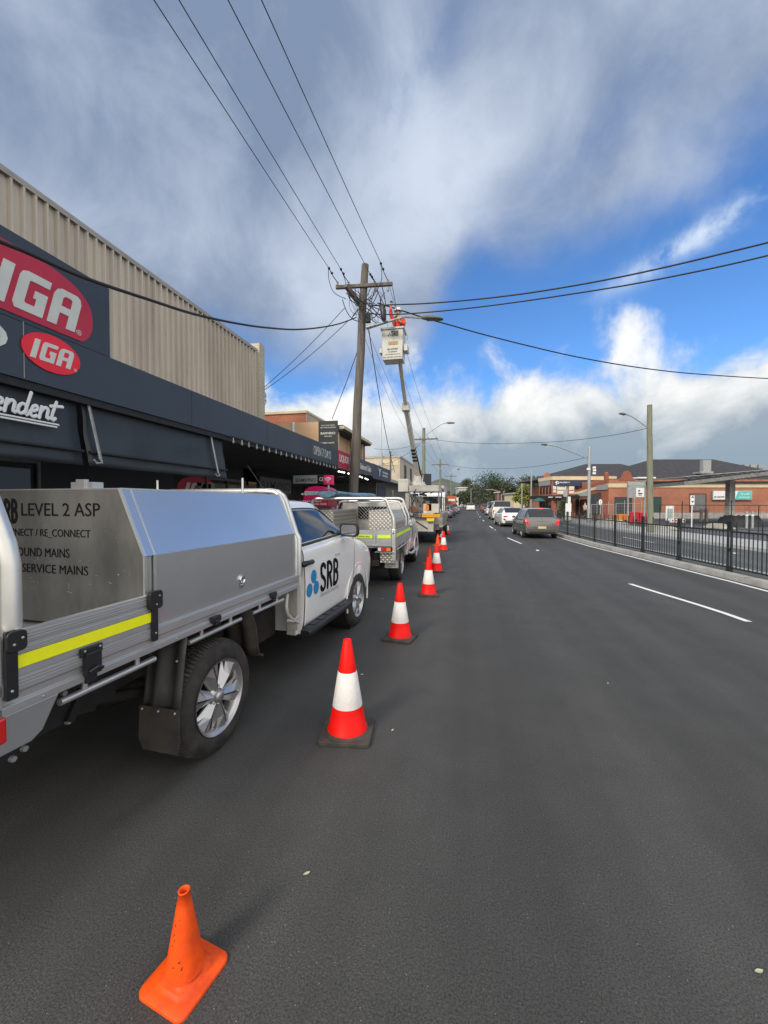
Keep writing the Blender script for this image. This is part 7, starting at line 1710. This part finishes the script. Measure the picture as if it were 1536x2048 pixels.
# wing
c = MB(); A, B = (ax(1150, 50), 50), (ax(1216.5, Zh), Zh); 
vs = []
for z in (0, 1):
    for (a, Z), ht in ((A, hz(981, 50)), (B, hz(957, Zh))): vs.append(BR(a, Z, ht * z))
vs2 = [v + BR(1.2, .5, 0) for v in vs]; c.add(vs + vs2, [(0, 1, 3, 2), (5, 4, 6, 7), (2, 3, 7, 6), (0, 2, 6, 4), (1, 5, 7, 3)]); ad(c, 'shop_wing', 'brickred')
def onwing(s, py0, s1, py1, t0, t1, off, name, m):
    def P(s_, py): a = A[0] + (B[0] - A[0]) * s_; Z = A[1] + (B[1] - A[1]) * s_; return BR(a, Z, hz(py, Z))
    n = BR(B[1] - A[1], -(B[0] - A[0]), 0).normalized(); c = MB(); p = [P(s, py0), P(s1, py1), P(s1, t1), P(s, t0)]
    c.add([q + n * off for q in p] + [q + n * (off + .05) for q in p], [(0, 1, 2, 3), (7, 6, 5, 4), (0, 4, 5, 1), (1, 5, 6, 2), (2, 6, 7, 3), (3, 7, 4, 0)]); return ad(c, name, m)
onwing(0, 989, 1, 974, 985, 967, .03, 'wing_band', 'cream')
onwing(.66, 980.5, 1.0, 979, 972, 968, .06, 'wing_sign', 'galv'); onwing(.12, 993, .42, 992, 987, 984, .06, 'wing_sign', 'silver_lit')
onwing(.04, 1030, .14, 1030, 997, 997, .03, 'shop_window', 'shopglass'); onwing(.18, 1030, .40, 1030, 999, 998, .03, 'shop_window', 'shopglass'); onwing(.46, 1029, .80, 1028, 990, 985, .03, 'dark_entry', 'far_c')
c = BMB(); c.box(BR(ax(1209, 45.3), 45, hz(957, 45.3)), (.36, .36, 1.0), rz=YAW); c.ball(BR(ax(1209, 45.3), 45, hz(957, 45.3) + .5), .2, 6); ad(c, 'parapet_pillar', 'brickred')
# teal and white sign on the hall wall
r = empty('wall_sign', BR(ax(1464, Zh), Zh - .3, hz(1000, Zh)), 0, 'wide white and teal sign with a face portrait on the brick hall wall', 'sign')
b_ = r.location.copy()
def ads(mb, n, m): o = mb.build(n, m, r); o.location = -b_; return o
c = BMB(); c.px(1425, 1504, 981, 1000, Zh - .25, .15); ads(c, 'sign_case', 'galv')
c = BMB(); c.px(1426.5, 1502.5, 982.2, 998.8, Zh - .27, .015); ads(c, 'white_face', 'wht')
c = BMB(); Zq = Zh - .29; q = [(1470, 998.6), (1502.3, 998.6), (1502.3, 982.4), (1476, 982.4)]; c.add([BR(ax(a, Zq), Zq, hz(b, Zq)) for a, b in q] + [BR(ax(a, Zq), Zq + .01, hz(b, Zq)) for a, b in q], [(0, 1, 2, 3), (7, 6, 5, 4), (0, 4, 5, 1), (1, 5, 6, 2), (2, 6, 7, 3), (3, 7, 4, 0)]); ads(c, 'teal_panel', 'teal')
c = BMB(); c.ball(BR(ax(1460, Zq), Zq, hz(988, Zq)), .2, 6, (1, .1, 1.3)); ads(c, 'portrait_hair', mat('portrait_dark', (.10, .05, .03), .8)); c = BMB(); c.ball(BR(ax(1461, Zq), Zq - .02, hz(989, Zq)), .13, 6, (1, .1, 1.3)); ads(c, 'portrait_face', 'skin')
c = BMB(); place_geo(c, text_geo('MY DENTIST', .02), BR(ax(1428, Zq), Zq - .02, hz(995, Zq)), BR(1, 0, 0), (0, 0, 1), w=1.1, h=.13, th=.01); ads(c, 'lettering', 'dk_txt')
c = BMB(); place_geo(c, text_geo('OPEN SATURDAY', .02), BR(ax(1480, Zq), Zq - .02, hz(990, Zq)), BR(1, 0, 0), (0, 0, 1), w=1.0, h=.16, th=.01); place_geo(c, text_geo('BOOK ONLINE NOW', .02), BR(ax(1477, Zq), Zq - .02, hz(996, Zq)), BR(1, 0, 0), (0, 0, 1), w=1.15, h=.13, th=.01); ads(c, 'lettering', 'white_txt')

# big flat canopy with one column
Zk = 31
r = empty('canopy_shelter', BR(ax(1464, Zk), Zk, .1), 0, 'large flat steel framed canopy on a square column in front of the brick hall', 'canopy'); b_ = r.location.copy()
def adk(mb, n, m): o = mb.build(n, m, r); o.location = -b_; return o
c = BMB(); c.bz(ax(1459, Zk), ax(1470, Zk), .1, hz(961, Zk), Zk, Zk + .42); adk(c, 'column', 'conc')
def slab(z_off0, z_off1, Za, name, m, d0=0, d1=1):
    c = BMB(); L0, L1 = (1368, 954), (1640, 931); 
    a0, z0 = ax(L0[0], Zk), hz(L0[1], Zk); a1, z1 = ax(L1[0], Zk), hz(L1[1], Zk)
    vs = []
    for dz in (z_off0, z_off1):
        for a, z, Z in ((a0, z0, Zk - 2 * d0), (a1, z1, Zk - 9 * d0), (a1, z1, Zk + 8 * d1), (a0, z0, Zk + 6 * d1)): vs.append(BR(a * Z / Zk if Z < Zk else a, Z, z + dz))
    c.add(vs, [(0, 3, 2, 1), (4, 5, 6, 7), (0, 1, 5, 4), (1, 2, 6, 5), (2, 3, 7, 6), (3, 0, 4, 7)]); return adk(c, name, m)
slab(-.66, -.40, 0, 'canopy_lining', 'truckg', .5, .8); slab(-.395, -.255, 0, 'canopy_beam', 'black_m', .2, .8); slab(.0, .05, 0, 'canopy_roof', 'galv', 0, 1)
c = BMB()
for k in range(28):
    t0, t1 = k / 28, (k + 1) / 28; f = lambda t, top: BR(ax(1368 + 272 * t, Zk), Zk + .05, hz(954 - 23 * t, Zk) + (0 if top else -.22)); c.beam(f(t0, k % 2 == 0), f(t1, k % 2 == 1), .04, .04)
adk(c, 'truss_front', 'black_m')

# street furniture on the far side
def post_sign(name, px, ytop, ybase, Z, label, m='galv', r0=.03): 
    r = empty(name, zp(px, 1006, Z), 0, label, 'sign'); r.location.z = .12; b = r.location.copy(); c = MB(); c.cyl((0, 0, 0), (0, 0, hz(ytop, Z) - .12), r0, n=8); c.build('post', m, r); return r, b
r = empty('notice_board', BR(ax(1272, 27), 27, .12), 0, 'tall grey notice board on two posts beside the round timber pole', 'notice board'); b_ = r.location.copy()
def adn(mb, n, m): o = mb.build(n, m, r); o.location = -b_; return o
for px in (1256.5, 1289.5): c = BMB(); c.bz(ax(px, 27) - .04, ax(px, 27) + .04, .12, hz(962, 27), 27, 27.08); adn(c, 'post', 'galv')
c = BMB(); c.px(1254.5, 1290.5, 963, 973, 26.9, .08); adn(c, 'header_panel', 'galv'); c = BMB(); c.px(1256, 1289, 965, 971.5, 26.87, .02); adn(c, 'header_face', 'silver_lit')
c = BMB(); c.px(1255, 1290, 974, 995.5, 26.92, .06); adn(c, 'board', mat('board_grey', (.30, .31, .32), .5)); c = BMB(); c.px(1272, 1288, 976, 994, 26.89, .02); pb_ = adn(c, 'notice', 'wht')
c = BMB(); place_geo(c, text_geo('P', .04), BR(ax(1278, 26.8), 26.87, hz(984, 26.8)), BR(1, 0, 0), (0, 0, 1), h=.14, th=.01); c.px(1276, 1284, 986, 988.5, 26.875, .01); c.px(1277, 1283, 990, 991, 26.875, .01); adn(c, 'notice_print', 'dk_txt')
r, b = post_sign('arrow_sign', 1384, 1000, 1050, 27, 'narrow white arrow sign on a pole in front of the roller door', 'wht', .035)
q = MB(); Mr = Matrix.Rotation(YAW, 3, 'Z'); H_ = hz(1011, 27) - .12; T_ = hz(991, 27) - .12
q.box((0, -.04, (H_ + T_) / 2), (.27, .02, T_ - H_), rz=YAW); q.build('sign_plate', 'wht', r)
q = MB(); 
for f in (.78, .45): z = H_ + (T_ - H_) * f; q.add([Mr @ Vector(v) + Vector((0, 0, z)) for v in ((-.09, -.055, 0), (.09, -.055, 0), (0, -.055, .13 if f > .5 else -.13), (-.09, -.058, 0), (.09, -.058, 0), (0, -.058, .13 if f > .5 else -.13))], [(0, 1, 2), (5, 4, 3), (0, 3, 4, 1), (1, 4, 5, 2), (2, 5, 3, 0)])
q.build('arrow_marks', 'dk_txt', r)
r, b = post_sign('street_sign', 1269, 980, 1055, 24, 'thin post with its sign seen edge on, in front of the notice board')
r, b = post_sign('street_sign', 1201, 1000, 1050, 30, 'small keep left style post by the brick corner'); q = MB(); q.ball((0, 0, hz(1001, 30) - .25), .16, 6, (.8, .15, 1.4)); q.build('sign_plate', 'wht', r)
# temporary fencing
def temp_fence(pa, pb, Z0, Z1, label, h=1.55, posts=6, m='galv', mesh=True):
    A, B = BR(ax(pa, Z0), Z0, .12), BR(ax(pb, Z1), Z1, .12); r = empty('temporary_fence', A, 0, label, 'fence'); d = B - A
    c = MB(); c.beam((0, 0, h), d + Vector((0, 0, h)), .035, .035); c.beam((0, 0, .12), d + Vector((0, 0, .12)), .03, .03); c.build('rail', m, r)
    for k in range(posts + 1): c = MB(); p = d * (k / posts); c.cyl(p, p + Vector((0, 0, h + .25 * (k % 2))), .025, n=6); c.build('post', m, r)
    if mesh:
        c = MB(); n = int(d.length / .22)
        for k in range(n): p = d * (k / n); c.beam(p + Vector((0, 0, .12)), p + Vector((0, 0, h)), .006, .006)
        for k in range(6): z = .12 + (h - .12) * k / 6; c.beam(Vector((0, 0, z)), d + Vector((0, 0, z)), .006, .006)
        c.build('wire_mesh', m, r)
    return r
temp_fence(1320, 1640, 26, 21, 'long dark temporary wire fence across the front of the car park', 1.50, 6, 'black_m')
temp_fence(1232, 1300, 34, 34, 'short pale temporary fence in front of the dark doorway', 1.6, 4)
temp_fence(1183, 1228, 38, 37, 'pale temporary fence by the brick corner left of the doorway', 1.5, 4)
def barrier(px0, px1, y0, y1, Z, m, label, n):
    r = empty('plastic_barrier', BR(ax(px0, Z), Z, .12), 0, label, 'barrier', 'water filled barriers by the works'); w = ax(px1, Z) - ax(px0, Z); h = max(.3, hz(y0, Z) - .12)
    c = MB(); c.prism([(0, 0), (w, 0), (w, .2 * h), (w * .97, h), (w * .03, h), (0, .2 * h)], 0, .5, lambda a, b, hh: Matrix.Rotation(YAW, 3, 'Z') @ Vector((a, hh, b))); c.build('barrier_body', m, r, bev=.03)
    c = MB(); c.box(Matrix.Rotation(YAW, 3, 'Z') @ Vector((w / 2, -.01, h * .3)), (w * .5, .03, h * .16), rz=YAW); c.build('fork_slot', 'black_m', r)
barrier(1262, 1279, 1024, 1040, 32, 'redbar', 'left of two red plastic barriers beside the notice board', 1); barrier(1280, 1297, 1025, 1040, 32, 'redbar', 'right of two red plastic barriers, next to the round pole', 1); barrier(1239, 1261, 1029, 1041, 33, 'orbar', 'orange yellow plastic barrier left of the red ones', 1)
r = empty('sandwich_board', BR(ax(1340, 30), 30, .12), YAW, 'white board standing behind the dark temporary fence by the green door', 'sign'); c = MB(); c.bb((-.28, 0, .35), (.28, .05, 1.42)); bo = c.build('board', 'wht', r); c = MB(); c.bb((-.2, -.012, .5), (.2, -.002, 1.2)); c.build('notice', 'silver_lit', bo)
for k, x in enumerate((1346, 1353, 1360, 1368)):
    r = empty('works_block', BR(ax(x, 29), 29, .12), YAW, ('first', 'second', 'third', 'fourth')[k] + ' from the left of the red and white blocks stacked behind the fence', 'block', 'red and white works blocks')
    c = MB(); c.bb((-.11, 0, .25), (.11, .2, .50)); b0 = c.build('block_body', 'wht', r, bev=.01); c = MB(); c.bb((-.05, -.01, .32), (.05, .0, .43)); c.build('dark_recess', 'redbar', b0)
    if k == 0: pass
M_['mound'] = mat('black_sheet', (.02, .02, .022), .6, var=.2, vs=4, bump=.4); M_['sand'] = mat('sand_heap', (.42, .38, .32), .95, var=.2, vs=5, bump=.5)
def mound(px0, px1, Z, h, m, label, name, seed=1, z0=.1):
    random.seed(seed); c = MB(); g = []; x0, x1 = ax(px0, Z), ax(px1, Z); n = 18
    for i in range(n + 1):
        row = []
        for j in range(9):
            t, u = i / n, j / 8; e = min(1, math.sin(math.pi * t) * 1.6) * min(1, math.sin(math.pi * u) * 1.5)
            row.append(BR(x0 + (x1 - x0) * t, Z + (u - .5) * 2.2, z0 - .02 + h * e * (.75 + .3 * random.random())))
        g.append(row)
    tag(c.grid(g, True).build(name, m), label, 'heap')
mound(1440, 1522, 29, .80, 'mound', 'black covered heap in the car park beside the canopy column', 'covered_heap', 2)
mound(1300, 1345, 26, .28, 'sand', 'low pale heap of rubble at the foot of the round pole', 'rubble_heap', 3); mound(1425, 1450, 27, .32, 'sand', 'small pale heap left of the black covered heap', 'rubble_heap', 4); mound(1195, 1250, 33, .35, 'sand', 'low rubble heap in front of the orange barrier', 'rubble_heap', 5)
for k, x in enumerate((1494, 1505.5)):
    p = BR(ax(x, 27), 27, .1); r = empty('bollard', p, 0, ('left', 'right')[k] + ' of two pale steel bollards in front of the black heap', 'bollard', 'bollards in the car park'); c = MB(); c.cyl((0, 0, 0), (0, 0, 1.05), .075, n=12); c.ball((0, 0, 1.05), .074, 5, (1, 1, .4)); c.build('post', 'galv', r); c = MB(); c.cyl((0, 0, .8), (0, 0, .9), .079, n=12); c.build('band', 'wht', r)
for k, x in enumerate((1403, 1413)):
    p = BR(ax(x, 36), 36, .1); r = empty('timber_bollard', p, 0, ('left', 'right')[k] + ' of two short timber guard posts before the roller door', 'bollard'); c = MB(); c.cyl((0, 0, 0), (0, 0, 1.1), .13, n=10); c.build('post', 'beige', r)
# pavement clutter by the shops
r = empty('white_banner', BR(ax(1137, 36), 36, .12), YAW, 'tall white banner sign standing left of the slim lamp pole', 'sign'); c = MB(); c.bb((-.25, 0, .1), (.25, .06, 1.6)); c.build('banner', 'wht', r); c = MB(); c.bb((-.32, 0, 0), (.32, .3, .1)); c.build('foot', 'black', r)
r = empty('parking_sign', BR(ax(1134, 37), 37, .12), YAW, 'pair of small pale signs on one post above the white banner', 'sign'); c = MB(); c.cyl((0, 0, 0), (0, 0, 2.9), .03, n=6); c.build('post', 'galv', r); c = MB(); c.bb((-.35, -.05, 2.2), (.0, -.03, 2.85)); c.build('sign_plate', 'silver_lit', r); c = MB(); c.bb((.06, -.05, 1.6), (.30, -.03, 2.2)); c.build('sign_plate', 'wht', r)
r = empty('parasol', BR(ax(1078, 50), 50, .12), 0, 'small green parasol above the dark hatchback', 'umbrella'); c = MB(); c.lathe([(.001, 2.3), (.5, 2.1), (.9, 1.85), (.88, 1.83), (.001, 2.2)], 12); c.build('cover', mat('green_cloth', (.02, .12, .09), .8), r); c = MB(); c.cyl((0, 0, 0), (0, 0, 2.1), .03, n=6); c.build('pole', 'galv', r)
p = BR(ax(1170, 40), 40, .13); walker(p, 2.0, 'dark haired pedestrian by the brick wing', 'beige', 'black')
p = BR(ax(1048, 58), 58, .0); walker(p, 1.5, 'pedestrian in a white top near the leaning pole', 'wht', 'navy2'); p = BR(ax(1054, 58), 58, .0); walker(p, 1.4, 'pedestrian in dark clothes right of the one in white', 'navy2', 'black')

# ============================================================ TREES AND FAR TOWN
def tree(name, base, h, w, label, m='leaf', n=1500, seed=0, leaf=.5, trunk=.35, lobes=7, grp=None, dens=1.0):
    random.seed(seed); r = empty(name, base, 0, label, 'tree', grp)
    t = MB(); t.tube([(0, 0, 0), (.05 * h, 0, h * .25), (0, .03 * h, h * .55)], [h * .035, h * .026, h * .012], 7)
    C = []
    for k in range(lobes):
        a = random.uniform(0, 6.28); rr = random.uniform(.1, .34) * w; z = h * random.uniform(trunk + .08, .86); C.append((Vector((rr * math.cos(a), rr * math.sin(a), z)), random.uniform(.2, .33) * w))
        t.tube([(0, 0, h * .3), C[-1][0] * .6 + Vector((0, 0, z * .3)), C[-1][0]], [h * .014, h * .009, h * .004], 5)
    t.build('trunk', 'bark', r); c = MB()
    for i in range(n):
        q, rad = random.choice(C); v = Vector((random.gauss(0, 1), random.gauss(0, 1), random.gauss(0, .8))).normalized() * rad * (random.random() ** .4)
        p = q + v; s = leaf * random.uniform(.5, 1.3); e1 = Vector((random.gauss(0, 1), random.gauss(0, 1), random.gauss(0, 1))).normalized(); e2 = e1.orthogonal().normalized(); c.add([p - e1 * s * .5, p + e2 * s * .35, p + e1 * s * .5, p - e2 * s * .35], [(0, 1, 2, 3)])
    c.build('crown', m, r, fix=False); return r
TR = [(951, 175, 11, 11, 'leafb', 'brown bare looking tree left of the dark green clump'), (972, 150, 13.5, 15, 'leaf', 'large dark green tree in the clump at the end of the road'), (985, 140, 12, 13, 'leaf', 'dark green tree just right of the largest one'), (958, 165, 11, 12, 'leaf', 'dark tree at the left of the clump'), (997, 135, 9.5, 9, 'leaf2', 'lower tree at the right end of the dark clump'),
      (941, 190, 8, 10, 'leaf', 'small dark tree above the far end of the road'), (1045, 88, 6.0, 4.6, 'leafy', 'yellow green tree left of the gabled shops'), (1030, 110, 8.2, 8, 'leaf', 'dark tree behind the yellow green one'), (1058, 110, 9.6, 9, 'leaf2', 'bushy green tree between the leaning pole and the shops'), (1094, 120, 10.5, 10, 'leaf', 'dark rounded tree rising behind the shop corner'), (1010, 200, 9, 12, 'leaf2', 'distant low tree right of the traffic light'), (1070, 90, 7.0, 6, 'leaf', 'dark tree just left of the shop corner'),
      (926, 150, 6, 7, 'leaf2', 'olive tree by the distant left shops'), (912, 120, 4.5, 5, 'leaf', 'small street tree by the distant shopfronts')]
for k, (px, Z, h, w, m, lab) in enumerate(TR):
    p = zp(px, 1006, Z); tree('street_tree', (p.x, p.y, 0), h, w, lab, m, 1500 if Z < 180 else 900, 40 + k, .55 if m != 'leafb' else .28, .25, 8, 'trees at the end of the street')
p = BR(ax(1127, 40), 40, .12); tree('shrub', p, 2.6, 1.3, 'dark upright shrub in front of the shop windows beside the white banner', 'leaf', 900, 9, .16, .05, 6)
p = zp(987, 1006, 620)
for k, (px, Z, zz) in enumerate(((931, 800, 47),)):
    p = zp(px, 1006, Z); tree('hill_tree', (p.x, p.y, 34), 15, 28, 'lone dark tree on the crest of the grassy hill', 'leaf', 900, 70, 2.2, .2, 6)
random.seed(21)
for k in range(26):
    px = random.choice([random.uniform(890, 975), random.uniform(1000, 1075)]); Z = random.uniform(250, 420)
    p = zp(px, 1006, Z); tree('hedgerow_tree', (p.x, p.y, -1), random.uniform(7, 12), random.uniform(10, 16), 'dark tree in the wooded band below the hills', random.choice(['leaf', 'leaf2']), 260, 100 + k, 1.5, .15, 5, 'trees of the wooded band below the hills')
def simple_house(px0, px1, ytop, Z, m, rm, label, dep=8):
    r = empty('distant_building', BR((ax(px0, Z) + ax(px1, Z)) / 2, Z, 0), YAW, label, 'building'); w = ax(px1, Z) - ax(px0, Z); h = hz(ytop, Z)
    c = MB(); c.bb((-w / 2, 0, 0), (w / 2, dep, h)); c.build('wall', m, r); c = MB(); c.bb((-w / 2 - .4, -.4, h), (w / 2 + .4, dep + .4, h + .35)); c.build('roof', rm, r)
    for k in range(3): c = MB(); c.bb((-w / 2 + w * (.08 + .32 * k), -.05, h * .55), (-w / 2 + w * (.28 + .32 * k), -.01, h * .85)); c.build('window', 'shopglass', r)
simple_house(1005, 1032, 985, 120, mat('far_brick', (.20, .07, .06), .8), 'cream', 'dull red building with a pale roof line right of the dark tree clump')
simple_house(917, 934, 976, 210, 'far_a', 'wht', 'pale building on rising ground above the far left shops')
simple_house(1028, 1042, 988, 100, 'cream', 'cap', 'low yellow and white building behind the yellow green tree')
simple_house(1012, 1024, 975, 240, 'cream', 'far_b', 'cream house on the far slope right of the clump')
def traffic_light(px, ytop, Z, label, arm=0):
    p = zp(px, 1006, Z); r = empty('traffic_light', (p.x, p.y, 0), YAW, label, 'traffic light', 'traffic lights at the far crossing'); h = hz(ytop, Z)
    c = MB(); c.cyl((0, 0, 0), (0, 0, h), .10, .08, 8)
    if arm: c.tube([(0, 0, h - .1), (arm * .3, 0, h + .25), (arm, 0, h + .3)], .09, 6)
    c.build('mast', 'galv', r); x = arm if arm else 0
    c = MB(); c.bb((x - .28, -.2, h - .6), (x + .28, -.05, h + .7)); hd = c.build('signal_head', 'black_m', r)
    c = MB(); c.cyl((x, -.24, h + .42), (x, -.2, h + .42), .14, n=12); c.build('red_signal', mat('red_signal_lit', (.9, .05, .03), .4, emit=(1, .06, .03), es=1.6) if px < 950 else 'redbar', hd)
traffic_light(942, 972, 120, 'traffic light showing red above the far lane', 0); traffic_light(996, 982, 95, 'traffic light on a curved mast left of the red building', -3.2); traffic_light(1003, 982, 90, 'shorter traffic light mast just right of the curved one')
# colourful shop signs far left
for k, (px, py, w, h, m, lab) in enumerate(((903, 1000, 1.6, 1.3, 'far_b', 'orange shop sign far down the left side'), (911, 1003, 1.0, 1.4, 'wht', 'white shop sign right of the orange one'), (893, 1008, 1.8, .8, 'red_sign', 'red shop sign beyond the lift truck'), (886, 998, 1.4, 1.2, 'wht', 'white square shop sign by the third pole'))):
    p = zp(px, py, 66 + 4 * k); r = empty('shop_sign', p, YAW, lab, 'sign'); c = MB(); c.bb((-w / 2, 0, -h / 2), (w / 2, .1, h / 2)); c.build('panel', m, r); c = MB(); c.bb((-w * .35, -.02, -h * .12), (w * .35, -.002, h * .12)); c.build('band', 'navy2' if m == 'wht' else 'wht', r)

# ============================================================ LITTER
random.seed(4)
for k, (px, py, lab, m) in enumerate(((613, 1750, 'pale curled leaf on the asphalt above the orange cone', 'leafdry'), (1518, 1946, 'pale green leaf at the lower right corner of the road', 'leafdry'), (785, 1462, 'small whitish scrap right of the largest banded cone', 'scrap'), (765, 1198, 'flat pale scrap beside the front wheel of the nearest truck', 'scrap'), (724, 1350, 'thin dry stalk between the two nearest banded cones', 'scrap'), (1216, 1368, 'tiny pale leaf alone in the middle lane', 'scrap'))):
    if k == 0: M_['leafdry'] = mat('dry_leaf', (.42, .44, .30), .8, var=.2); M_['scrap'] = mat('paper_scrap', (.50, .50, .46), .8, var=.1)
    p = gp(px, py); s = .017 if m == 'leafdry' else .015; a = random.uniform(0, 3); c = MB(); g = []
    for i in range(7):
        t = i / 6 - .5; w_ = s * .38 * math.cos(math.pi * t) + .0008; g.append([(t * 2 * s, -w_, .004 + .35 * s * t * t), (t * 2 * s, 0, .001 + .35 * s * t * t), (t * 2 * s, w_, .006 + .35 * s * t * t)])
    o = c.grid(g).build('fallen_leaf' if m == 'leafdry' else 'litter_scrap', m, loc=(p.x, p.y, .003)); o.rotation_euler = (0, 0, a); tag(o, lab, 'leaf' if m == 'leafdry' else 'scrap')
# soft oil stains on the asphalt are in its material

# ============================================================ tidy: loose repeats become parts of their own
def split_loose(names):
    for o in list(COL.objects):
        if o.type != 'MESH' or o.name.split('.')[0] not in names: continue
        bm = bmesh.new(); bm.from_mesh(o.data); seen = set(); groups = []
        for f in bm.faces:
            if f.index in seen: continue
            st = [f]; seen.add(f.index); g = []
            while st:
                q = st.pop(); g.append(q.index)
                for v in q.verts:
                    for h in v.link_faces:
                        if h.index not in seen: seen.add(h.index); st.append(h)
            groups.append(g)
        bm.free()
        if len(groups) < 2: continue
        me = o.data
        for g in groups:
            idx = {}; vs = []; fs = []
            for fi in g:
                fs.append([idx.setdefault(v, len(idx)) for v in me.polygons[fi].vertices])
            inv = sorted(idx, key=lambda k: idx[k]); vs = [me.vertices[v].co for v in inv]
            nm = bpy.data.meshes.new(me.name); nm.from_pydata(vs, [], fs); nm.materials.append(me.materials[0])
            nm.polygons.foreach_set('use_smooth', [me.polygons[fi].use_smooth for fi in g])
            n = bpy.data.objects.new(o.name.split('.')[0], nm); COL.objects.link(n); n.parent = o.parent; n.location = o.location
            for md in o.modifiers:
                if md.type == 'BEVEL': m2 = n.modifiers.new('bevel', 'BEVEL'); m2.width = md.width; m2.segments = 2; m2.limit_method = 'ANGLE'
        bpy.data.objects.remove(o)
split_loose({'bracket_bolt', 'rail_bolt', 'latch_screw', 'flap_rivet', 'scuff', 'cab_rear_pressing', 'stacked_tools', 'cable_gear', 'turntable_bracket', 'rack_post', 'wheel_well', 'bucket_bracket', 'kerb_joint_x'})
